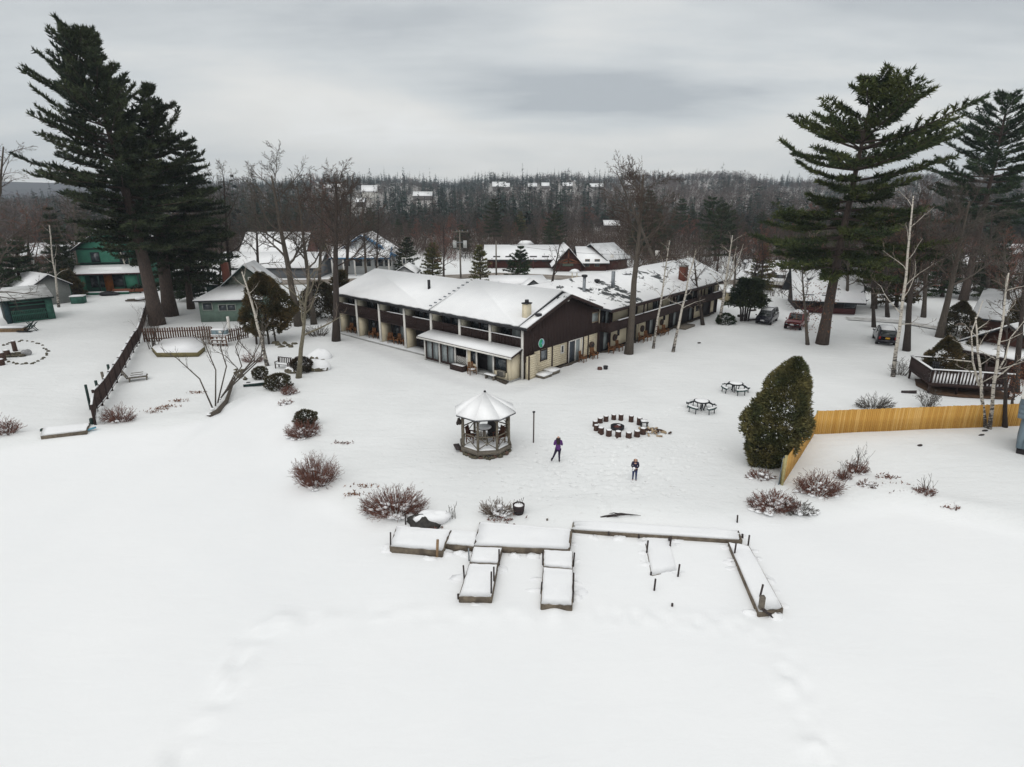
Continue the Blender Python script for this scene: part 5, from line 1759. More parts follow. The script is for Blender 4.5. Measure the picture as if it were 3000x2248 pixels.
# ------------------------------------------------------------------ conifers
def pine_geo(seed, h, r, crown0, prof, nw, per, needles, bend=(0, 0), asym=None, tuft=.42, wid=.085, k=5, slope=(.0, .9), branch=9, inner=.25, curve=.25, fan=.55, skip=0.0, flat=1.0):
    """trunk + limbs and foliage of a conifer; prof(f) gives limb length over height"""
    rs_ = np.random.RandomState(seed)
    n = 9
    pts = [np.array([bend[0] * (i / n) ** 1.6, bend[1] * (i / n) ** 1.6, h * i / n]) for i in range(n + 1)]
    rad = [r * (1.2 if i == 0 else 1) * (1 - .93 * i / n) + .02 for i in range(n + 1)]
    gt, gf = G(), G()
    gt.tube(pts, rad, 10)
    C, D, A_, E_, RA, RB = [], [], [], [], [], []
    for w in range(nw):
        f = crown0 + (1 - crown0) * (w + rs_.uniform(-.25, .25) + .5) / nw
        f = min(max(f, crown0), .985)
        q = min(int(f * n), n - 1)
        p0 = pts[q] * (1 - (f * n - q)) + pts[q + 1] * (f * n - q)
        m = per if f < .85 else max(3, per - 1)
        for j in range(m):
            if rs_.rand() < skip:
                continue
            az = w * 1.13 + j * 2 * math.pi / m + rs_.uniform(-.35, .35)
            L = prof(f) * rs_.uniform(.62, 1.1)
            if asym:
                L *= asym(az, f)
            if L < .35:
                L = .35
            el = slope[0] + (slope[1] - slope[0]) * ((f - crown0) / (1 - crown0)) ** 1.6 + rs_.uniform(-.1, .1)
            d = np.array([math.cos(az) * math.cos(el), math.sin(az) * math.cos(el), math.sin(el)])
            hz = unit(np.array([-math.sin(az), math.cos(az), 0]))
            m2 = 6
            pp = [p0]
            for i in range(m2):
                d = unit(d + UPV * (curve * .16 if i > 1 else -.03) + rs_.normal(0, .05, 3))
                pp.append(pp[-1] + d * L / m2)
            lr = .018 + .012 * L
            for i in range(m2):
                A_.append(pp[i]); E_.append(pp[i + 1])
                RA.append(lr * (1 - i / m2) + .012); RB.append(lr * (1 - (i + 1) / m2) + .01)
            nb = max(3, int(branch * min(1, L / 4 + .3)))
            for b in range(nb):
                u = inner + (1 - inner) * (b + rs_.rand() * .7) / nb
                i = min(int(u * m2), m2 - 1)
                pb = pp[i] * (1 - (u * m2 - i)) + pp[i + 1] * (u * m2 - i)
                dl = unit(pp[i + 1] - pp[i])
                sgn = 1 if b % 2 else -1
                bl = (.22 + .25 * L * (1 - .62 * u)) * rs_.uniform(.6, 1.2)
                bd = unit(dl * .75 + hz * sgn * .8 + UPV * rs_.uniform(.0, .3) * flat)
                nt = max(2, int(bl / (tuft * .42)))
                e = pb + bd * bl
                A_.append(pb); E_.append(e); RA.append(.012); RB.append(.007)
                for c_ in range(nt):
                    C.append(pb + bd * bl * (c_ + .6) / nt)
                    D.append(bd + UPV * .45 * flat)
            C.append(pp[-1]); D.append(d + UPV * .4)
    RA = np.array(RA)
    thin = RA <= .0121
    A_, E_, RB = np.array(A_), np.array(E_), np.array(RB)
    gt.segs(A_[~thin], E_[~thin], RA[~thin], RB[~thin], 4)
    gt.spikes(A_[thin], E_[thin], RA[thin] * 1.3)
    C, D = np.array(C), np.array(D)
    gf.sprays(C, D, tuft, wid, k, rs_, fan)
    return gt, gf


def pine(name, label, bpx, tpx, r, seed, crown0, prof, nw, per, needles, base=None, group=None, cat='pine tree', bark=None, **kw):
    b = base or at(*bpx)
    h, dx = hgt(b, *tpx) if bpx else tpx
    t = thing(name, label, cat, b, 0, group)
    gt, gf = pine_geo(seed, h, r, crown0, prof, nw, per, needles, bend=(dx, 0), **kw)
    gt.build('trunk', bark or BARK_PINE, t)
    gf.build('crown', needles, t)
    return t


def ip(*pts):
    xs, ys = zip(*pts)
    return lambda f: float(np.interp(f, xs, ys))


# the great leaning pine on the left, with its two neighbours
pine('white_pine', 'huge dark white pine at the left, its top leaning to the left above the fence', (462, 952), (238, 112), .80, 3, .29,
     ip((.25, 5.8), (.36, 7.4), (.5, 7.8), (.66, 6.6), (.78, 5.5), (.9, 4.0), (1, 1.8)), 31, 6, NEEDLE_DARK,
     asym=lambda a, f: 1.0 + .30 * math.cos(a - math.pi) * (1 if f > .5 else -.7), tuft=.5, wid=.135, k=7, branch=18, slope=(-.10, .95), inner=.2, curve=.5, skip=.06)
pine('white_pine', 'dark white pine with a broad trunk behind the huge leaning pine', (500, 925), (434, 258), .85, 5, .26,
     ip((.18, 5.4), (.3, 6.6), (.45, 6.8), (.6, 5.6), (.75, 4.0), (.9, 2.2), (1, .8)), 24, 6, NEEDLE_DARK,
     asym=lambda a, f: 1.0 + .28 * math.cos(a), tuft=.5, wid=.135, k=7, branch=17, slope=(-.15, .85), inner=.2, curve=.4, skip=.05)
pine('spruce_tree', 'dark evergreen with a reddish top to the right of the huge pine', (560, 905), (545, 412), .45, 7, .18,
     ip((.12, 6.4), (.4, 6.4), (.65, 4.6), (.85, 2.4), (1, .6)), 21, 7, NEEDLE_DARK, tuft=.5, wid=.14, k=7, branch=10, slope=(-.2, .5), cat='evergreen tree')
# the two tall pines on the right
pine('white_pine', 'tall white pine with tiered limbs right of the parked cars', (2408, 1008), (2564, 245), .54, 11, .31,
     ip((.3, 5.2), (.38, 8.6), (.5, 8.6), (.56, 5.4), (.62, 6.0), (.68, 9.2), (.78, 8.6), (.86, 6.4), (.94, 3.8), (1, 1.5)), 19, 5, NEEDLE_OLIVE, tuft=.5, wid=.12, k=9, branch=20, slope=(-.06, .55),
     inner=.2, curve=.38, skip=.12, flat=.6, asym=lambda a, f: 1.0 + (.22 * math.cos(a) if f > .6 else 0))
pine('white_pine', 'tall thinner white pine at the far right edge of the view', (2822, 880), (2955, 290), .55, 13, .40,
     ip((.36, 6.5), (.5, 8.6), (.62, 8.8), (.74, 7.4), (.86, 5.6), (.95, 3.0), (1, 1.2)), 19, 5, NEEDLE, tuft=.5, wid=.11, k=8, branch=19, slope=(-.02, .75), inner=.25, curve=.5, skip=.10, flat=.7)
pine('white_pine', 'low olive pine with drooping limbs beside the tall right-hand pine', (2560, 905), (2500, 640), .35, 17, .18,
     ip((.15, 4.4), (.5, 5.0), (.8, 3.2), (1, .6)), 10, 5, NEEDLE_OLIVE, tuft=.45, wid=.11, k=6, branch=11, slope=(-.05, .5), curve=.5)
pine('white_pine', 'dense olive pine between the parked cars and the snowy-roofed motel', (2330, 880), (2265, 600), .35, 19, .2,
     ip((.15, 4.2), (.5, 4.4), (.8, 2.6), (1, .5)), 11, 5, NEEDLE_OLIVE, base=Vector((62, 112, 0)), tuft=.45, wid=.11, k=6, branch=11, slope=(0, .6), curve=.5)
pine('white_pine', 'dark tiered pine standing beyond the right wing roof', (2095, 800), (2085, 582), .4, 23, .25,
     ip((.2, 5.0), (.5, 5.0), (.8, 3.2), (1, .7)), 11, 5, NEEDLE, base=Vector((48, 142, 0)), tuft=.5, wid=.12, k=6, branch=11, slope=(0, .6), curve=.5)
pine('spruce_tree', 'dark pointed spruce behind the thick bare tree', (1905, 800), (1903, 560), .4, 29, .1,
     ip((.1, 4.2), (.4, 3.6), (.8, 1.6), (1, .3)), 20, 6, NEEDLE_DARK, base=Vector((33, 140, 0)), tuft=.5, wid=.12, k=6, branch=9, slope=(-.25, .4), cat='evergreen tree')
for bp, tp, lab, sd, mm, ww in (((1515, 842), (1527, 728), 'bushy young pine behind the inn roof ridge', 31, NEEDLE, 2.6), ((1408, 850), (1405, 722), 'dark upright conifer left of the young pine behind the inn', 37, CEDAR, 2.1),
                                ((1268, 815), (1268, 715), 'brownish conifer left of the utility pole', 41, CEDAR, 2.6), ((1185, 800), (1195, 700), 'dark evergreen right of the blue-roofed house', 43, NEEDLE_DARK, 2.8)):
    pine('young_conifer', lab, bp, tp, .16, sd, .08, ip((0, ww), (.35, ww * .92), (.7, ww * .6), (1, .2)), 12, 6, mm, tuft=.4, wid=.11, k=6, branch=9, slope=(.1, .6), cat='evergreen tree')


# ------------------------------------------------------------------ shaped evergreens
def evergreen(name, label, base, rx, ry, h, m, seed, profile=None, density=150, spray=.2, wid=.07, snow=0.0, cat='evergreen shrub', group=None, trunks=(), zlow=0.0, lean=(0, 0), lobes=.12, clump=0):
    rs_ = np.random.RandomState(seed)
    t = thing(name, label, cat, base, 0, group)
    prof_ = profile or ip((0, .72), (.18, 1.0), (.45, .95), (.7, .7), (.9, .32), (1, .04))
    area = math.pi * (rx + ry) * h
    n = int(area * density)
    f = rs_.rand(n) ** .9
    a = rs_.uniform(0, 2 * np.pi, n)
    ph = rs_.uniform(0, 6.28, 6)
    lob = 1 + lobes * (np.sin(3 * a + ph[0] + 4 * f) + .7 * np.sin(5 * a + ph[1] - 9 * f) + .6 * np.sin(2 * a + 14 * f + ph[2]))
    depth = 1 - .38 * rs_.rand(n) ** 2.2
    rr = np.array([prof_(x) for x in f]) * lob * depth
    if clump:                                   # foliage gathers in sprays with hollows between them
        ci = rs_.randint(0, clump, n)
        cf, ca, cd = rs_.rand(clump) ** .95, rs_.uniform(0, 6.28, clump), rs_.uniform(.78, 1.06, clump)
        loose = rs_.rand(n) < .22
        f = np.where(loose, f, np.clip(cf[ci] + rs_.normal(0, .030, n), 0, 1))
        a = np.where(loose, a, ca[ci] + rs_.normal(0, .15, n))
        depth = np.where(loose, depth * .92, cd[ci] * (1 - .10 * np.abs(rs_.normal(0, 1, n))))
        lob = 1 + lobes * (np.sin(3 * a + ph[0] + 4 * f) + .7 * np.sin(5 * a + ph[1] - 9 * f))
        rr = np.array([prof_(x) for x in f]) * lob * depth
    C = np.stack([rx * rr * np.cos(a) + lean[0] * f, ry * rr * np.sin(a) + lean[1] * f, zlow + (h - zlow) * f], 1)
    D = np.stack([np.cos(a), np.sin(a), .55 + 0 * a], 1)
    g = G()
    g.sprays(C, D, spray, wid, 3, rs_, .5)
    g.build('foliage', m, t)
    g = G()
    for (x, y, r) in (trunks or ((0, 0, .07),)):
        g.tube([(x, y, -.05), (x * .8 + lean[0] * .3, y * .8, zlow + (h - zlow) * .55)], [r, r * .5], 7)
    g.build('trunk', BARK_DARK, t)
    if snow:
        k = int(n * snow)
        i = rs_.choice(n, k, replace=False)
        i = i[(depth[i] > .8) & (np.sin(2.2 * a[i] + 9 * f[i]) + .8 * np.sin(23 * f[i] + a[i]) > .15)]
        g = G()
        Cs = C[i] + D[i] * .05
        g.sprays(Cs, np.tile([[0, -.2, .12]], (len(Cs), 1)) + D[i] * .5, spray * .75, wid * 1.3, 1, rs_, .25)
        g.build('snow_flecks', SNOW, t)['kind'] = 'stuff'
    return t


cb = at(2270, 1388)
cb.y += .9
ch_, cdx = hgt(cb, 2338, 1058)
evergreen('cedar_tree', 'big bushy bronze-green cedar flecked with snow at the end of the yellow fence', cb + Vector((-.12, .35, 0)), 1.72, 1.6, ch_, CEDAR, 3,
          ip((0, .44), (.12, .72), (.3, .98), (.45, .98), (.6, .84), (.78, .62), (.88, .44), (.94, .30), (1, .06)), 300, .2, .07, .05, 'evergreen tree', lean=(1.05, 0), lobes=.11, clump=260)
bb = at(770, 1012)
evergreen('cedar_clump', 'wide clump of brown-green cedars behind the leaning birch', bb + Vector((0, 1.6, 0)), 2.5, 2.2, hgt(bb, 770, 808)[0], CEDAR_BROWN, 7,
          ip((0, .8), (.15, 1.0), (.35, 1.05), (.6, .8), (.8, .6), (1, .1)), 130, .28, .09, 0, 'evergreen tree', clump=120, trunks=((-.8, -1.2, .12), (-.2, -1.4, .12), (.5, -1.2, .12), (.9, -.4, .1)), zlow=1.0, lobes=.2)
evergreen('cedar_clump', 'dark evergreen thicket behind the grey forked tree, left of the inn', at(925, 945) + Vector((0, 2.2, 0)), 2.6, 1.6, 4.6, SHRUBGREEN, 8,
          ip((0, .9), (.3, 1.0), (.7, .8), (1, .2)), 90, .3, .09, 0, 'evergreen tree', zlow=.2, lobes=.2)
evergreen('rhododendron', 'dark green snow-flecked shrub left of the leaning birch base', at(765, 1110), .62, .55, 1.05, SHRUBGREEN, 11, ip((0, .7), (.4, 1), (.8, .8), (1, .2)), 260, .14, .06, .1)
evergreen('rhododendron', 'large rounded brown-green shrub right of the leaning birch base', at(818, 1140), 1.0, .85, 1.25, SHRUBGREEN, 12, ip((0, .7), (.4, 1), (.8, .8), (1, .2)), 260, .14, .06, .12, lobes=.16)
evergreen('rhododendron', 'brown-leaved rounded shrub behind the grey forked tree base', at(885, 1090), .95, .7, 1.35, mat('bronze_leaves', (0.055, 0.035, 0.022), (0.03, 0.026, 0.016), scale=2, island=.4), 13,
          ip((0, .8), (.4, 1), (.8, .8), (1, .25)), 240, .15, .06, .03)
evergreen('evergreen_shrub', 'rounded green shrub with snow on it inside the reddish twigs by the left shore', at(897, 1248), .72, .62, 1.1, SHRUBGREEN, 14, ip((0, .7), (.4, 1), (.8, .85), (1, .25)), 300, .13, .055, .13)
evergreen('evergreen_shrub', 'clipped round green shrub at the foot of the far birch', at(2124, 950), 1.1, 1.0, 1.3, mat('clipped_green', (0.026, 0.042, 0.016), (0.016, 0.028, 0.012), island=.4), 15, ip((0, .85), (.4, 1), (.8, .75), (1, .2)), 130, .18, .07)
for (px, py, tx, ty, w_, lab, mm, sd) in ((2757, 1108, 2757, 990, 1.75, 'bushy brown-green cedar left of the brown deck', CEDAR_BROWN, 21), (2835, 1085, 2840, 995, 1.35, 'dark cedar behind the deck railing', SHRUBGREEN, 22),
                                          (2800, 985, 2815, 885, 2.0, 'dark evergreen bush by the driveway below the far right pine', SHRUBGREEN, 23), (2985, 1010, 2990, 850, 2.0, 'brown-green evergreen at the right edge', CEDAR_BROWN, 24)):
    b = at(px, py)
    evergreen('cedar_bush', lab, b, w_, w_ * .9, hgt(b, tx, ty)[0], mm, sd, ip((0, .8), (.2, 1), (.5, .85), (.8, .45), (1, .06)), 130, .26, .08, 0, 'evergreen tree', lobes=.14, clump=90)
# multi-trunked yew by the parking place
yb = at(2181, 942)
t = thing('yew_tree', 'dark spreading evergreen on five slim trunks left of the parked van', 'evergreen tree', yb)
g = G()
for k in range(5):
    x0, x1 = -.45 + .22 * k, -1.3 + .62 * k
    g.tube([(x0, .1 * (k % 2), -.05), (x0 * 1.3, .1, 1.5), (x1, .2, 3.2), (x1 * 1.2, .2, 4.4)], [.12, .11, .09, .03], 7)
g.build('trunk', mat('purple_grey_bark', (0.05, 0.036, 0.038), (0.03, 0.022, 0.024)), t)
rs_ = np.random.RandomState(5)
n = 2600
lay = rs_.randint(0, 6, n)
a = rs_.uniform(0, 6.28, n)
r_ = np.sqrt(rs_.rand(n)) * (2.3 - .24 * lay) * (1 + .25 * np.sin(3 * a + lay * 2))
C = np.stack([r_ * np.cos(a) + .1, r_ * np.sin(a) * .8, 2.3 + lay * .55 + rs_.normal(0, .12, n) - r_ * .06], 1)
g = G().sprays(C, np.stack([np.cos(a), np.sin(a), .1 + 0 * a], 1), .5, .12, 4, rs_, .45)
g.build('foliage', NEEDLE_DARK, t)
# conifer mass at the far left edge
for (bp, tp, w_, lab, sd) in (((35, 890), (48, 700), 3.0, 'bushy dark evergreen behind the green shed at the left edge', 31), ((-30, 900), (-20, 690), 3.2, 'dark evergreen cut by the left edge behind the shed', 32), ((200, 880), (190, 795), 1.3, 'small bronze evergreen between the shed and the green house', 33)):
    b = at(*bp)
    b.y += 2
    pine('hemlock_tree', lab, bp, tp, .3, sd, .08, ip((0, w_), (.4, w_), (.75, w_ * .6), (1, .3)), 13, 6, CEDAR_BROWN if sd == 33 else NEEDLE, base=b, tuft=.45, wid=.12, k=6, branch=10, slope=(-.05, .5), cat='evergreen tree')

# ------------------------------------------------------------------ leafless trees near the inn
bare_tree('bare_tree', 'tall thick-trunked bare tree standing in front of the right wing', (1842, 1038), (1885, 512), .37, 5, crown=.50, spread=.36, kids=16, bark=BARK_GREY, twig=TWIG_BROWN, dens=1.9, taper=.82, ang=.6, limb_r=.34)
bare_tree('bare_tree', 'straight dark-trunked bare tree at the left end of the inn', (985, 1000), (985, 530), .38, 7, crown=.48, spread=.34, kids=17, bark=BARK_DARK, twig=TWIG_BROWN, dens=2.0, taper=.75, ang=.6, limb_r=.3)
bare_tree('bare_tree', 'pale grey forked bare tree beside the snowy boulders', (875, 1108), (905, 800), .20, 9, crown=.42, spread=.58, kids=9, bark=BARK_PALE, twig=TWIG_PALE, dens=.6, levels=3, ang=.7, limb_r=.62, rmin=.014)
bare_tree('bare_tree', 'crooked old bare oak behind the brown cedars, leaning left', (845, 935), (795, 515), .44, 21, crown=.42, spread=.46, kids=11, bark=BARK_GREY, twig=TWIG_GREY, dens=1.8, ang=.95, base=Vector((-25.5, 69.5, 0)))
bare_tree('bare_tree', 'slimmer bare oak right of the crooked old oak', (868, 935), (872, 550), .32, 23, crown=.40, spread=.44, kids=10, bark=BARK_GREY, twig=TWIG_BROWN, dens=1.7, base=Vector((-24.0, 70.5, 0)))
bare_tree('bare_tree', 'bare brown tree left of the crooked oak, beside the great pine', (690, 900), (655, 520), .30, 25, crown=.35, spread=.42, kids=11, bark=BARK_DARK, twig=TWIG_GREY, dens=1.7, base=Vector((-42, 88, 0)))
bare_tree('bare_tree', 'bare tree behind the left end of the inn', (1045, 860), (1030, 550), .32, 27, crown=.3, spread=.42, kids=12, bark=BARK_DARK, twig=TWIG_BROWN, dens=1.7, base=Vector((-26, 92, 0)))
bare_tree('bare_tree', 'dark bare tree between the two birches by the right wing', (1995, 975), (2030, 745), .2, 29, crown=.45, spread=.35, kids=8, bark=BARK_DARK, twig=TWIG_BROWN, dens=.9, base=innw(31.0, -2.2))
bare_tree('bare_tree', 'bare bushy tree on the street behind the inn courtyard', (1615, 842), (1640, 715), .22, 31, crown=.25, spread=.5, kids=9, bark=BARK_DARK, twig=TWIG_BROWN, dens=.9, ang=.7)
bare_tree('bare_tree', 'bare tree behind the tall thick one, its top spreading over the hill', (1880, 820), (1805, 500), .3, 33, crown=.5, spread=.36, kids=10, bark=BARK_GREY, twig=TWIG_BROWN, base=Vector((26, 100, 0)))
# right-hand side
bare_tree('bare_tree', 'dark-trunked bare tree right behind the tall birch', (2655, 1028), (2690, 590), .30, 35, crown=.34, spread=.40, kids=12, bark=BARK_DARK, twig=TWIG_BROWN, dens=1.8)
bare_tree('bare_tree', 'wide bare tree leaning right below the far right pine', (2752, 988), (2840, 590), .36, 37, crown=.36, spread=.50, kids=14, bark=BARK_GREY, twig=TWIG_GREY, dens=1.9, ang=.75)
bare_tree('bare_tree', 'slim dark tree in front of the yellow fence at the right', (2944, 1252), (2950, 960), .12, 39, crown=.45, spread=.32, kids=7, bark=BARK_DARK, twig=TWIG_GREY, dens=.7, levels=3)
bare_tree('bare_tree', 'bare tree right of the deck, behind the yellow fence', (2975, 1150), (3010, 700), .22, 41, crown=.3, spread=.42, kids=11, bark=BARK_DARK, twig=TWIG_GREY, dens=1.0)
bare_tree('bare_tree', 'reddish bare tree behind the tall birch on the right', (2600, 930), (2590, 640), .22, 43, crown=.2, spread=.42, kids=12, bark=BARK_DARK, twig=TWIG_RED, dens=1.7)
oak = bare_tree('oak_sapling', 'slender oak with withered brown leaves left of the tall right pine', (2366, 1010), (2350, 780), .16, 45, crown=.3, spread=.45, kids=9, bark=BARK_GREY, twig=TWIG_BROWN, dens=.8, levels=3)
bare_tree('bare_tree', 'two-tone bare tree with pale limbs behind the red car', (2330, 900), (2385, 690), .2, 47, crown=.3, spread=.5, kids=8, bark=BARK_PALE, twig=TWIG_PALE, dens=.8, levels=3, limb_r=.6)


def leaves_on(t, n, seed, zr, r, size=.16):
    rs_ = np.random.RandomState(seed)
    a = rs_.uniform(0, 6.28, n)
    q = r * np.sqrt(rs_.rand(n))
    C = np.stack([q * np.cos(a), q * np.sin(a), rs_.uniform(zr[0], zr[1], n)], 1)
    G().sprays(C, rs_.normal(0, 1, (n, 3)), size, size * .6, 2, rs_, .8).build('withered_leaves', DEADLEAF, t)


leaves_on(oak, 320, 3, (1.5, 6.5), 2.2)
sap = bare_tree('oak_sapling', 'small oak with orange withered leaves behind the yellow fence by the deck', (2965, 1190), (2980, 1080), .07, 49, crown=.2, spread=.5, kids=7, bark=BARK_DARK, twig=TWIG_BROWN, dens=.6, levels=3)
leaves_on(sap, 260, 5, (.8, 3.4), .9, .14)


def birch(label, bpx, tpx, r, seed, crown=.4, spread=.28, kids=8, bend=0.0, extra=(), dens=.6, twig=None):
    t = bare_tree('birch_tree', label, bpx, tpx, r, seed, crown=crown, spread=spread, kids=kids, bark=BIRCH, twig=twig or TWIG_PALE, dens=dens, levels=3, bend=bend, cat='birch tree', taper=.8, limb_r=.35, rmin=.010)
    b = t.location
    for pts, r0 in extra:                       # further stems from the same root
        P = []
        for (x, y) in pts:
            h_, dx_ = hgt(b, x, y)
            P.append((dx_, .0, h_))
        G().tube(P, [r0 * (1 - .75 * i / (len(P) - 1)) for i in range(len(P))], 7).build('stem', BIRCH, t)
    return t


birch('white birch with a straight slim stem before the right wing, left of the pair', (1914, 1022), (1962, 705), .11, 51, crown=.42)
birch('white birch leaning right before the right wing, second of the pair', (1972, 1032), (2040, 728), .13, 53, crown=.38, bend=-.1)
birch('many-stemmed white birch at the far end of the right wing', (2108, 950), (2146, 690), .17, 55, crown=.35, spread=.34, kids=9,
      extra=((((2121, 850), (2158, 780), (2178, 715)), .08), (((2121, 856), (2145, 790), (2158, 722)), .07), (((2119, 860), (2098, 820), (2080, 800)), .06)))
birch('tall white birch alone on the right of the lawn', (2616, 1103), (2676, 575), .14, 57, crown=.30, spread=.24, kids=10, bend=.05)
birch('leaning white birch in the left garden behind the evergreen shrubs', (783, 1072), (708, 795), .15, 59, crown=.45, spread=.26, kids=6, bend=.12)
birch('left of the twin birches at the yellow fence, forking high up', (2885, 1252), (2858, 930), .095, 61, crown=.35, kids=6,
      extra=((((2868, 1130), (2850, 1060), (2846, 975), (2880, 880)), .075), (((2848, 1060), (2800, 1055), (2770, 1052)), .05)))
birch('right of the twin birches at the yellow fence, with crossing white limbs', (2898, 1257), (2955, 800), .10, 63, crown=.35, kids=6,
      extra=((((2909, 1112), (2945, 1050), (2960, 990), (3010, 930)), .06), (((2909, 1115), (2960, 1075), (3020, 1030)), .055)))
birch('pale slim birch in front of the green house porch', (395, 855), (335, 690), .14, 65, crown=.5, spread=.2, kids=5, extra=((((375, 810), (380, 780), (376, 750)), .06),))
birch('grey birch at the corner of the low green shed', (172, 900), (145, 660), .14, 67, crown=.35, spread=.25, kids=8, twig=TWIG_GREY)

# more bare crowns among the roofs and on the right
for k, (bp, tp, r0, lab) in enumerate((((612, 865), (600, 560), .24, 'bare brown tree right of the great pine, before the grey woodland'), ((760, 850), (745, 560), .26, 'bare brown tree rising among the white roofs left of the oak'), ((935, 850), (945, 540), .28, 'bare tree behind the straight dark trunk at the left end of the inn'),
                                      ((1100, 845), (1110, 610), .2, 'bare brown tree just right of the blue-roofed house'), ((1075, 850), (1060, 570), .22, 'bare brown tree standing before the blue-roofed house'), ((1300, 830), (1300, 660), .2, 'bare tree left of the utility pole behind the inn'),
                                      ((2480, 915), (2490, 640), .22, 'bare brown tree right of the tall pine trunk'), ((2560, 960), (2548, 650), .2, 'bare brown tree left of the tall lone birch'), ((2705, 930), (2725, 610), .26, 'bare dark tree between the birch and the far right pine'),
                                      ((2890, 935), (2905, 640), .26, 'bare dark tree right of the far right pine'), ((2440, 870), (2430, 680), .18, 'bare reddish tree behind the snowy dark house'), ((2230, 860), (2235, 690), .2, 'bare brown tree behind the yew and the minivan'),
                                      ((2150, 850), (2160, 690), .18, 'bare brown tree beyond the end of the right wing'), ((2050, 835), (2050, 690), .18, 'bare brown tree just over the far roof of the right wing'), ((2960, 960), (2940, 690), .22, 'bare grey tree at the right edge behind the brown house'),
                                      ((640, 880), (655, 640), .16, 'slim bare tree behind the brick chimney of the cottage'))):
    bare_tree('bare_tree', lab, bp, tp, r0, 500 + k, crown=.26, spread=.42, kids=13, bark=(BARK_GREY, BARK_DARK)[k % 2], twig=(TWIG_BROWN, TWIG_GREY, TWIG_RED)[k % 3], dens=1.35, ang=.7, limb_r=.36)
for k, (bp, tp, w_, lab) in enumerate((((2470, 900), (2455, 760), 2.8, 'dark low evergreen right of the tall pine, before the snowy house'), ((2625, 900), (2620, 740), 3.0, 'dark evergreen behind the tall lone birch'), ((2760, 870), (2765, 720), 2.8, 'dark evergreen left of the far right pine trunk'),
                                      ((2905, 880), (2910, 740), 3.0, 'dark evergreen right of the far right pine trunk'), ((990, 905), (1000, 800), 2.0, 'dark evergreen just behind the left end of the inn'), ((555, 880), (560, 770), 2.4, 'dark low evergreen behind the picket fence by the great pine'))):
    pine('hemlock_tree', lab, bp, tp, .25, 540 + k, .08, ip((0, w_), (.4, w_), (.75, w_ * .6), (1, .3)), 11, 6, (NEEDLE_DARK, CEDAR_BROWN, NEEDLE)[k % 3], base=at(*bp), tuft=.5, wid=.13, k=6, branch=10, slope=(-.05, .5), cat='evergreen tree')
# left-edge bare trees with arching limbs
for k, (bp, tp, lab) in enumerate((((-40, 960), (10, 430), 'bare brown tree at the left edge with a crown against the sky'), ((-90, 1000), (-40, 560), 'bare tree cut by the left edge, its limbs arching over the shed'),
                                   ((95, 870), (75, 610), 'bare reddish tree behind the green shed'), ((235, 850), (215, 600), 'bare tree left of the green two-storey house'))):
    bare_tree('bare_tree', lab, bp, tp, .32, 71 + k, crown=.28, spread=.52, kids=13, bark=BARK_GREY, twig=(TWIG_BROWN, TWIG_GREY, TWIG_RED, TWIG_BROWN)[k], dens=1.1, ang=.9,
              droop=(.03, .02, -.02, -.03))


# ------------------------------------------------------------------ shrubs
def twig_shrub(name, label, base, rx, ry, h, seed, n=60, m=None, snow=60, upright=.5, group=None, r0=.016, kids=3, lean=0.0, cat='shrub', dome=True):
    rs_ = np.random.RandomState(seed)
    t = thing(name, label, cat, base, 0, group)
    B = Branching(seed)
    par = dict(PAR)
    par.update(rmin=.0075, steps=(4, 4, 3, 2), wob=(.12, .15, .22, .25), up=(.02, .02, .03, .02), kids=(kids, kids, 3), ang=(.55, .6, .6), len=(.5, .5, .5))
    par['from'] = (.3, .25, .2)
    for i in range(n):
        a = rs_.uniform(0, 6.28)
        q = math.sqrt(rs_.rand())
        p = np.array([rx * .55 * q * math.cos(a), ry * .55 * q * math.sin(a), -.03])
        d = unit(np.array([rx * q * math.cos(a) * .9 + lean, ry * q * math.sin(a) * .9, h * upright + .25 * h * rs_.rand()]))
        L = (h * (1 - .45 * q * q) if dome else h) * rs_.uniform(.65, 1.1)
        B.grow(p, d, L, r0, 0, 2, par)
    bare_mesh(B, 0, 2, (4, 3, 3)).build('twigs', m or TWIG_RED, t)
    if snow:
        g = G()
        for i in range(snow):
            a, q = rs_.uniform(0, 6.28), math.sqrt(rs_.rand())
            s_ = rs_.uniform(.05, .13)
            g.blob((rx * .8 * q * math.cos(a), ry * .8 * q * math.sin(a), h * (1 - q * q) * rs_.uniform(.1, .5) + .02), (s_ * 1.4, s_ * 1.2, s_ * .6), i, .2, 6, 4)
        g.build('snow_clumps', SNOW, t)['kind'] = 'stuff'
    return t


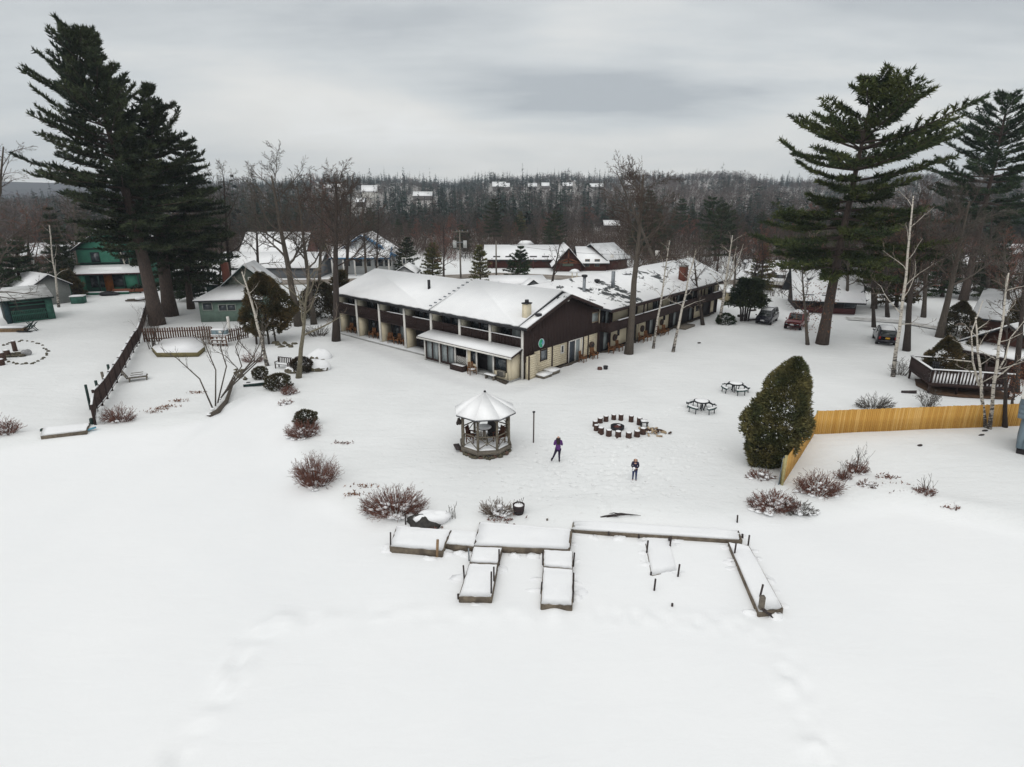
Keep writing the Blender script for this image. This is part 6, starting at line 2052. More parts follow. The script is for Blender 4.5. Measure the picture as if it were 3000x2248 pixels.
SH = [('reddish-brown twiggy shrub behind the left dock platform, broadest of the shore shrubs', 1155, 1500, 1.75, .95, 1.25, 150, TWIG_RED, 70),
      ('round reddish twiggy shrub on the left shore below the green-tufted one', 928, 1415, 1.1, 1.0, 1.5, 130, TWIG_RED, 40),
      ('reddish twigs round the green shrub on the left shore', 888, 1275, 1.1, .95, 1.0, 110, TWIG_RED, 40),
      ('dome of dark tangled twigs beside the lake end of the brown fence', 350, 1232, 1.2, .7, 1.05, 75, TWIG_RED, 16),
      ('broad reddish shrub at the lake end of the yellow fence, dusted with snow', 2265, 1488, 1.35, .8, .95, 130, TWIG_RED, 60),
      ('upright brown shrub just right of the yellow fence end', 2395, 1445, 1.2, .75, 1.15, 95, TWIG_RED, 30),
      ('sparse twigs in front of the broad reddish shrub at the yellow fence', 2340, 1500, 1.0, .5, .6, 40, TWIG_GREY, 20),
      ('dark shrub with tall thin shoots on the snowy bank right of the yellow fence leg', 2510, 1385, .5, .4, .75, 40, TWIG_RED, 6),
      ('small dark shrub left of the tall-shooted one on the right bank', 2465, 1402, .45, .35, .55, 28, TWIG_RED, 6),
      ('low dark twigs below the tall-shooted shrub on the right bank', 2540, 1425, .6, .35, .4, 30, TWIG_RED, 8),
      ('small dark shrub alone on the right of the snowy bank', 2706, 1452, .45, .35, .6, 34, TWIG_RED, 6),
      ('pale snowy twig shrub left of the barrel planter', 1455, 1505, .8, .5, .75, 55, TWIG_PALE, 36),
      ('reddish shrub cut by the left edge above the lake ice', 12, 1275, .9, .6, 1.2, 60, TWIG_RED, 14),
      ('faint reddish twig bush behind the leaning birch', 742, 1060, 1.1, .6, 1.0, 45, TWIG_RED, 0),
      ('reddish twigs right of the large rounded shrub near the grey tree', 848, 1155, .6, .5, .7, 55, TWIG_RED, 10),
      ('small snowy reddish twig tuft on the left shore', 838, 1185, .55, .4, .45, 30, TWIG_RED, 20),
      ('bare grey bush at the foot of the tall birch', 2640, 1098, .7, .5, 1.4, 22, TWIG_GREY, 0),
      ('bare grey bush under the corner of the brown deck', 2718, 1190, .7, .5, 1.3, 26, TWIG_GREY, 0),
      ('wide bare grey bush behind the middle of the yellow fence', 2560, 1195, 1.6, .5, 1.1, 60, TWIG_GREY, 0),
      ('reddish shrub under the big cedar beside the fence leg', 2225, 1400, .9, .5, .55, 40, TWIG_RED, 16)]
for k, (lab, px, py, rx, ry, h, n, m, sn) in enumerate(SH):
    twig_shrub('twig_shrub', lab, at(px, py), rx * 1.15, ry * 1.15, h * 1.05, 100 + k, int(n * 1.7), m, sn)
for k, (px, py, h, n, lab) in enumerate(((2512, 1382, 1.6, 12, 'tall thin bare shoots rising from the dark shrub on the right bank'), (2470, 1400, 1.2, 7, 'thin bare shoots on the right bank left of the taller ones'),
                                         (1325, 1520, .85, 8, 'thin bare shoots beside the shore rock'), (2712, 1448, 1.1, 8, 'thin shoots rising from the lone shrub on the right bank'),
                                         (1525, 1498, .5, 6, 'dry stalks between the snowy twig shrub and the barrel planter'))):
    twig_shrub('bare_shoots', lab, at(px, py), .3, .25, h, 150 + k, n, TWIG_GREY, 0, upright=1.4, kids=1, dome=False)
# fallen leaves and stubble at the snow line
for k, (px, py, lab) in enumerate(((447, 1208, 'tuft of brown dead leaves left of the lying willow, farthest left'), (470, 1200, 'tuft of brown dead leaves in the snow, second from the left'), (500, 1192, 'tuft of brown dead leaves in the snow, middle of the row'),
                                   (528, 1176, 'tuft of brown dead leaves nearest the lying willow'), (578, 1152, 'tuft of dark dead leaves behind the lying willow'), (1042, 1452, 'brown leaf tuft on the shore left of the broad shrub'),
                                   (1058, 1428, 'small grey leaf tuft above the brown one on the shore'), (2600, 1400, 'dark leaf litter along the right bank, left piece'), (2625, 1425, 'dark leaf litter along the right bank, middle piece'), (2655, 1445, 'dark leaf litter along the right bank, right piece'),
                                   (2800, 1492, 'faint brush tuft at the ice edge on the right'), (1260, 1548, 'dark leaf litter behind the small dock section'), (1480, 1525, 'dark brush at the edge behind the long walkway'), (1000, 1300, 'brown tuft between the shore shrubs'))):
    rs_ = np.random.RandomState(k)
    n = 34
    t = G()
    C = np.stack([rs_.normal(0, .35, n), rs_.normal(0, .14, n), rs_.uniform(.0, .1, n)], 1)
    o = t.sprays(C, np.tile([[0, 0, .6]], (n, 1)), .16, .07, 2, rs_, .9).build('leaf_tuft', DEADLEAF if k < 7 else TWIG_RED)
    o.location = at(px, py)
    tag(o, lab, kind='stuff')

# the willow lying along the left shore with shoots growing up
wb_ = at(628, 1225)
t = thing('leaning_willow', 'multi-stemmed bare willow with a snowy lying trunk on the left shore', 'tree', wb_)
g = G()
P = [at(612, 1224), at(640, 1212), at(665, 1185), at(678, 1150), at(690, 1120)]
P = [p - wb_ + Vector((0, 0, .12 + .07 * i)) for i, p in enumerate(P)]
g.tube(P, [.17, .18, .15, .12, .07], 8)
STEMS = [((622, 1190), (560, 1125), (490, 1062), (455, 1048)), ((640, 1200), (590, 1110), (560, 1040), (545, 1000)), ((650, 1195), (620, 1100), (600, 1040), (610, 990)), ((655, 1190), (650, 1110), (630, 1050), (655, 990)),
         ((662, 1180), (660, 1110), (690, 1050), (697, 990)), ((668, 1170), (690, 1100), (700, 1040), (697, 985)), ((645, 1200), (600, 1140), (560, 1100), (520, 1080)), ((655, 1190), (640, 1120), (585, 1060), (580, 1010)),
         ((665, 1175), (672, 1100), (665, 1040), (680, 1000))]
B = Branching(77)
par = dict(PAR)
par.update(rmin=.009, kids=(4, 4, 2), steps=(4, 3, 2), len=(.45, .5, .5), ang=(.45, .5, .5))
for si, st in enumerate(STEMS):
    b0 = P[0].lerp(P[-1], .15 + .08 * si)
    pts = [np.array(b0)]
    for (x, y) in st[1:]:
        h_, dx_ = hgt(wb_, x, y)
        pts.append(np.array([dx_, b0.y + .3 * math.sin(si * 2.1), h_]))
    g.tube(pts, [.06, .045, .03, .012], 6)
    for i in range(1, 3):
        for q in range(3):
            w_ = (q + .5) / 3
            p = pts[i] * (1 - w_) + pts[i + 1] * w_
            d = unit(pts[i + 1] - pts[i] + B.r.normal(0, .5, 3))
            B.grow(p, d, 1.0, .018, 1, 2, par)
g.build('trunk', BARK_GREY, t)
bare_mesh(B, 1, 2, (5, 4, 3)).build('crown', TWIG_GREY, t)
g = G()
for i in range(9):
    p = P[0].lerp(P[-1], i / 8) + Vector((0, 0, .13))
    g.blob(p, (.17, .13, .06), i, .2, 8, 5)
g.build('snow_clumps', SNOW, t)['kind'] = 'stuff'
twig_shrub('willow_bush', 'tall brown willow shoots at the left end of the snowy raised bed', at(450, 1022), .9, .6, 4.6, 171, 16, TWIG_BROWN, 0, upright=1.2, r0=.035, kids=3, dome=False)
twig_shrub('willow_bush', 'dry pale brush in front of the picket fence by the wooden rack', at(610, 1010), .9, .5, 1.8, 172, 26, TWIG_PALE, 0, upright=1.2, r0=.02, kids=2, dome=False)
twig_shrub('brush_pile', 'heap of bare fallen branches left of the straight dark trunk', at(930, 985), 1.6, .9, 1.5, 173, 60, TWIG_GREY, 0, upright=.6, r0=.03, kids=3)
# ================================================================== houses round about
def along(px, y):
    """ground place seen in this picture column at depth y"""
    x0, y0 = ray0(px, 1000)
    x = x0 * y / y0
    for _ in range(4):
        # columns lean a little with height: settle it by projecting
        z = float(gz(x, y)) - CAMH
        c, s = math.cos(PITCH), math.sin(PITCH)
        x = (px - 1500) / FPX * (y * c - z * s)
    return Vector((x, y, float(gz(x, y))))


AVOID = []                                  # (x, y, radius) kept free of woodland trees


def gable_house(name, label, pL, pR, depth, ye, yr, ridge, wall, base=None, roofm=None, snowm=None, wins=(), over=.4, cat='house', parts=(), trim=None, width=None, rz=None, he=None, hr=None, door=None):
    """pL / pR: pixels of the front corners on the ground; ye / yr: pixel rows of the eave and of the ridge"""
    a, b = (at(*pL), at(*pR)) if base is None else base
    w = width or (b - a).to_2d().length
    rz = math.atan2(b.y - a.y, b.x - a.x) if rz is None else rz
    if he is None:
        he = hgt(a, pL[0], ye)[0]
    m = (a + b) / 2
    if hr is None:
        mb = m + Vector((-math.sin(rz), math.cos(rz), 0)) * (depth / 2 if ridge == 'x' else 0)
        hr = hgt(mb, (pL[0] + pR[0]) / 2, yr)[0]
    t = thing(name, label, cat, a, rz)
    AVOID.append((m.x - math.sin(rz) * depth / 2, m.y + math.cos(rz) * depth / 2, max(w, depth) * .6 + 1.5))
    g = G()
    if ridge == 'y':
        g.extrude([(0, 0, -.2), (w, 0, -.2), (w, 0, he), (w / 2, 0, hr), (0, 0, he)], (0, depth, 0))
    else:
        g.extrude([(0, 0, -.2), (0, depth, -.2), (0, depth, he), (0, depth / 2, hr), (0, 0, he)], (w, 0, 0))
    g.build('wall', wall, t)
    rm, sm = roofm or BLACKROOF, snowm or SNOW_ROOF
    r, q = G(), G()
    o, th, sn = over, .14, .13
    if ridge == 'y':
        k = (hr - he) / (w / 2)
        for sgn in (0, 1):
            e = [(-o, -o, he - o * k), (w / 2, -o, hr), (w / 2, depth + o, hr), (-o, depth + o, he - o * k)]
            if sgn:
                e = [(w - x, y, z) for x, y, z in e]
            r.extrude([(x, y, z + th) for x, y, z in e], (0, 0, -th))
            e2 = [((x + .06 if i in (0, 3) else x - .03) if not sgn else (x - .06 if i in (0, 3) else x + .03), y + (.05 if i < 2 else -.05), z + th + sn) for i, (x, y, z) in enumerate(e)]
            q.extrude(e2, (0, 0, -sn))
    else:
        k = (hr - he) / (depth / 2)
        for sgn in (0, 1):
            e = [(-o, -o, he - o * k), (w + o, -o, he - o * k), (w + o, depth / 2, hr), (-o, depth / 2, hr)]
            if sgn:
                e = [(x, depth - y, z) for x, y, z in e]
            r.extrude([(x, y, z + th) for x, y, z in e], (0, 0, -th))
            e2 = [(x + (.05 if i in (0, 3) else -.05), y + ((.06 if i < 2 else -.03) if not sgn else (-.06 if i < 2 else .03)), z + th + sn) for i, (x, y, z) in enumerate(e)]
            q.extrude(e2, (0, 0, -sn))
    rf_ = r.build('roof', rm, t)
    q.build('snow_cover', sm, rf_)
    for face, u, z, ww, hh, *mm in wins:
        fm = trim or WHITE
        if face == 'f':
            c, s1, s2 = (u, -.03, z), (ww + .2, .06, hh + .2), (ww, .05, hh)
            off = (0, -.03, 0)
        elif face == 'r':
            c, s1, s2 = (w + .03, u, z), (.06, ww + .2, hh + .2), (.05, ww, hh)
            off = (.03, 0, 0)
        else:
            c, s1, s2 = (-.03, u, z), (.06, ww + .2, hh + .2), (.05, ww, hh)
            off = (-.03, 0, 0)
        f = G().box(c, s1).build('window', fm, t)
        G().box(tuple(np.add(c, off)), s2).build('pane', mm[0] if mm else GLASS, f)
    if door:
        u, dw_, dh, dm = door
        G().box((u, -.03, dh / 2), (dw_, .08, dh)).build('door', dm, t)
    t['_w'], t['_he'], t['_hr'] = w, he, hr
    return t, w, he, hr


# green two-storey house with a porch
t, w, he, hr = gable_house('green_house', 'two-storey green house with a snowy porch roof and an orange door, behind the great pine', (249, 858), (430, 853), 9.0, 729, 668, 'y', GREEN, trim=GREENDK,
                           wins=(('f', 2.55, 5.3, 1.1, 1.9), ('f', 6.6, 5.3, 1.1, 1.9)), over=.6)
s_ = w / 9.6
zp = hgt(at(249, 858), 249, 800)[0]
zt = hgt(at(249, 858), 249, 777)[0]
r_ = G().extrude([(-.3, -2.3, zp), (w + .6, -2.3, zp), (w + .6, -.02, zt), (-.3, -.02, zt)], (0, 0, -.12)).build('porch_roof', mat('maroon_roof_edge', (0.06, 0.02, 0.025)), t)
G().extrude([(-.2, -2.2, zp + .11), (w + .5, -2.2, zp + .11), (w + .5, -.3, zt + .05), (-.2, -.9, zt + .0)], (0, 0, -.1)).build('snow_cover', SNOW_ROOF, r_)
for x in (0.15, w * .36, w * .76, w - .15):
    G().box((x, -2.1, zp / 2), (.2, .2, zp - .05)).build('porch_post', GREENDK, t)
for u0, u1 in ((0.1, 1.3), (w * .76, w - .1)):
    G().box(((u0 + u1) / 2, -1.95, zp / 2 - .1), (u1 - u0, .12, zp - .3)).build('porch_wall', GREEN, t)
G().box((w * .42, -.1, zp * .45), (1.2, .1, zp * .85)).build('door', mat('orange_wood_door', (0.30, 0.105, 0.022), (0.22, 0.07, 0.016), scale=2), t)
for u in (w * .24, w * .60):
    f = G().box((u, -.06, zp * .55), (2.0, .1, zp * .6)).build('window', GREENDK, t)
    G().box((u, -.12, zp * .55), (1.8, .04, zp * .5)).build('pane', GLASS, f)
G().box((w / 2, -.06, he - .05), (w + .1, .1, .2)).build('trim_band', GREENDK, t)
G().box((w / 2, -.06, zt + .25), (w + .1, .1, .25)).build('trim_band', GREENDK, t)
rail = mat('red_brown_rail', (0.20, 0.07, 0.035), (0.14, 0.05, 0.03))
G().box((w * .82, -2.6, .55), (w * .5, .1, .55)).build('porch_rail', rail, t)
G().box((w * .45, -2.6, .2), (w * .75, .8, .3)).build('porch_step', GREEN, t)
G().box((w * .45, -2.6, .4), (w * .75, .75, .1)).build('step_snow', SNOW, t)
# crossing main roof behind the front gable
gable_house('house_wing', 'snowy cross roof of the rear wing rising behind the green house gable', None, None, 6.0, None, None, 'x', GREEN,
            base=(t.location + Vector((-1.8, 6.5, 0)), t.location + Vector((7.5, 7.4, 0))), he=he + .2, hr=hgt(t.location + Vector((0, 9.5, 0)), 290, 662)[0] - .2, snowm=SNOW_THIN)
# low green shed in front, the gabled shed behind, the bin
SHEDG = mat('shed_green', (0.05, 0.15, 0.11), (0.03, 0.09, 0.07), scale=2)
a, b = at(22, 950), at(163, 934)
sh = thing('garden_shed', 'low green lattice-fronted shed with a flat snowy roof at the left edge', 'shed', a, math.atan2(b.y - a.y, b.x - a.x))
AVOID.append((a.x + 3, a.y + 3, 6))
w = (b - a).length
he = hgt(a, 15, 884)[0]
dp = 5.0
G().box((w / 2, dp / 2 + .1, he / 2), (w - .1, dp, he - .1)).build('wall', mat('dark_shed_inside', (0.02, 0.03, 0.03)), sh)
G().box((w - .35, -.02, he / 2), (.7, .1, he)).build('corner_panel', SHEDG, sh)
G().box((.25, -.02, he / 2), (.5, .1, he)).build('corner_panel', mat('blue_green_door', (0.035, 0.07, 0.08)), sh)
G().box((w + .02, dp / 2, he / 2), (.1, dp, he)).build('side_wall', SHEDG, sh)
for z in (.12, he * .34, he * .52, he * .74, he * .9):
    G().box((w / 2, -.04, z), (w - 1.2, .06, .13)).build('rail', SHEDG, sh)
n = int((w - 1.3) / .17)
me = G().box((0, 0, 0), (.08, .04, he * .5)).mesh('lattice_slat', SHEDG)
for k in range(n):
    put(me, 'lattice_slat', sh, (.65 + k * .17, -.03, he * .27))
hb_ = hgt(a + Vector((0, dp, 0)), 60, 842)[0]
r_ = G().extrude([(-.4, -.5, he + .05), (w + .3, -.5, he + .05), (w + .3, dp, max(hb_, he + .5)), (-.4, dp, max(hb_, he + .5))], (0, 0, -.14)).build('roof', GREENDK, sh)
G().extrude([(-.35, -.42, he + .16), (w + .25, -.42, he + .16), (w + .25, dp - .05, max(hb_, he + .5) + .1), (-.35, dp - .05, max(hb_, he + .5) + .1)], (0, 0, -.11)).build('snow_cover', snow_mat('grey_streaked_snow', (0.70, 0.71, 0.71), (0.40, 0.40, 0.39), pscale=2), r_)
for k in range(8):
    G().box((.4 + k * w / 8, -.53, he - .02), (.12, .1, .16)).build('rafter_end', GREENDK, sh)
t, w, he, hr = gable_house('gabled_shed', 'green gabled outbuilding with a white roof behind the low shed', (100, 900), (214, 885), 8.0, 845, 808, 'y', mat('pale_grey_gable', (0.26, 0.27, 0.26), (0.2, 0.21, 0.2)), cat='shed')
G().box((w + .04, 4, he * .5), (.1, 7.9, he)).build('side_wall', GREEN, t)
bn_ = thing('storage_bin', 'small dark green bin with a snowy lid beside the green house', 'bin', at(232, 888), .25)
G().box((0, 0, .5), (1.6, 1.2, 1.0)).build('box', SHEDG, bn_)
G().box((0, 0, 1.06), (1.7, 1.3, .14)).build('snow', SNOW, bn_)
wr = thing('firewood_rack', 'low dark heap of lumber in the snow left of the great pine trunk', 'lumber', at(405, 884), .05)
for k in range(7):
    G().tube([(-1.8 + .2 * k, .2 * (k % 3), .15 + .1 * (k % 2)), (1.2 + .1 * k, .1 * k, .3 + .1 * (k % 3))], .12, 6).build('log', BARK_GREY, wr)
G().blob((.4, .2, .5), (1.0, .5, .2), 4).build('snow', SNOW, wr)
ub = thing('boat_cradle', 'dark upturned rack in the snow before the green house porch', 'rack', at(318, 866))
G().blob((0, 0, .25), (1.2, .5, .4), 9, .3).build('frame', DARKMETAL, ub)

# grey-green cottage
t, w, he, hr = gable_house('cottage', 'grey-green cottage with a red brick chimney behind the picket fence', (590, 945), (770, 940), 8.5, 873, 873, 'y', GREYGREEN, he=2.75, hr=2.85, over=.0,
                           wins=(('f', 1.0, 1.95, 1.0, .8), ('f', 2.75, 1.75, .85, .65), ('f', 3.75, 1.75, .85, .65)), trim=mat('pale_green_trim', (0.35, 0.38, 0.34)))
t.children[1].hide_render = False
for ch in list(t.children):
    if ch.name.startswith('roof'):
        for c2 in list(ch.children):
            bpy.data.objects.remove(c2)
        bpy.data.objects.remove(ch)
ah, up_y = 2.7, 3.4
zr_ = hgt(t.location + Vector((0, up_y, 0)), 640, 838)[0]
r_ = G().extrude([(-.5, -.5, ah), (w + .5, -.5, ah), (w - .4, up_y, zr_), (1.9, up_y, zr_)], (0, 0, -.12)).build('roof', BLACKROOF, t)
q = G().extrude([(-.45, -.43, ah + .12), (w + .45, -.43, ah + .12), (w - .45, up_y - .05, zr_ + .12), (1.95, up_y - .05, zr_ + .12)], (0, 0, -.12))
q.extrude([(-.45, -.4, ah + .1), (1.9, up_y, zr_ + .1), (1.9, 8, zr_ + .1), (-.45, 8.4, ah + .1)], (0, 0, -.12))
q.build('snow_cover', SNOW_ROOF, r_)
pk_ = hgt(t.location + Vector((0, up_y, 0)), 735, 782)[0]
G().extrude([(2.2, up_y, ah), (7.6, up_y, ah), (7.6, up_y, zr_ + .1), (4.9, up_y, pk_), (2.2, up_y, zr_ + .1)], (0, 5, 0)).build('upper_gable', mat('shingled_gable', (0.12, 0.135, 0.11), (0.08, 0.09, 0.075), scale=3), t)
r_ = G()
q = G()
for sgn in (1, -1):
    e = [(4.9, up_y - .5, pk_ + .15), (4.9, up_y + 5, pk_ + .15), (4.9 - sgn * 3.3, up_y + 5, zr_ - .3), (4.9 - sgn * 3.3, up_y - .5, zr_ - .3)]
    r_.extrude(e, (0, 0, -.14))
    q.extrude([(x, y + (.1 if k in (0, 3) else 0), z + .12) for k, (x, y, z) in enumerate(e)], (0, 0, -.12))
r_ = r_.build('roof', GREENDK, t)
q.build('snow_cover', SNOW_THIN, r_)
ct = hgt(t.location + Vector((0, 4.4, 0)), 668, 770)[0]
G().box((2.3, 4.4, ct - 1.2), (.75, .75, 2.4)).build('chimney', BRICK, t)
f = G().box((5.6, up_y - .05, zr_ + .65), (.8, .1, .7)).build('window', WHITE, t)
G().box((5.6, up_y - .1, zr_ + .65), (.65, .04, .55)).build('pane', GLASS, f)
gable_house('garage', 'small dark green garage with a white roof left behind the cottage', (607, 872), (690, 870), 6, 833, 797, 'x', GREENDK, base=(along(607, 92), along(690, 92)), cat='garage')
# larger roofs behind the oaks
gable_house('white_house', 'big white-roofed house behind the crooked oak, nearer roof', (640, 815), (935, 812), 9, 785, 742, 'x', mat('grey_house_wall', (0.18, 0.19, 0.2), (0.13, 0.14, 0.15)), base=(along(640, 112), along(935, 112)))
gable_house('white_house', 'tall white-roofed house rising behind the nearer roof and the oaks', (712, 800), (898, 798), 9, 738, 683, 'x', mat('red_brown_wall', (0.13, 0.06, 0.05), (0.10, 0.05, 0.04)), base=(along(712, 132), along(898, 132)))
# blue-roofed house
BLUE = mat('blue_metal_roof', (0.05, 0.20, 0.38), (0.04, 0.15, 0.30), rough=.45, scale=2)
t, w, he, hr = gable_house('blue_roofed_house', 'white house with a bright blue metal roof edge behind the left wing of the inn', (985, 795), (1152, 795), 9, 745, 690, 'y', mat('white_clapboard', (0.62, 0.63, 0.62), (0.55, 0.56, 0.56)), base=(along(985, 118), along(1150, 118)),
                           wins=(('f', 2.2, 2.2, 1.4, 1.3), ('f', 4.6, 2.2, 1.4, 1.3), ('f', 6.4, 2.2, 1.2, 1.3), ('f', 8.6, 2.2, 1.6, 1.3), ('f', 10.4, 2.2, 1.2, 1.3)), roofm=BLUE, over=.7)
kx = (hr - he) / (w / 2)
q = G().extrude([(w / 2 + .6, -.85, hr + .34 - .6 * kx), (w + .8, -.85, he + .3 - .8 * kx), (w + .8, 1.0, he + .3 - .8 * kx), (w / 2 + .6, 1.0, hr + .34 - .6 * kx)], (0, 0, -.1)).build('bare_roof_strip', BLUE, t)
r_ = G().extrude([(-.4, -2.8, he - .5), (w + .3, -2.8, he - .5), (w + .3, -.06, he + 1.4), (-.4, -.06, he + 1.4)], (0, 0, -.12)).build('porch_roof', BLUE, t)
G().extrude([(-.35, -2.7, he - .38), (w + .1, -2.7, he - .38), (w + .1, -.2, he + 1.45), (-.35, -.2, he + 1.45)], (0, 0, -.12)).build('snow_cover', SNOW_ROOF, r_)
for k in range(6):
    G().box((.1 + k * (w - .2) / 5, -2.5, (he - .6) / 2), (.25, .25, he - .6)).build('porch_post', WHITE, t)
gable_house('small_shed', 'small white-gabled shed roof peeking over the inn ridge', (1158, 812), (1215, 812), 5, 800, 782, 'y', mat('white_shed', (0.6, 0.6, 0.6)), base=(along(1158, 108), along(1215, 108)), wins=(('f', 1.8, 3.6, .5, 1.0),), cat='shed')
# timber lodge across the road
LODGE = mat('red_brown_timber', (0.095, 0.034, 0.026), (0.06, 0.022, 0.018), scale=2, aniso=(1, 1, 6))
t, w, he, hr = gable_house('timber_lodge', 'long red-brown timber lodge with snowy roof across the road', (1428, 806), (1640, 806), 10, 757, 721, 'x', LODGE, base=(along(1428, 128), along(1640, 128)), over=.9, cat='lodge',
                           wins=tuple(('f', 2 + 2.6 * k, 1.9, 1.3, 1.1) for k in range(6)), trim=mat('dark_timber_trim', (0.05, 0.02, 0.018)))
for k in range(4):
    G().box((1 + 4.4 * k, -.6, he / 2), (.3, .3, he)).build('post', LODGE, t)
t2, w2, he2, hr2 = gable_house('lodge_entrance', 'cross-gabled entrance of the timber lodge with exposed trusses', (1626, 812), (1700, 812), 12, 772, 728, 'y', LODGE, base=(along(1626, 122), along(1702, 122)), over=.8, cat='lodge',
                               wins=(('f', 2.6, 1.8, 2.2, 1.4, mat('greenish_glass', (0.14, 0.17, 0.13), rough=.2)),), trim=mat('dark_timber_trim', (0.05, 0.02, 0.018)))
for p0, p1 in (((w2 * .1, he2 + .3), (w2 / 2, he2 + .9)), ((w2 * .9, he2 + .3), (w2 / 2, he2 + .9)), ((w2 / 2, he2), (w2 / 2, hr2 - .3)), ((0, he2 + .15), (w2, he2 + .15))):
    G().beam((p0[0], -.3, p0[1]), (p1[0], -.3, p1[1]), .25, .3).build('truss', mat('orange_timber', (0.17, 0.06, 0.03), (0.12, 0.045, 0.025)), t2)
t3, w3, he3, hr3 = gable_house('lodge_hall', 'snowy front-sloped hall of the timber lodge between its two gables', (1698, 812), (1778, 812), 12, 770, 726, 'x', LODGE, base=(along(1700, 123), along(1776, 123)), over=.6, cat='lodge',
                               wins=(('f', 1.4, 1.6, .8, 1.4), ('f', 3.4, 1.6, .9, 1.4)), trim=mat('tan_trim', (0.2, 0.15, 0.1)))
gable_house('lodge_wing', 'right end of the timber lodge with a dark-streaked snowy roof', (1776, 806), (1832, 800), 10, 760, 716, 'x', LODGE, base=(along(1778, 124), along(1836, 127)), over=.6, cat='lodge', snowm=SNOW_THIN, wins=(('f', 1.2, 2.6, .7, .9, WHITE),))
cp = thing('roof_cupola', 'tiny snowy cupola roof above the lodge, in front of the trees', 'house', along(1540, 150))
hh_ = hgt(cp.location, 1540, 706)[0]
G().box((0, 0, hh_ / 2 - .4), (2.6, 2.6, hh_ - .8)).build('wall', LODGE, cp)
G().lathe([(2.1, hh_ - .8), (1.2, hh_), (.1, hh_ + .1)], (0, 0, 0), 4).build('snow_roof', SNOW_ROOF, cp)
# low annex roofs inside the inn's angle
an = thing('inn_annex', 'flat snow-covered annex roof behind the inn ridge', 'annex', along(1520, 84), R(4))
AVOID.append((an.location.x, an.location.y, 9))
zt = hgt(an.location, 1520, 828)[0]
G().box((0, 2, zt / 2), (7.6, 8, zt)).build('wall', BROWN, an)
G().box((0, 2, zt + .12), (8.2, 8.6, .22)).build('snow_cover', SNOW_ROOF, an)
for x0, lab in ((1562, 'small dark-edged gable poking over the inn ridge'), (1470, 'small dark peak left of the young pine over the inn ridge')):
    b = along(x0, 79)
    d_ = thing('roof_dormer', lab, 'dormer', b, R(10))
    z0, z1 = hgt(b, x0, 846)[0], hgt(b, x0, 822 if x0 > 1500 else 832)[0]
    ww = 1.4 if x0 > 1500 else .8
    G().extrude([(-ww, 0, 0), (ww, 0, 0), (ww, 0, z0), (0, 0, z1), (-ww, 0, z0)], (0, 2.5, 0)).build('wall', mat('grey_shed_wall', (0.15, 0.16, 0.165)), d_)
    for sgn in (1, -1):
        G().beam((0, -.1, z1 + .04), (sgn * (ww + .2), -.1, z0 - .1), .12, .1).build('rake_board', DARKMETAL, d_)
        G().extrude([(0, .0, z1 + .1), (0, 2.5, z1 + .1), (sgn * (ww + .1), 2.5, z0 + .05), (sgn * (ww + .1), .0, z0 + .05)], (0, 0, -.1)).build('snow_cover', SNOW_ROOF, d_)
ki = thing('notice_kiosk', 'small post-mounted shelter with a snowy roof in the courtyard', 'kiosk', along(1682, 100))
zk = hgt(ki.location, 1682, 798)[0]
for x in (-.4, .4):
    G().box((x, 0, zk / 2), (.14, .14, zk)).build('post', CREAM, ki)
G().lathe([(1.1, zk), (.5, zk + .45), (.05, zk + .55)], (0, 0, 0), 4).build('snow_roof', SNOW_ROOF, ki)


# utility poles
def pole(label, px, d, ytop, arm=None, boxes=False):
    b = along(px, d)
    h = hgt(b, px, ytop)[0]
    p = thing('utility_pole', label, 'utility pole', b)
    G().tube([(0, 0, -.1), (0, 0, h)], [.17, .12], 8).build('shaft', mat('grey_utility_pole', (0.20, 0.18, 0.15), (0.14, 0.125, 0.11)), p)
    if arm:
        G().box((0, -.1, h - .35), (arm, .14, .16)).build('crossarm', GREYWOOD, p)
        for x in np.linspace(-arm / 2 + .15, arm / 2 - .15, 4):
            G().tube([(x, -.1, h - .27), (x, -.1, h)], .06, 6).build('insulator', METAL, p)
    if boxes:
        for x in (-.95, .95):
            G().tube([(x, -.1, h - 3.2), (x, -.1, h - 1.9)], .34, 12).build('transformer', mat('pale_transformer', (0.48, 0.49, 0.48), rough=.5), p)
            G().box((x / 2, -.1, h - 2.2), (abs(x), .1, .12)).build('bracket', METAL, p)
    return p, b, h


p1, b1, h1 = pole('utility pole with a crossarm and two pale transformers behind the inn', 1350, 112, 674, 3.2, True)
p2, b2, h2 = pole('thin plain utility pole in front of the timber lodge', 1454, 116, 706)
p3, b3, h3 = pole('pale lamp-topped pole behind the right wing', 1920, 110, 742)
G().box((0, 0, h3), (.7, .4, .9)).build('lamp_head', WHITE, p3)
p4, b4, h4 = pole('utility pole at the roadside behind the right wing chimney', 2262, 120, 700)
for pa, pb, ha, hb, dz, nm in ((b1, b2, h1, h2, 0, 'power cable between the two poles behind the inn'), (b2, b3, h2, h3, 0, 'power cable crossing in front of the timber lodge')):
    A_, B_ = pa + Vector((0, 0, ha - .3)), pb + Vector((0, 0, hb - .2))
    pts = [A_.lerp(B_, k / 10) - Vector((0, 0, .8 * math.sin(math.pi * k / 10))) - pa for k in range(11)]
    c_ = thing('power_cable', nm, 'cable', pa)
    G().tube(pts, .03, 4).build('wire', DARKMETAL, c_)

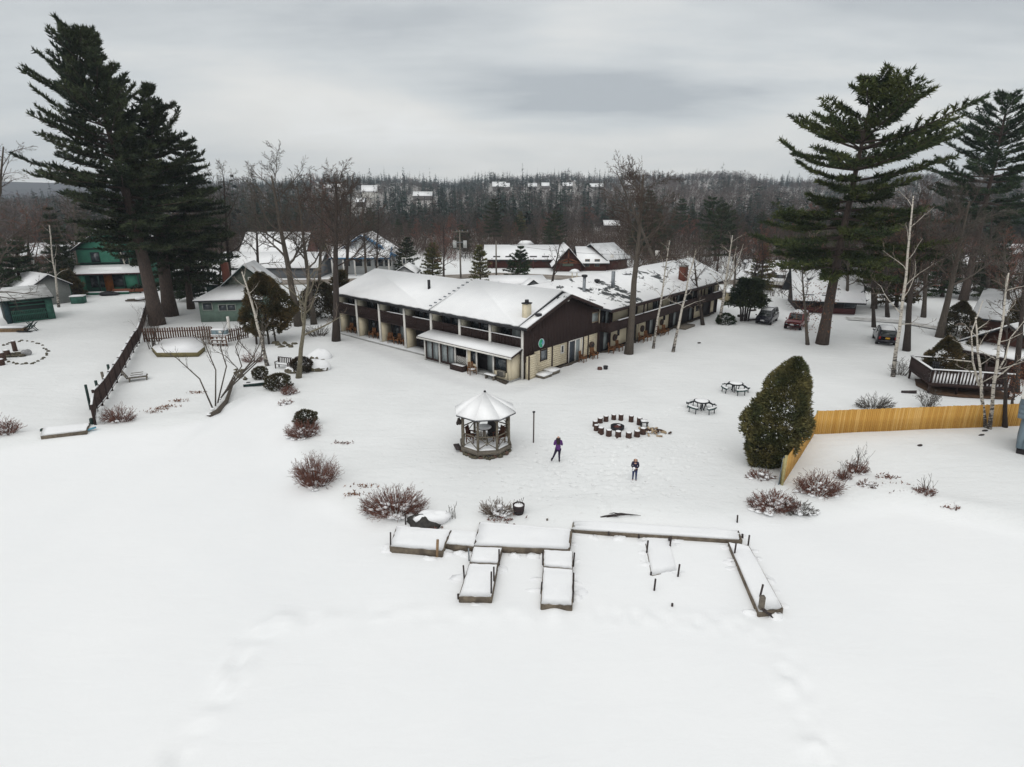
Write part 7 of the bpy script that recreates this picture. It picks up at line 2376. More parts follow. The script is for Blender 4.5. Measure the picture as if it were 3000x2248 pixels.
# motel and houses on the right
MOTEL = mat('motel_brown', (0.085, 0.034, 0.024), (0.055, 0.024, 0.018), scale=2)
t, w, he, hr = gable_house('brown_motel', 'long low red-brown motel with a snowy roof behind the parked cars', (2165, 862), (2345, 868), 10, 812, 768, 'x', MOTEL, base=(along(2172, 103), along(2345, 98)), cat='motel', over=.9, snowm=SNOW_PATCHY,
                           wins=(('f', 2.5, 1.5, 1.6, 1.2), ('f', 6.0, 1.5, 1.6, 1.2), ('f', 9.2, 1.5, 1.6, 1.2)), trim=DARKWALL)
G().box((w / 2, -1.0, he * .62), (w, .12, .5)).build('balcony_rail', WHITE, t)
t, w, he, hr = gable_house('snowy_house', 'dark house with a big snowy roof behind the tall right pine', (2335, 918), (2500, 925), 9, 868, 788, 'x', mat('dark_house_wall', (0.045, 0.03, 0.028), (0.03, 0.02, 0.02)), base=(along(2335, 79), along(2505, 77)), over=.9, snowm=SNOW_PATCHY,
                           wins=(('f', 1.2, 1.6, 1.0, 1.3), ('f', 3.4, 1.6, 1.2, 1.3), ('f', 6.2, 1.5, 1.2, 1.2)), trim=mat('grey_trim', (0.2, 0.21, 0.22)))
G().box((w * .5, -1.2, .45), (w * .9, .1, .7)).build('porch_rail', mat('red_rail', (0.06, 0.016, 0.016)), t)
G().box((w * .5, .2, hr - .2), (.9, .7, 1.6)).build('chimney', mat('tan_chimney', (0.35, 0.30, 0.2)), t)
cb_ = gable_house('long_brown_house', 'long brown house with a striped snowy roof at the right edge', (2850, 985), (3080, 1010), 9, 925, 862, 'x', MOTEL, base=(along(2858, 68), along(3090, 63)), over=.7, snowm=SNOW_THIN)
gable_house('brown_house', 'distant brown house with a snowy roof between the right-hand trunks', (2800, 830), (2935, 830), 9, 782, 752, 'x', MOTEL, base=(along(2800, 118), along(2940, 116)), snowm=SNOW_PATCHY)
gable_house('brown_house', 'distant snowy roof left of the far right pine trunk', (2690, 840), (2790, 840), 8, 800, 770, 'x', DARKWALL, base=(along(2690, 125), along(2790, 125)), snowm=SNOW_PATCHY)
gable_house('brown_house', 'distant red-brown house at the far right edge', (2940, 800), (3060, 800), 8, 745, 718, 'x', MOTEL, base=(along(2945, 150), along(3060, 150)))
gable_house('pale_house', 'distant pale house with a white roof at the far left behind the shed', (80, 800), (190, 800), 8, 752, 715, 'x', mat('pale_house_wall', (0.30, 0.31, 0.30), (0.22, 0.23, 0.22)), base=(along(75, 120), along(200, 122)), wins=(('f', 3, 1.8, 1.2, 1.6), ('f', 7, 1.8, 1.2, 1.6)), snowm=SNOW_THIN)
gable_house('grey_house', 'distant grey house with a snowy roof left of the green house', (170, 770), (240, 770), 8, 745, 712, 'x', MOTEL, base=(along(165, 140), along(245, 140)), snowm=SNOW_PATCHY)
tb_ = thing('tan_outbuilding', 'tan end wall of an outbuilding just past the right wing', 'building', along(2130, 86), R(8))
zt = hgt(tb_.location, 2130, 858)[0]
G().box((.9, 1.5, zt / 2), (1.8, 3, zt)).build('wall', mat('tan_wall', (0.42, 0.35, 0.22), (0.36, 0.30, 0.19)), tb_)
G().box((.9, 1.5, zt + .1), (2.1, 3.3, .18)).build('snow_cover', SNOW_ROOF, tb_)

# cottage with the brown deck
DK = at(2716, 1152)
dk_ = thing('wooden_deck', 'dark brown raised wooden deck with railings at the right, snow on its floor', 'deck', DK, R(-14))
AVOID.append((DK.x + 3, DK.y + 2, 6))
fz = hgt(DK, 2716, 1122)[0]
rz_ = hgt(DK, 2719, 1084)[0]
DW, DD = 5.6, 4.2
G().box((DW / 2, DD / 2, fz - .08), (DW, DD, .14)).build('floor', BROWN, dk_)
G().box((DW / 2, DD / 2, fz + .04), (DW - .15, DD - .15, .09)).build('floor_snow', SNOW, dk_)
G().box((DW / 2, .0, fz - .12), (DW, .08, .26)).build('rim_board', BROWN, dk_)
for x in (.1, DW * .36, DW * .68, DW - .1):
    for y in (.1, DD - .1):
        G().box((x, y, rz_ / 2), (.13, .13, rz_)).build('post', BROWN, dk_)
me = G().box((0, 0, 0), (.10, .04, rz_ - fz - .1)).mesh('baluster', BROWN)
me2 = G().box((0, 0, 0), (.04, .10, rz_ - fz - .1)).mesh('baluster', BROWN)
n = int(DW / .23)
for k in range(n):
    put(me, 'baluster', dk_, (.12 + k * .23, -.03, (fz + rz_) / 2))
for k in range(int(DD / .2)):
    put(me2, 'baluster', dk_, (-.03, .12 + k * .2, (fz + rz_) / 2))
for c, s in (((DW / 2, 0, rz_), (DW + .1, .16, .06)), ((0, DD / 2, rz_), (.16, DD, .06)), ((DW * .35, DD, rz_), (DW * .7, .16, .06))):
    h_ = G().box(c, s).build('handrail', BROWN, dk_)
    G().box((c[0], c[1], c[2] + .06), (s[0] * .98, s[1] * 1.05, .06)).build('rail_snow', SNOW, h_)
G().box((DW * .82, .5, fz + .7), (1.5, .1, 1.5)).build('privacy_screen', BROWN, dk_)
g = G().prism([(.3, -.3), (2, -.55), (4.2, -.4), (5.9, -.2), (6.0, 4.2), (.5, 4.0), (-.1, 2.0)], .0, .03)
o = g.build('bare_leaf_litter', mat('brown_leaf_litter', (0.10, 0.055, 0.03), (0.05, 0.03, 0.02), scale=3, bump=.5), dk_)
ch2 = copy_tree(chair, 'dark garden chair in the snow on the brown deck', dk_.matrix_basis @ Vector((1.5, 2.9, fz + .05)), R(120), 'garden chairs on the deck')
for c in ch2.children:
    c.data = c.data.copy()
    c.data.materials[0] = DARKMETAL
t, w, he, hr = gable_house('deck_cottage', 'brown cottage with a snowy porch roof behind the deck', None, None, 8, None, None, 'y', MOTEL, base=(along(2825, 52), along(3050, 47)), he=2.6, hr=4.3, over=.7)
r_ = G().extrude([(-.2, -2.6, 2.0), (w * .9, -2.6, 2.0), (w * .9, -.1, 2.5), (-.2, -.1, 2.5)], (0, 0, -.12)).build('porch_roof', BROWN, t)
G().extrude([(-.15, -2.5, 2.13), (w * .85, -2.5, 2.13), (w * .85, -.15, 2.62), (-.15, -.15, 2.62)], (0, 0, -.12)).build('snow_cover', SNOW_ROOF, r_)
for x in (.2, w * .3, w * .6):
    G().box((x, -2.3, 1.0), (.14, .14, 2.0)).build('post', BROWN, t)
# blue-grey boathouse at the right edge
BG = mat('blue_grey_siding', (0.20, 0.26, 0.30), (0.155, 0.205, 0.245), scale=1.5)
bq = at(2972, 1330)
bh = thing('boathouse', 'blue-grey boathouse with an overhanging clapboard top cut by the right edge', 'boathouse', bq, R(-41))
zo, zt_ = hgt(bq, 2972, 1222)[0], hgt(bq, 2972, 1168)[0]
G().box((1.6, 1.5, .1), (3.1, 2.9, .5)).build('foundation', DARKWALL, bh)
for k in range(12):
    G().box((.12 + k * .25, 0.0, .25 + zo / 2), (.235, .06, zo - .3)).build('wall_board', BG, bh)
    G().box((0, .12 + k * .25, .25 + zo / 2), (.06, .235, zo - .3)).build('wall_board', BG, bh)
G().box((1.6, 1.6, zo / 2 + .2), (3.0, 3.0, zo - .3)).build('wall', BG, bh)
nrow = 4
for k in range(nrow):
    z0 = zo - .05 + k * (zt_ - zo) / nrow
    h_ = (zt_ - zo) / nrow
    for ax in (0, 1):
        p0, p1 = ((-.28, -.28, z0), (3.4, -.28, z0)) if ax == 0 else ((-.28, -.26, z0), (-.28, 3.4, z0))
        n_ = (0, -1, 0) if ax == 0 else (-1, 0, 0)
        G().extrude([p0, (p0[0] + n_[0] * .05, p0[1] + n_[1] * .05, z0), (p0[0] + n_[0] * .02, p0[1] + n_[1] * .02, z0 + h_ * .97), (p0[0], p0[1], z0 + h_ * .97)], tuple(np.subtract(p1, p0))).build('clapboard', BG, bh)
G().box((1.56, 1.56, (zo + zt_) / 2 - .03), (3.66, 3.66, zt_ - zo - .06)).build('upper_wall', BG, bh)
G().box((1.56, 1.56, zt_ + .05), (3.9, 3.9, .1)).build('roof', WHITE, bh)
# houses on the far hill
def on_hill(px, py):
    u, v = (px - 1500) / FPX, (py - 1124) / FPX
    dy, dz = math.cos(PITCH) - v * math.sin(PITCH), -math.sin(PITCH) - v * math.cos(PITCH)
    for y in np.arange(200, 2200, 4.0):
        t = y / dy
        if CAMH + dz * t <= float(gz(u * t, y)):
            return Vector((u * t, y, float(gz(u * t, y))))
    return None


HILLH = []
for (px, py, wpx, hpx, lab) in ((1462, 560, 36, 14, 'white-roofed house high on the hill, left of centre'), (1484, 560, 16, 11, 'small white roof right beside the left-centre hill house'), (1560, 557, 24, 9, 'white roof on the hilltop at the centre, left of a pair'),
                                (1598, 556, 20, 9, 'white roof on the hilltop at the centre, right of a pair'), (1663, 556, 26, 9, 'white roof on the hilltop right of centre'), (1748, 558, 36, 9, 'long white roof on the hilltop behind the thick bare tree'),
                                (1843, 555, 24, 14, 'bright white hill house right of the thick bare tree top'), (1083, 590, 42, 30, 'tall pale house with a white roof on the left hillside'), (1055, 606, 22, 9, 'low white roof below the tall pale hillside house'),
                                (1238, 588, 52, 12, 'row of white roofs on the hillside above the utility pole'), (960, 562, 20, 8, 'small white roof on the left skyline'), (992, 560, 14, 10, 'tiny white gable on the left skyline'),
                                (1792, 680, 40, 6, 'thin white roof deep among the brown trees right of the lodge')):
    b = on_hill(px, py)
    if b is None:
        b = along(px, 900)
    s_ = b.y / FPX
    HILLH.append((math.atan2(b.x, b.y), b.y, wpx * s_ * .5 + 5))
    w_, h_ = wpx * s_, hpx * s_
    gable_house('hill_house', lab, None, None, max(6, w_ * .5), None, None, 'x', mat('hill_house_wall', (0.20, 0.18, 0.17), (0.15, 0.13, 0.12)) if hpx < 20 else WHITE,
                base=(b + Vector((-w_ / 2, 0, 0)), b + Vector((w_ / 2, 0, 0))), he=h_ * (.45 if hpx < 20 else .65) + 2.2, hr=h_ + 3.4, over=.5,
                wins=tuple(('f', w_ * q, 2.0, 1.2, 1.2) for q in (.25, .6)) if w_ > 9 else ())
# ================================================================== woodland round the houses: separate trees that share meshes
LIB_B, LIB_C = [], []
for k in range(6):
    h_ = (12.5, 14, 11, 15, 13, 10)[k]
    LIB_B.append(bare_tree('bare_tree', 'x', None, (h_, .4 * (k % 3 - 1)), (.2, .22, .16, .24, .18, .15)[k], 300 + k, crown=(.28, .35, .22, .4, .3, .18)[k], spread=(.34, .32, .4, .3, .36, .42)[k], kids=13,
                           bark=(BARK_GREY, BARK_DARK, BARK_DARK)[k % 3], twig=(TWIG_BROWN, TWIG_GREY, TWIG_BROWN, TWIG_RED, TWIG_BROWN, TWIG_RED)[k],
                           dens=1.6, base=Vector((0, 0, 0)), ang=.65, rmin=.017, limb_r=.36))
for k in range(4):
    h_ = (13, 16, 10, 17)[k]
    LIB_C.append(pine('evergreen_tree', 'x', None, (h_, 0), (.2, .24, .18, .26)[k], 400 + k, (.1, .2, .06, .28)[k],
                      (ip((0, 3.2), (.4, 2.8), (.75, 1.5), (1, .2)), ip((.1, 4.2), (.5, 4.2), (.8, 2.6), (1, .5)), ip((0, 3.0), (.3, 2.9), (.7, 1.6), (1, .2)), ip((.2, 4.6), (.6, 4.8), (.85, 3.0), (1, .8)))[k],
                      (15, 12, 13, 11)[k], 6, (NEEDLE_DARK, NEEDLE, CEDAR, NEEDLE_DARK)[k], base=Vector((0, 0, 0)), tuft=.55, wid=.15, k=5, branch=9, slope=((-.2, .4), (0, .6), (-.1, .5), (0, .7))[k], cat='evergreen tree'))
LAB_B = {'G': 'bare grey-brown tree in the woodland behind the houses', 'R': 'bare reddish-brown tree in the woodland behind the houses', 'B': 'bare brown tree in the woodland behind the houses'}
KEY = 'BGBRBR'
LAB_C = ['dark spire-shaped evergreen in the woodland behind the houses', 'green spreading pine in the woodland behind the houses', 'bronze-green bushy evergreen in the woodland behind the houses', 'tall dark open-crowned pine in the woodland behind the houses']
WHERE_AZ = ((-38, 'the low green shed'), (-33, 'the green two-storey house'), (-28, 'the huge leaning pine'), (-23, 'the grey-green cottage'), (-18, 'the crooked old oak'), (-12, 'the blue-roofed house'),
            (-6, 'the utility pole'), (-1, 'the left half of the timber lodge'), (4, 'the lodge entrance gable'), (9, 'the thick bare tree'), (14, 'the middle of the right wing'), (19, 'the far end of the right wing'),
            (24, 'the parked minivan'), (29, 'the tall right-hand pine'), (34, 'the tall lone birch'), (60, 'the brown deck'))
rs_ = np.random.RandomState(77)
USED = [False] * 10
spots = []


def free(x, y, gap):
    for ax, ay, ar in AVOID:
        if (x - ax) ** 2 + (y - ay) ** 2 < ar * ar:
            return False
    for px_, py_ in spots[-260:]:
        if (x - px_) ** 2 + (y - py_) ** 2 < gap * gap:
            return False
    # keep clear of the inn, its courtyard and the road
    dx, dy = x - INN_AT.x, y - INN_AT.y
    t_, s_ = dx * math.cos(INN_RZ) + dy * math.sin(INN_RZ), -dx * math.sin(INN_RZ) + dy * math.cos(INN_RZ)
    if -4 < t_ < 44 and -14 < s_ < 32:
        return False
    return True


def hidden_house(a, y):
    for (ha, hy, hw) in HILLH:
        if abs(a - ha) * hy < hw and hy - 130 < y < hy + 6:
            return True
    return False


nB = nC = 0
tries = 0
while nB + nC < 470 and tries < 14000:
    tries += 1
    a = R(rs_.uniform(-46, 46))
    r = 92 + 185 * rs_.rand() ** .9
    x, y = r * math.sin(a), r * math.cos(a)
    deg = math.degrees(a)
    if y < 92 + (22 if -26 < deg < 22 else 0) or not free(x, y, 3.3) or hidden_house(a, y):
        continue
    if 122 < y < 140 and -60 < x < 45:          # the lodge and its forecourt
        continue
    if y < 140 and -12 < deg < 16 and rs_.rand() < .7:
        continue
    pc = .13 + .12 * (-2 < deg < 22) * (y > 150) + .22 * (deg > 24)
    ever = rs_.rand() < pc
    if ever and nC >= 150 or not ever and nB >= 290:
        continue
    spots.append((x, y))
    k = rs_.randint(0, 4) if ever else rs_.randint(0, 6)
    src = (LIB_C if ever else LIB_B)[k]
    z = float(gz(x, y)) - .1
    i = 6 + k if ever else k
    s_ = rs_.uniform(.72, 1.0) * (1.0 - .38 * float(sstep((r - 105) / 45)) * (1 if rs_.rand() < .93 else 0))
    lab = LAB_C[k] if ever else LAB_B[KEY[k]]
    grp = lab.replace(' in the woodland behind the houses', 's of the woodland')
    where = next(w for d_, w in WHERE_AZ if deg < d_)
    size = 'tall' if s_ > .8 else 'small' if s_ < .56 else 'middling'
    lab = lab.replace(' in the woodland behind the houses', ' ' + ('just' if r < 135 else 'well' if r < 190 else 'far') + ' beyond ' + where).replace('tall dark', 'dark')
    lab = size + ' ' + lab
    if not USED[i]:
        USED[i] = True
        q = src
        q.location = (x, y, z)
        q['label'], q['group'] = lab, grp
    else:
        q = copy_tree(src, lab, (x, y, z), rs_.uniform(0, 6.28), grp)
    q.scale = (s_, s_, s_ * rs_.uniform(.9, 1.1))
    if ever:
        nC += 1
    else:
        nB += 1


# ================================================================== the far wood on the hill, one mass
def far_wood():
    rr = np.random.RandomState(9)
    n = 11500
    a = np.radians(rr.uniform(-49, 49, n))
    r = 225 + 1000 * rr.rand(n) ** 1.15
    x, y = r * np.sin(a), r * np.cos(a)
    nz = vnoise(x, y, 60, 31) + .6 * vnoise(x, y, 22, 32)
    deg = np.degrees(a)
    pc = .40 + 1.2 * nz + .34 * ((deg > -24) & (deg < 5)) + .34 * (r > 760) * (deg < 8) - .12 * ((deg > 8) & (r > 500) & (r < 800))
    ever = rr.rand(n) < pc
    keep = np.array([not hidden_house(a[i], y[i]) for i in range(n)])
    z = gz(x, y)
    # evergreens
    i = np.where(ever & keep)[0]
    m = len(i)
    h = rr.uniform(6, 15, m) * (1 + .45 * (rr.rand(m) > .88)) * (1 + .8 * np.clip(vnoise(x[i], y[i], 40, 35), -.3, .5))
    k = 38
    f = rr.rand(m, k) ** 1.3
    az = rr.uniform(0, 6.28, (m, k))
    wide = rr.uniform(.20, .36, m)
    rad = (h * wide)[:, None] * (1 - f) ** .7 + .35
    base = np.stack([x[i], y[i], z[i]], 1)
    L = rad
    P0 = base[:, None] + np.stack([np.zeros_like(f), np.zeros_like(f), h[:, None] * (.1 + .88 * f) + .5], -1)
    dirs = np.stack([np.cos(az), np.sin(az), -.28 + 0 * az], -1)
    P2 = P0 + dirs * L[..., None]
    side = np.stack([-np.sin(az), np.cos(az), 0 * az], -1)
    mid = P0 + dirs * (L * .55)[..., None]
    wd = (.35 + .3 * L)[..., None]
    V = np.stack([P0 + dirs * (L * .1)[..., None] + side * wd * .55, P2, P0 + dirs * (L * .1)[..., None] - side * wd * .55], 2).reshape(-1, 3)
    g = G().add(V, [np.arange(len(V)).reshape(-1, 3)])
    # leading shoots
    g.segs(base, base + np.stack([0 * h, 0 * h, h * .88], 1), h * .012 + .1, h * 0 + .05, 3)
    o = g.build('far_evergreen_wood', mat('far_evergreen', (0.022, 0.040, 0.026), (0.014, 0.026, 0.020), scale=.02, island=.4, rough=.9))
    tag(o, 'distant mass of dark evergreens on the wooded hill', kind='stuff')
    # leafless trees
    i = np.where(~ever & keep)[0]
    m = len(i)
    h = rr.uniform(6, 13, m) * (1 + .8 * np.clip(vnoise(x[i], y[i], 40, 36), -.3, .5))
    base = np.stack([x[i], y[i], z[i]], 1)
    k = 47
    az, f = rr.uniform(0, 6.28, (m, k)), rr.rand(m, k)
    cr = (h * rr.uniform(.2, .3, m))[:, None] * np.sqrt(rr.rand(m, k)) * np.sin(np.pi * (.12 + .8 * f))
    P0 = base[:, None] + np.stack([cr * np.cos(az), cr * np.sin(az), h[:, None] * (.25 + .62 * f)], -1)
    d = np.stack([np.cos(az) * .7, np.sin(az) * .7, .7 + 0 * az], -1) + rr.normal(0, .45, (m, k, 3))
    d /= np.linalg.norm(d, axis=-1, keepdims=True)
    L = rr.uniform(1.2, 2.8, (m, k, 1))
    s = np.cross(d, rr.normal(0, 1, (m, k, 3)))
    s /= np.linalg.norm(s, axis=-1, keepdims=True)
    w = .055 + .00016 * r[i][:, None, None]
    mid = P0 + d * L * .4
    V = np.stack([P0 + s * w, P0 + d * L, P0 - s * w], 2).reshape(-1, 3)
    g = G().add(V, [np.arange(len(V)).reshape(-1, 3)])
    g.segs(base - [0, 0, .3], base + np.stack([0 * h, 0 * h, h * .8], 1), h * .004 + .04, h * 0 + .03, 3)
    o = g.build('far_leafless_wood', mat('far_leafless', (0.115, 0.092, 0.083), (0.075, 0.058, 0.050), scale=.015, island=.35, rough=.9))
    tag(o, 'distant mass of grey-brown leafless trees on the wooded hill', kind='stuff')


far_wood()


def undergrowth():
    rr = np.random.RandomState(19)
    n = 7000
    a = np.radians(rr.uniform(-47, 47, n))
    r = 94 + 238 * rr.rand(n) ** .9
    x, y = r * np.sin(a), r * np.cos(a)
    dx, dy = x - INN_AT.x, y - INN_AT.y
    t_, s_ = dx * math.cos(INN_RZ) + dy * math.sin(INN_RZ), -dx * math.sin(INN_RZ) + dy * math.cos(INN_RZ)
    dg_ = np.degrees(a)
    ok = ~((t_ > -4) & (t_ < 44) & (s_ > -8) & (s_ < 32)) & (y > np.where(dg_ > 23, 90, np.where(dg_ > 10, 104, np.where(dg_ > -25, 141, 106))))
    ok &= vnoise(x, y, 16, 41) > -.33
    for ax, ay, ar in AVOID:
        ok &= (x - ax) ** 2 + (y - ay) ** 2 > (ar + 1.0) ** 2
    i = np.where(ok)[0]
    m, k = len(i), 40
    base = np.stack([x[i], y[i], gz(x[i], y[i])], 1)
    h = rr.uniform(2.0, 6.5, m)
    P0 = base[:, None] + np.stack([rr.normal(0, 1.1, (m, k)), rr.normal(0, 1.1, (m, k)), h[:, None] * rr.rand(m, k) ** 1.2 * .75], -1)
    d = rr.normal(0, .45, (m, k, 3)) + [0, 0, 1]
    d /= np.linalg.norm(d, axis=-1, keepdims=True)
    L = rr.uniform(.9, 2.4, (m, k, 1))
    s = np.cross(d, rr.normal(0, 1, (m, k, 3)))
    s /= np.linalg.norm(s, axis=-1, keepdims=True)
    w = .026 + .00013 * r[i][:, None, None]
    mid = P0 + d * L * .4
    V = np.stack([P0 + s * w, P0 + d * L, P0 - s * w], 2).reshape(-1, 3)
    o = G().add(V, [np.arange(len(V)).reshape(-1, 3)]).build('woodland_undergrowth', mat('brown_undergrowth', (0.088, 0.060, 0.046), (0.058, 0.042, 0.034), scale=.05, island=.3, rough=.9))
    tag(o, 'thick brown leafless undergrowth between the woodland trees', kind='stuff')


undergrowth()
# ------------------------------------------------------------------ winter air
hz = G().box((0, 950, 75), (4200, 2500, 156)).build('haze', None)
m = bpy.data.materials.new('winter_haze')
m.use_nodes = True
m.node_tree.nodes.clear()
n = N(m.node_tree)
pv_ = n('ShaderNodeVolumePrincipled')
pv_.inputs['Color'].default_value = (.78, .88, 1.0, 1)
pv_.inputs['Density'].default_value = 0.00025
pv_.inputs['Anisotropy'].default_value = 0.0
out = n('ShaderNodeOutputMaterial')
n.l.new(pv_.outputs[0], out.inputs['Volume'])
hz.data.materials.append(m)
tag(hz, 'pale winter haze in the air over lake, inn and hills', kind='stuff')
# ================================================================== people
def skin_mesh(name, V, E, Rd, m, root=0, sub=2):
    me = bpy.data.meshes.new(name + '_cage')
    me.from_pydata([tuple(v) for v in V], E, [])
    o = bpy.data.objects.new(name, me)
    COL.objects.link(o)
    o.modifiers.new('skin', 'SKIN').use_smooth_shade = True
    o.modifiers.new('sub', 'SUBSURF').levels = sub
    o.modifiers['sub'].render_levels = sub
    for d, r in zip(me.skin_vertices[0].data, Rd):
        d.radius = r if hasattr(r, '__len__') else (r, r)
    me.skin_vertices[0].data[root].use_root = True
    dg = bpy.context.evaluated_depsgraph_get()
    dg.update()
    new = bpy.data.meshes.new_from_object(o.evaluated_get(dg))
    bpy.data.objects.remove(o)
    bpy.data.meshes.remove(me)
    new.name = name
    new.materials.clear()
    new.materials.append(m)
    for p in new.polygons:
        p.use_smooth = True
    return new


def hang(me, name, parent):
    o = bpy.data.objects.new(name, me)
    COL.objects.link(o)
    o.parent = parent
    return o


SKIN = mat('skin', (0.50, 0.30, 0.22), (0.46, 0.27, 0.2), rough=.6)


def lump(c, s, nu=14, nv=9, cut=None):
    return G().blob(c, s, 1, 0.0, nu, nv)


def person(label, loc, rz, H, jacket, trousers, hair, boots, J, hairlen, hold=None):
    """J: joint positions for a 1.7 m figure facing -y: hips, knees, ankles, toes, elbows, wrists"""
    k = H / 1.70
    p = thing('person', label, 'person', loc, rz)
    S = lambda v: (v[0] * k, v[1] * k, v[2] * k)
    pel, wai, che, nec, jaw, hea = (0, 0, .92), (0, .0, 1.08), (0, .0, 1.28), (0, .01, 1.43), (0, -.015, 1.52), (0, -.01, 1.60)
    V, E, Rr = [], [], []

    def add(v, r, par=None):
        V.append(S(v))
        Rr.append(tuple(x * k for x in r) if hasattr(r, '__len__') else r * k)
        if par is not None:
            E.append((par, len(V) - 1))
        return len(V) - 1
    a = add(pel, (.14, .10))
    b = add(wai, (.125, .09), a)
    c = add(che, (.15, .10), b)
    d = add(nec, .052, c)
    e = add(jaw, (.068, .075), d)
    f = add(hea, (.078, .09), e)
    add((0, -.01, 1.66), (.06, .07), f)
    add((0, -.115, 1.565), .016, e)             # nose
    for s in (-1, 1):
        add((s * .085, .0, 1.58), .018, e)      # ears
    for s, kn, an, to in ((-1, J['kl'], J['al'], J['tl']), (1, J['kr'], J['ar'], J['tr'])):
        h = add((s * .09, 0, .86), .095, a)
        q = add(kn, .058, h)
        w = add(an, .038, q)
        add(to, .04, w)
    for s, el, wr, dirv in ((-1, J['el'], J['wl'], J['hl']), (1, J['er'], J['wr'], J['hr'])):
        sh = add((s * .17, 0, 1.38), .06, c)
        q = add(el, .042, sh)
        w = add(wr, .027, q)
        dv = Vector(dirv).normalized()
        sd = dv.cross(Vector((0, 0, 1)))
        sd = sd.normalized() if sd.length > .1 else Vector((1, 0, 0))
        W = Vector(wr)
        pm = add(tuple(W + dv * .05), (.034, .018), w)
        for i, (off, ln) in enumerate(((-.027, .075), (-.009, .085), (.009, .08), (.027, .062))):
            k1 = add(tuple(W + dv * .095 + sd * off), .0085, pm)
            k2 = add(tuple(W + dv * (.095 + ln * .55) + sd * off + Vector((0, 0, -.012))), .008, k1)
            add(tuple(W + dv * (.095 + ln * .85) + sd * off * .9 + Vector((0, 0, -.035))), .0075, k2)
        t1 = add(tuple(W + dv * .045 + sd * (-s * .045)), .0095, pm)
        add(tuple(W + dv * .085 + sd * (-s * .055)), .0085, t1)
    hang(skin_mesh('body', V, E, Rr, SKIN), 'body', p)
    # jacket: torso and sleeves, a little larger than the body
    V, E, Rr = [], [], []
    hemz = J.get('hem', .80)
    a = add((0, 0, hemz), (.185, .145))
    b = add((0, 0, .95), (.175, .135), a)
    c = add((0, .0, 1.12), (.15, .115), b)
    d = add((0, .0, 1.30), (.178, .125), c)
    add((0, .01, 1.44), .085, d)
    for s, el, wr in ((-1, J['el'], J['wl']), (1, J['er'], J['wr'])):
        sh = add((s * .185, 0, 1.37), .082, d)
        q = add(el, .062, sh)
        add(tuple(Vector(wr) * .97 + Vector(el) * .03), .045, q)
    hang(skin_mesh('jacket', V, E, Rr, jacket), 'jacket', p)
    V, E, Rr = [], [], []
    a = add((0, 0, .92), (.155, .115))
    for s, kn, an in ((-1, J['kl'], J['al']), (1, J['kr'], J['ar'])):
        h = add((s * .09, 0, .82), .108, a)
        q = add(kn, .07, h)
        add(tuple(Vector(an) * .92 + Vector(kn) * .08), .05, q)
    hang(skin_mesh('trousers', V, E, Rr, trousers), 'trousers', p)
    for an, to in ((J['al'], J['tl']), (J['ar'], J['tr'])):
        V, E, Rr = [], [], []
        A = Vector(an)
        a = add(tuple(A + Vector((0, 0, .16))), .055)
        b = add(tuple(A + Vector((0, .01, -.02))), .052, a)
        add(to, .045, b)
        hang(skin_mesh('boot', V, E, Rr, boots), 'boot', p)
    # hair: a cap and a fall of hair
    V, E, Rr = [], [], []
    a = add((0, .022, 1.665), (.108, .112))
    b = add((0, .06, 1.56), (.125, .09), a)
    c = add((0, .10, 1.53 - hairlen * .5), (.125, .06), b)
    add((0, .12, 1.53 - hairlen), (.10, .045), c)
    for s in (-1, 1):
        q = add((s * .09, .01, 1.57), .042, a)
        add((s * .115, .0, 1.50 - hairlen * .6), .038, q)
    hang(skin_mesh('hair', V, E, Rr, hair), 'hair', p)
    for s in (-1, 1):
        G().blob(S((s * .03, -.088, 1.60)), (.011 * k, .007 * k, .008 * k), 1, 0, 8, 5).build('eye', DARKMETAL, p)
    G().box(S((0, -.094, 1.515)), (.045 * k, .006, .01)).build('mouth', mat('lips', (0.35, 0.12, 0.11)), p)
    return p, k


STAND = dict(kl=(-.10, -.02, .48), al=(-.11, .0, .08), tl=(-.12, -.14, .045), kr=(.10, -.02, .48), ar=(.11, .0, .08), tr=(.12, -.14, .045),
             el=(-.235, .03, 1.10), wl=(-.11, -.20, 1.03), hl=(.7, -.6, .1), er=(.235, .03, 1.10), wr=(.11, -.20, 1.03), hr=(-.7, -.6, .1))
WALK = dict(STAND)
# seen from behind: her left leg steps out to the picture's left
WALK.update(kl=(-.08, -.05, .48), al=(-.09, .02, .08), tl=(-.1, -.12, .045), kr=(.19, -.10, .49), ar=(.36, -.05, .09), tr=(.40, -.18, .05),
            el=(-.24, .0, 1.11), wl=(-.12, -.22, 1.18), hl=(.7, -.5, .4), er=(.24, .0, 1.11), wr=(.12, -.22, 1.18), hr=(-.7, -.5, .4), hem=.74)
PURPLE = mat('purple_jacket', (0.105, 0.03, 0.165), (0.075, 0.022, 0.125), rough=.7, scale=8)
NAVY = mat('navy_jacket', (0.018, 0.016, 0.045), (0.013, 0.012, 0.033), rough=.7, scale=8)
w_at = at(1634, 1354)
person('woman in a purple jacket with long dark hair striding away across the snow', w_at, math.pi - math.atan2(w_at.x, w_at.y), 1.66, PURPLE,
       mat('dark_purple_leggings', (0.024, 0.016, 0.045), (0.018, 0.012, 0.033)), mat('dark_brown_hair', (0.030, 0.014, 0.016), (0.02, 0.01, 0.012), rough=.5), mat('dark_boots', (0.022, 0.02, 0.026)), WALK, .36)
g_at = at(1858, 1409)
JEANS = mat('blue_jeans', (0.030, 0.040, 0.115), (0.02, 0.028, 0.08), scale=8)
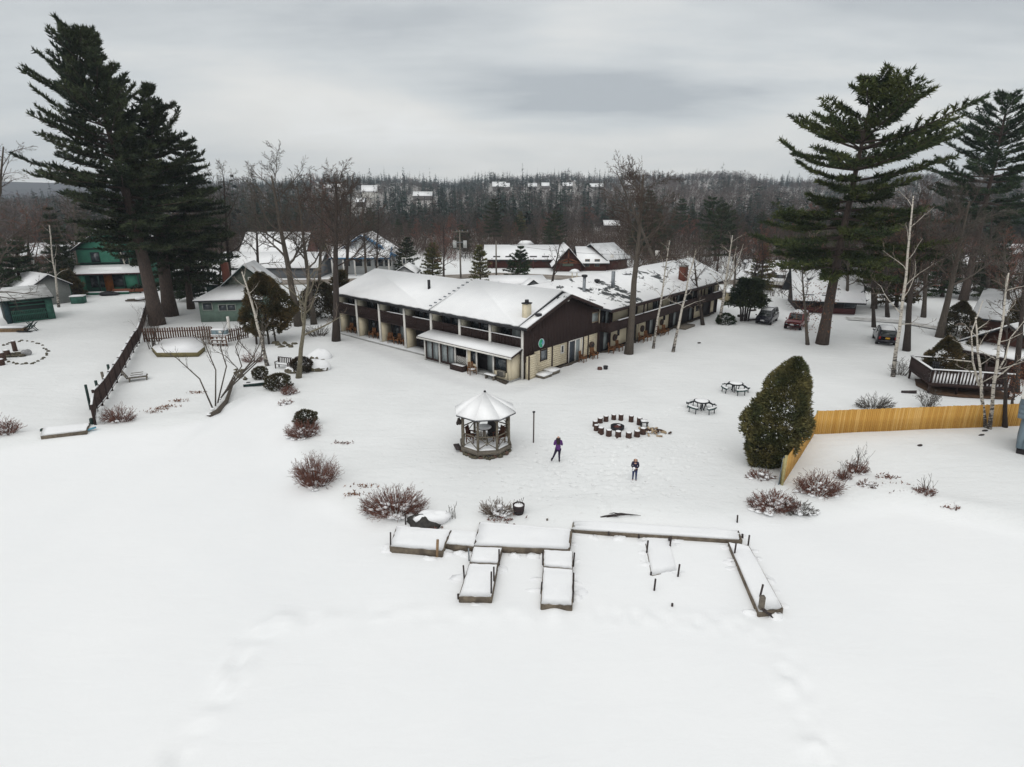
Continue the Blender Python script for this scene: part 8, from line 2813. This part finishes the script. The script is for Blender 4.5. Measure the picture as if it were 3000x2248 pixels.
girl, kk = person('child in a navy jacket and blue jeans looking down at a snowball in both hands', g_at, -math.atan2(g_at.x, g_at.y), 1.36, NAVY, JEANS,
                  mat('light_brown_hair', (0.20, 0.105, 0.06), (0.12, 0.06, 0.038), rough=.5), mat('blue_boots', (0.03, 0.05, 0.13)), STAND, .26)
sb = thing('snowball', "white snowball held in the child's hands", 'snowball', g_at + Vector((-.10, -.255 * kk, 1.07 * kk)))
G().blob((0, 0, 0), (.075, .07, .07), 3, .08).build('ball', SNOW, sb)
mt = G().blob((-.11 * kk, -.215 * kk, .90 * kk), (.05, .035, .05), 4, .1).build('snow_patch', SNOW, girl)

# ================================================================== cars
TYRE = mat('black_tyre', (0.012, 0.012, 0.013), rough=.85)
RIM = mat('silver_rim', (0.35, 0.36, 0.37), rough=.35, metal=.7)
LAMP = mat('headlamp_glass', (0.55, 0.56, 0.58), rough=.1, spec=.7)
CARGLASS = mat('car_glass', (0.018, 0.024, 0.024), (0.03, 0.036, 0.036), rough=.06, spec=.7)
TRIM = mat('black_plastic_trim', (0.012, 0.012, 0.014), rough=.6)


def car(label, loc, heading, paint, prof, roofsnow=True, boxy=0.0, plate=None, rear_plate=None, hoodsnow=False, L=4.5, W=1.82, glass=None):
    """heading: direction of the nose. prof: stations along x (nose at +x): (x, z low, z belt, z roof, half width, half roof width)"""
    c = thing('parked_car', label, 'car', loc, math.atan2(heading[1], heading[0]), 'cars parked on the snow')
    n = len(prof)
    V, F = [], []
    for x, zl_, zb, zr_, hw, hr in prof:
        V += [(x, s * y, z) for s in (1,) for y, z in ((-hw * .93, zl_), (-hw, zl_ + .18), (-hw, (zl_ + zb) / 2 + .05), (-hw * .95, zb), (-hr, max(zr_ - .06, zb)), (-hr * .86, max(zr_, zb + .001)),
                                                   (hr * .86, max(zr_, zb + .001)), (hr, max(zr_ - .06, zb)), (hw * .95, zb), (hw, (zl_ + zb) / 2 + .05), (hw, zl_ + .18), (hw * .93, zl_))]
    m = 12
    for i in range(n - 1):
        for j in range(m):
            F.append([i * m + j, i * m + (j + 1) % m, (i + 1) * m + (j + 1) % m, (i + 1) * m + j])
    g = G().add(V, [F, list(range(m)), list(range((n - 1) * m, n * m))[::-1]])
    body = g.build('body', paint, c)
    P = {i: prof[i] for i in range(n)}
    gl = glass or CARGLASS

    def pane(name, pts, off):
        pts = [Vector(q) for q in pts]
        nrm = (pts[1] - pts[0]).cross(pts[3] - pts[0]).normalized()
        if nrm.dot(Vector(off)) < 0:
            nrm = -nrm
        ctr = sum(pts, Vector()) / 4
        pts = [ctr + (q - ctr) * .90 for q in pts]
        G().extrude([tuple(q - nrm * .01) for q in pts], tuple(nrm * .025)).build(name, gl, c)
    cab = [i for i in range(n) if prof[i][3] > prof[i][2] + .15]
    i0, i1 = cab[0], cab[-1]
    f, r = i1 + 1, i0 - 1
    pf, pc = prof[f], prof[i1]
    pane('windscreen', [(pf[0], -pf[4] * .86, pf[2]), (pf[0], pf[4] * .86, pf[2]), (pc[0], pc[5] * .86, pc[3]), (pc[0], -pc[5] * .86, pc[3])], (1, 0, 1))
    pr, pc = prof[r], prof[i0]
    pane('rear_window', [(pr[0], -pr[4] * .84, pr[2]), (pr[0], pr[4] * .84, pr[2]), (pc[0], pc[5] * .86, pc[3]), (pc[0], -pc[5] * .86, pc[3])], (-1, 0, .5))
    for s in (-1, 1):
        for i in range(i0, i1):
            a, b = prof[i], prof[i + 1]
            pane('side_window', [(a[0], s * a[4] * .95, a[2]), (b[0], s * b[4] * .95, b[2]), (b[0], s * b[5], b[3] - .06), (a[0], s * a[5], a[3] - .06)], (0, s, 0))
        G().blob((prof[f][0] - .15, s * (W / 2 + .08), prof[f][2] + .08), (.07, .1, .08), 2, 0).build('wing_mirror', paint, c)
        for x in (L * .32, -L * .30):
            w = G().tube([(x, s * (W / 2 - .22), .34), (x, s * (W / 2 + .01), .34)], .34, 18).build('wheel', TYRE, c)
            G().tube([(x, s * (W / 2 - .02), .34), (x, s * (W / 2 + .025), .34)], .21, 14).build('rim', RIM, w)
        nose = prof[-1]
        G().box((nose[0] + .005, s * nose[4] * .72, nose[2] - .16 - boxy * .06), (.05, .3 - boxy * .1, .16 + boxy * .05)).build('headlight', LAMP, c)
        tail = prof[0]
        G().box((tail[0] - .005, s * tail[4] * .82, tail[2] - .1), (.05, .18, .3)).build('tail_light', mat('red_lamp', (0.25, 0.012, 0.012), rough=.2), c)
    nose, tail = prof[-1], prof[0]
    gr = G().box((nose[0] + .01, 0, nose[2] - .2), (.05, nose[4] * .8, .2)).build('grille', TRIM, c)
    if boxy:
        for k in range(7):
            G().box((nose[0] + .04, -.33 + k * .11, nose[2] - .2), (.02, .06, .2)).build('grille_slot', paint, gr)
    G().box((nose[0] + .02, 0, nose[1] + .2), (.12, nose[4] * 1.9, .22)).build('bumper', TRIM if boxy else paint, c)
    if plate:
        G().box((nose[0] + .09, 0, nose[1] + .26), (.02, .42, .16)).build('number_plate', plate, c)
    if rear_plate:
        G().box((tail[0] - .04, 0, tail[2] - .12), (.02, .42, .17)).build('number_plate', rear_plate, c)
    G().box((tail[0] - .02, 0, tail[1] + .18), (.12, tail[4] * 1.9, .2)).build('bumper', TRIM if boxy else paint, c)
    if roofsnow:
        a, b = prof[i0], prof[i1]
        h = .13
        q = G()
        q.extrude([(a[0] + .05, -a[5] * .8, a[3] + h), (a[0] + .05, a[5] * .8, a[3] + h), (b[0] - .02, b[5] * .8, b[3] + h), (b[0] - .02, -b[5] * .8, b[3] + h)], (0, 0, -h - .02))
        q.build('roof_snow', SNOW, c)
    if hoodsnow:
        a, b = prof[f + 1], prof[f]
        G().extrude([(a[0], -a[4] * .7, a[2] + .05), (a[0], a[4] * .7, a[2] + .05), (b[0] + .1, b[4] * .7, b[2] + .06), (b[0] + .1, -b[4] * .7, b[2] + .06)], (0, 0, -.05)).build('hood_snow', SNOW, c)
    return c


VAN = [(-2.32, .32, .95, .95, .84, .78), (-2.2, .3, 1.02, 1.05, .9, .8), (-1.95, .28, 1.04, 1.66, .92, .72), (-.9, .28, 1.04, 1.76, .93, .74), (.25, .28, 1.0, 1.70, .93, .72), (.75, .28, .99, 1.56, .93, .70), (1.55, .28, .96, .965, .93, .8), (2.05, .30, .84, .845, .9, .76), (2.3, .34, .68, .685, .8, .66)]
JEEP = [(-2.15, .42, 1.0, 1.0, .86, .8), (-2.1, .40, 1.08, 1.1, .88, .8), (-2.0, .38, 1.1, 1.70, .9, .78), (-.7, .38, 1.08, 1.78, .9, .79), (.45, .38, 1.06, 1.74, .9, .78), (.95, .38, 1.05, 1.055, .9, .8), (1.85, .40, 1.0, 1.005, .88, .78), (2.1, .44, .93, .935, .84, .74)]
SUV = [(-2.25, .40, .98, .98, .86, .8), (-2.2, .38, 1.05, 1.07, .9, .8), (-1.9, .36, 1.07, 1.62, .92, .75), (-.8, .36, 1.06, 1.74, .93, .76), (.5, .36, 1.03, 1.68, .93, .74), (1.2, .36, 1.0, 1.005, .93, .8), (1.95, .38, .92, .925, .9, .76), (2.25, .42, .78, .785, .82, .68)]
BLACKP = mat('black_car_paint', (0.014, 0.013, 0.022), (0.018, 0.017, 0.026), rough=.22, spec=.6)
REDP = mat('dark_red_car_paint', (0.16, 0.012, 0.018), (0.13, 0.01, 0.015), rough=.22, spec=.6)
PLW = mat('white_plate', (0.55, 0.56, 0.58))
PLY = mat('amber_plate', (0.55, 0.30, 0.03))
v_at = at(2244, 948)
car('black minivan with snow on its roof, parked facing the lake beside the red car', v_at + Vector((.4, .8, 0)), (-.58, -.81), BLACKP, VAN, plate=PLW)
j_at = at(2326, 963)
car('dark red boxy off-roader with snow on its roof, parked right of the black minivan', j_at + Vector((.5, .6, 0)), (-.62, -.78), REDP, JEEP, boxy=1.0, plate=PLW)
s_at = at(2600, 1010)
car('dark estate car seen from behind with an amber plate, parked by the tall birch', s_at + Vector((.3, 1.2, 0)), (.42, .90), BLACKP, SUV, rear_plate=PLY)
rd = thing('red_sled', 'small bright red plastic sled lying in the snow behind the black minivan', 'sled', along(2258, 78.5), .3)
zr_ = hgt(rd.location, 2258, 922)[0]
G().extrude([(-.9, -.4, .1), (.9, -.4, .15), (.55, .0, .75), (-.3, .0, .5)], (0, .5, 0)).build('shell', mat('bright_red_plastic', (0.50, 0.02, 0.05), (0.4, 0.015, 0.04), rough=.4), rd)
for px, py, lab in ((2172, 928, 'dark snow-dusted lump left of the yew tree trunks'), (2203, 940, 'dark log at the foot of the yew tree'), (2205, 912, 'dark garden object in the snow behind the yew tree')):
    o = thing('yard_log', lab, 'log', at(px, py), .2)
    G().tube([(-.5, 0, .12), (.5, .1, .14)], .16, 7).build('log', BARK_DARK, o)
    G().blob((0, .05, .26), (.45, .15, .07), int(px), nu=8, nv=5).build('snow', SNOW, o)
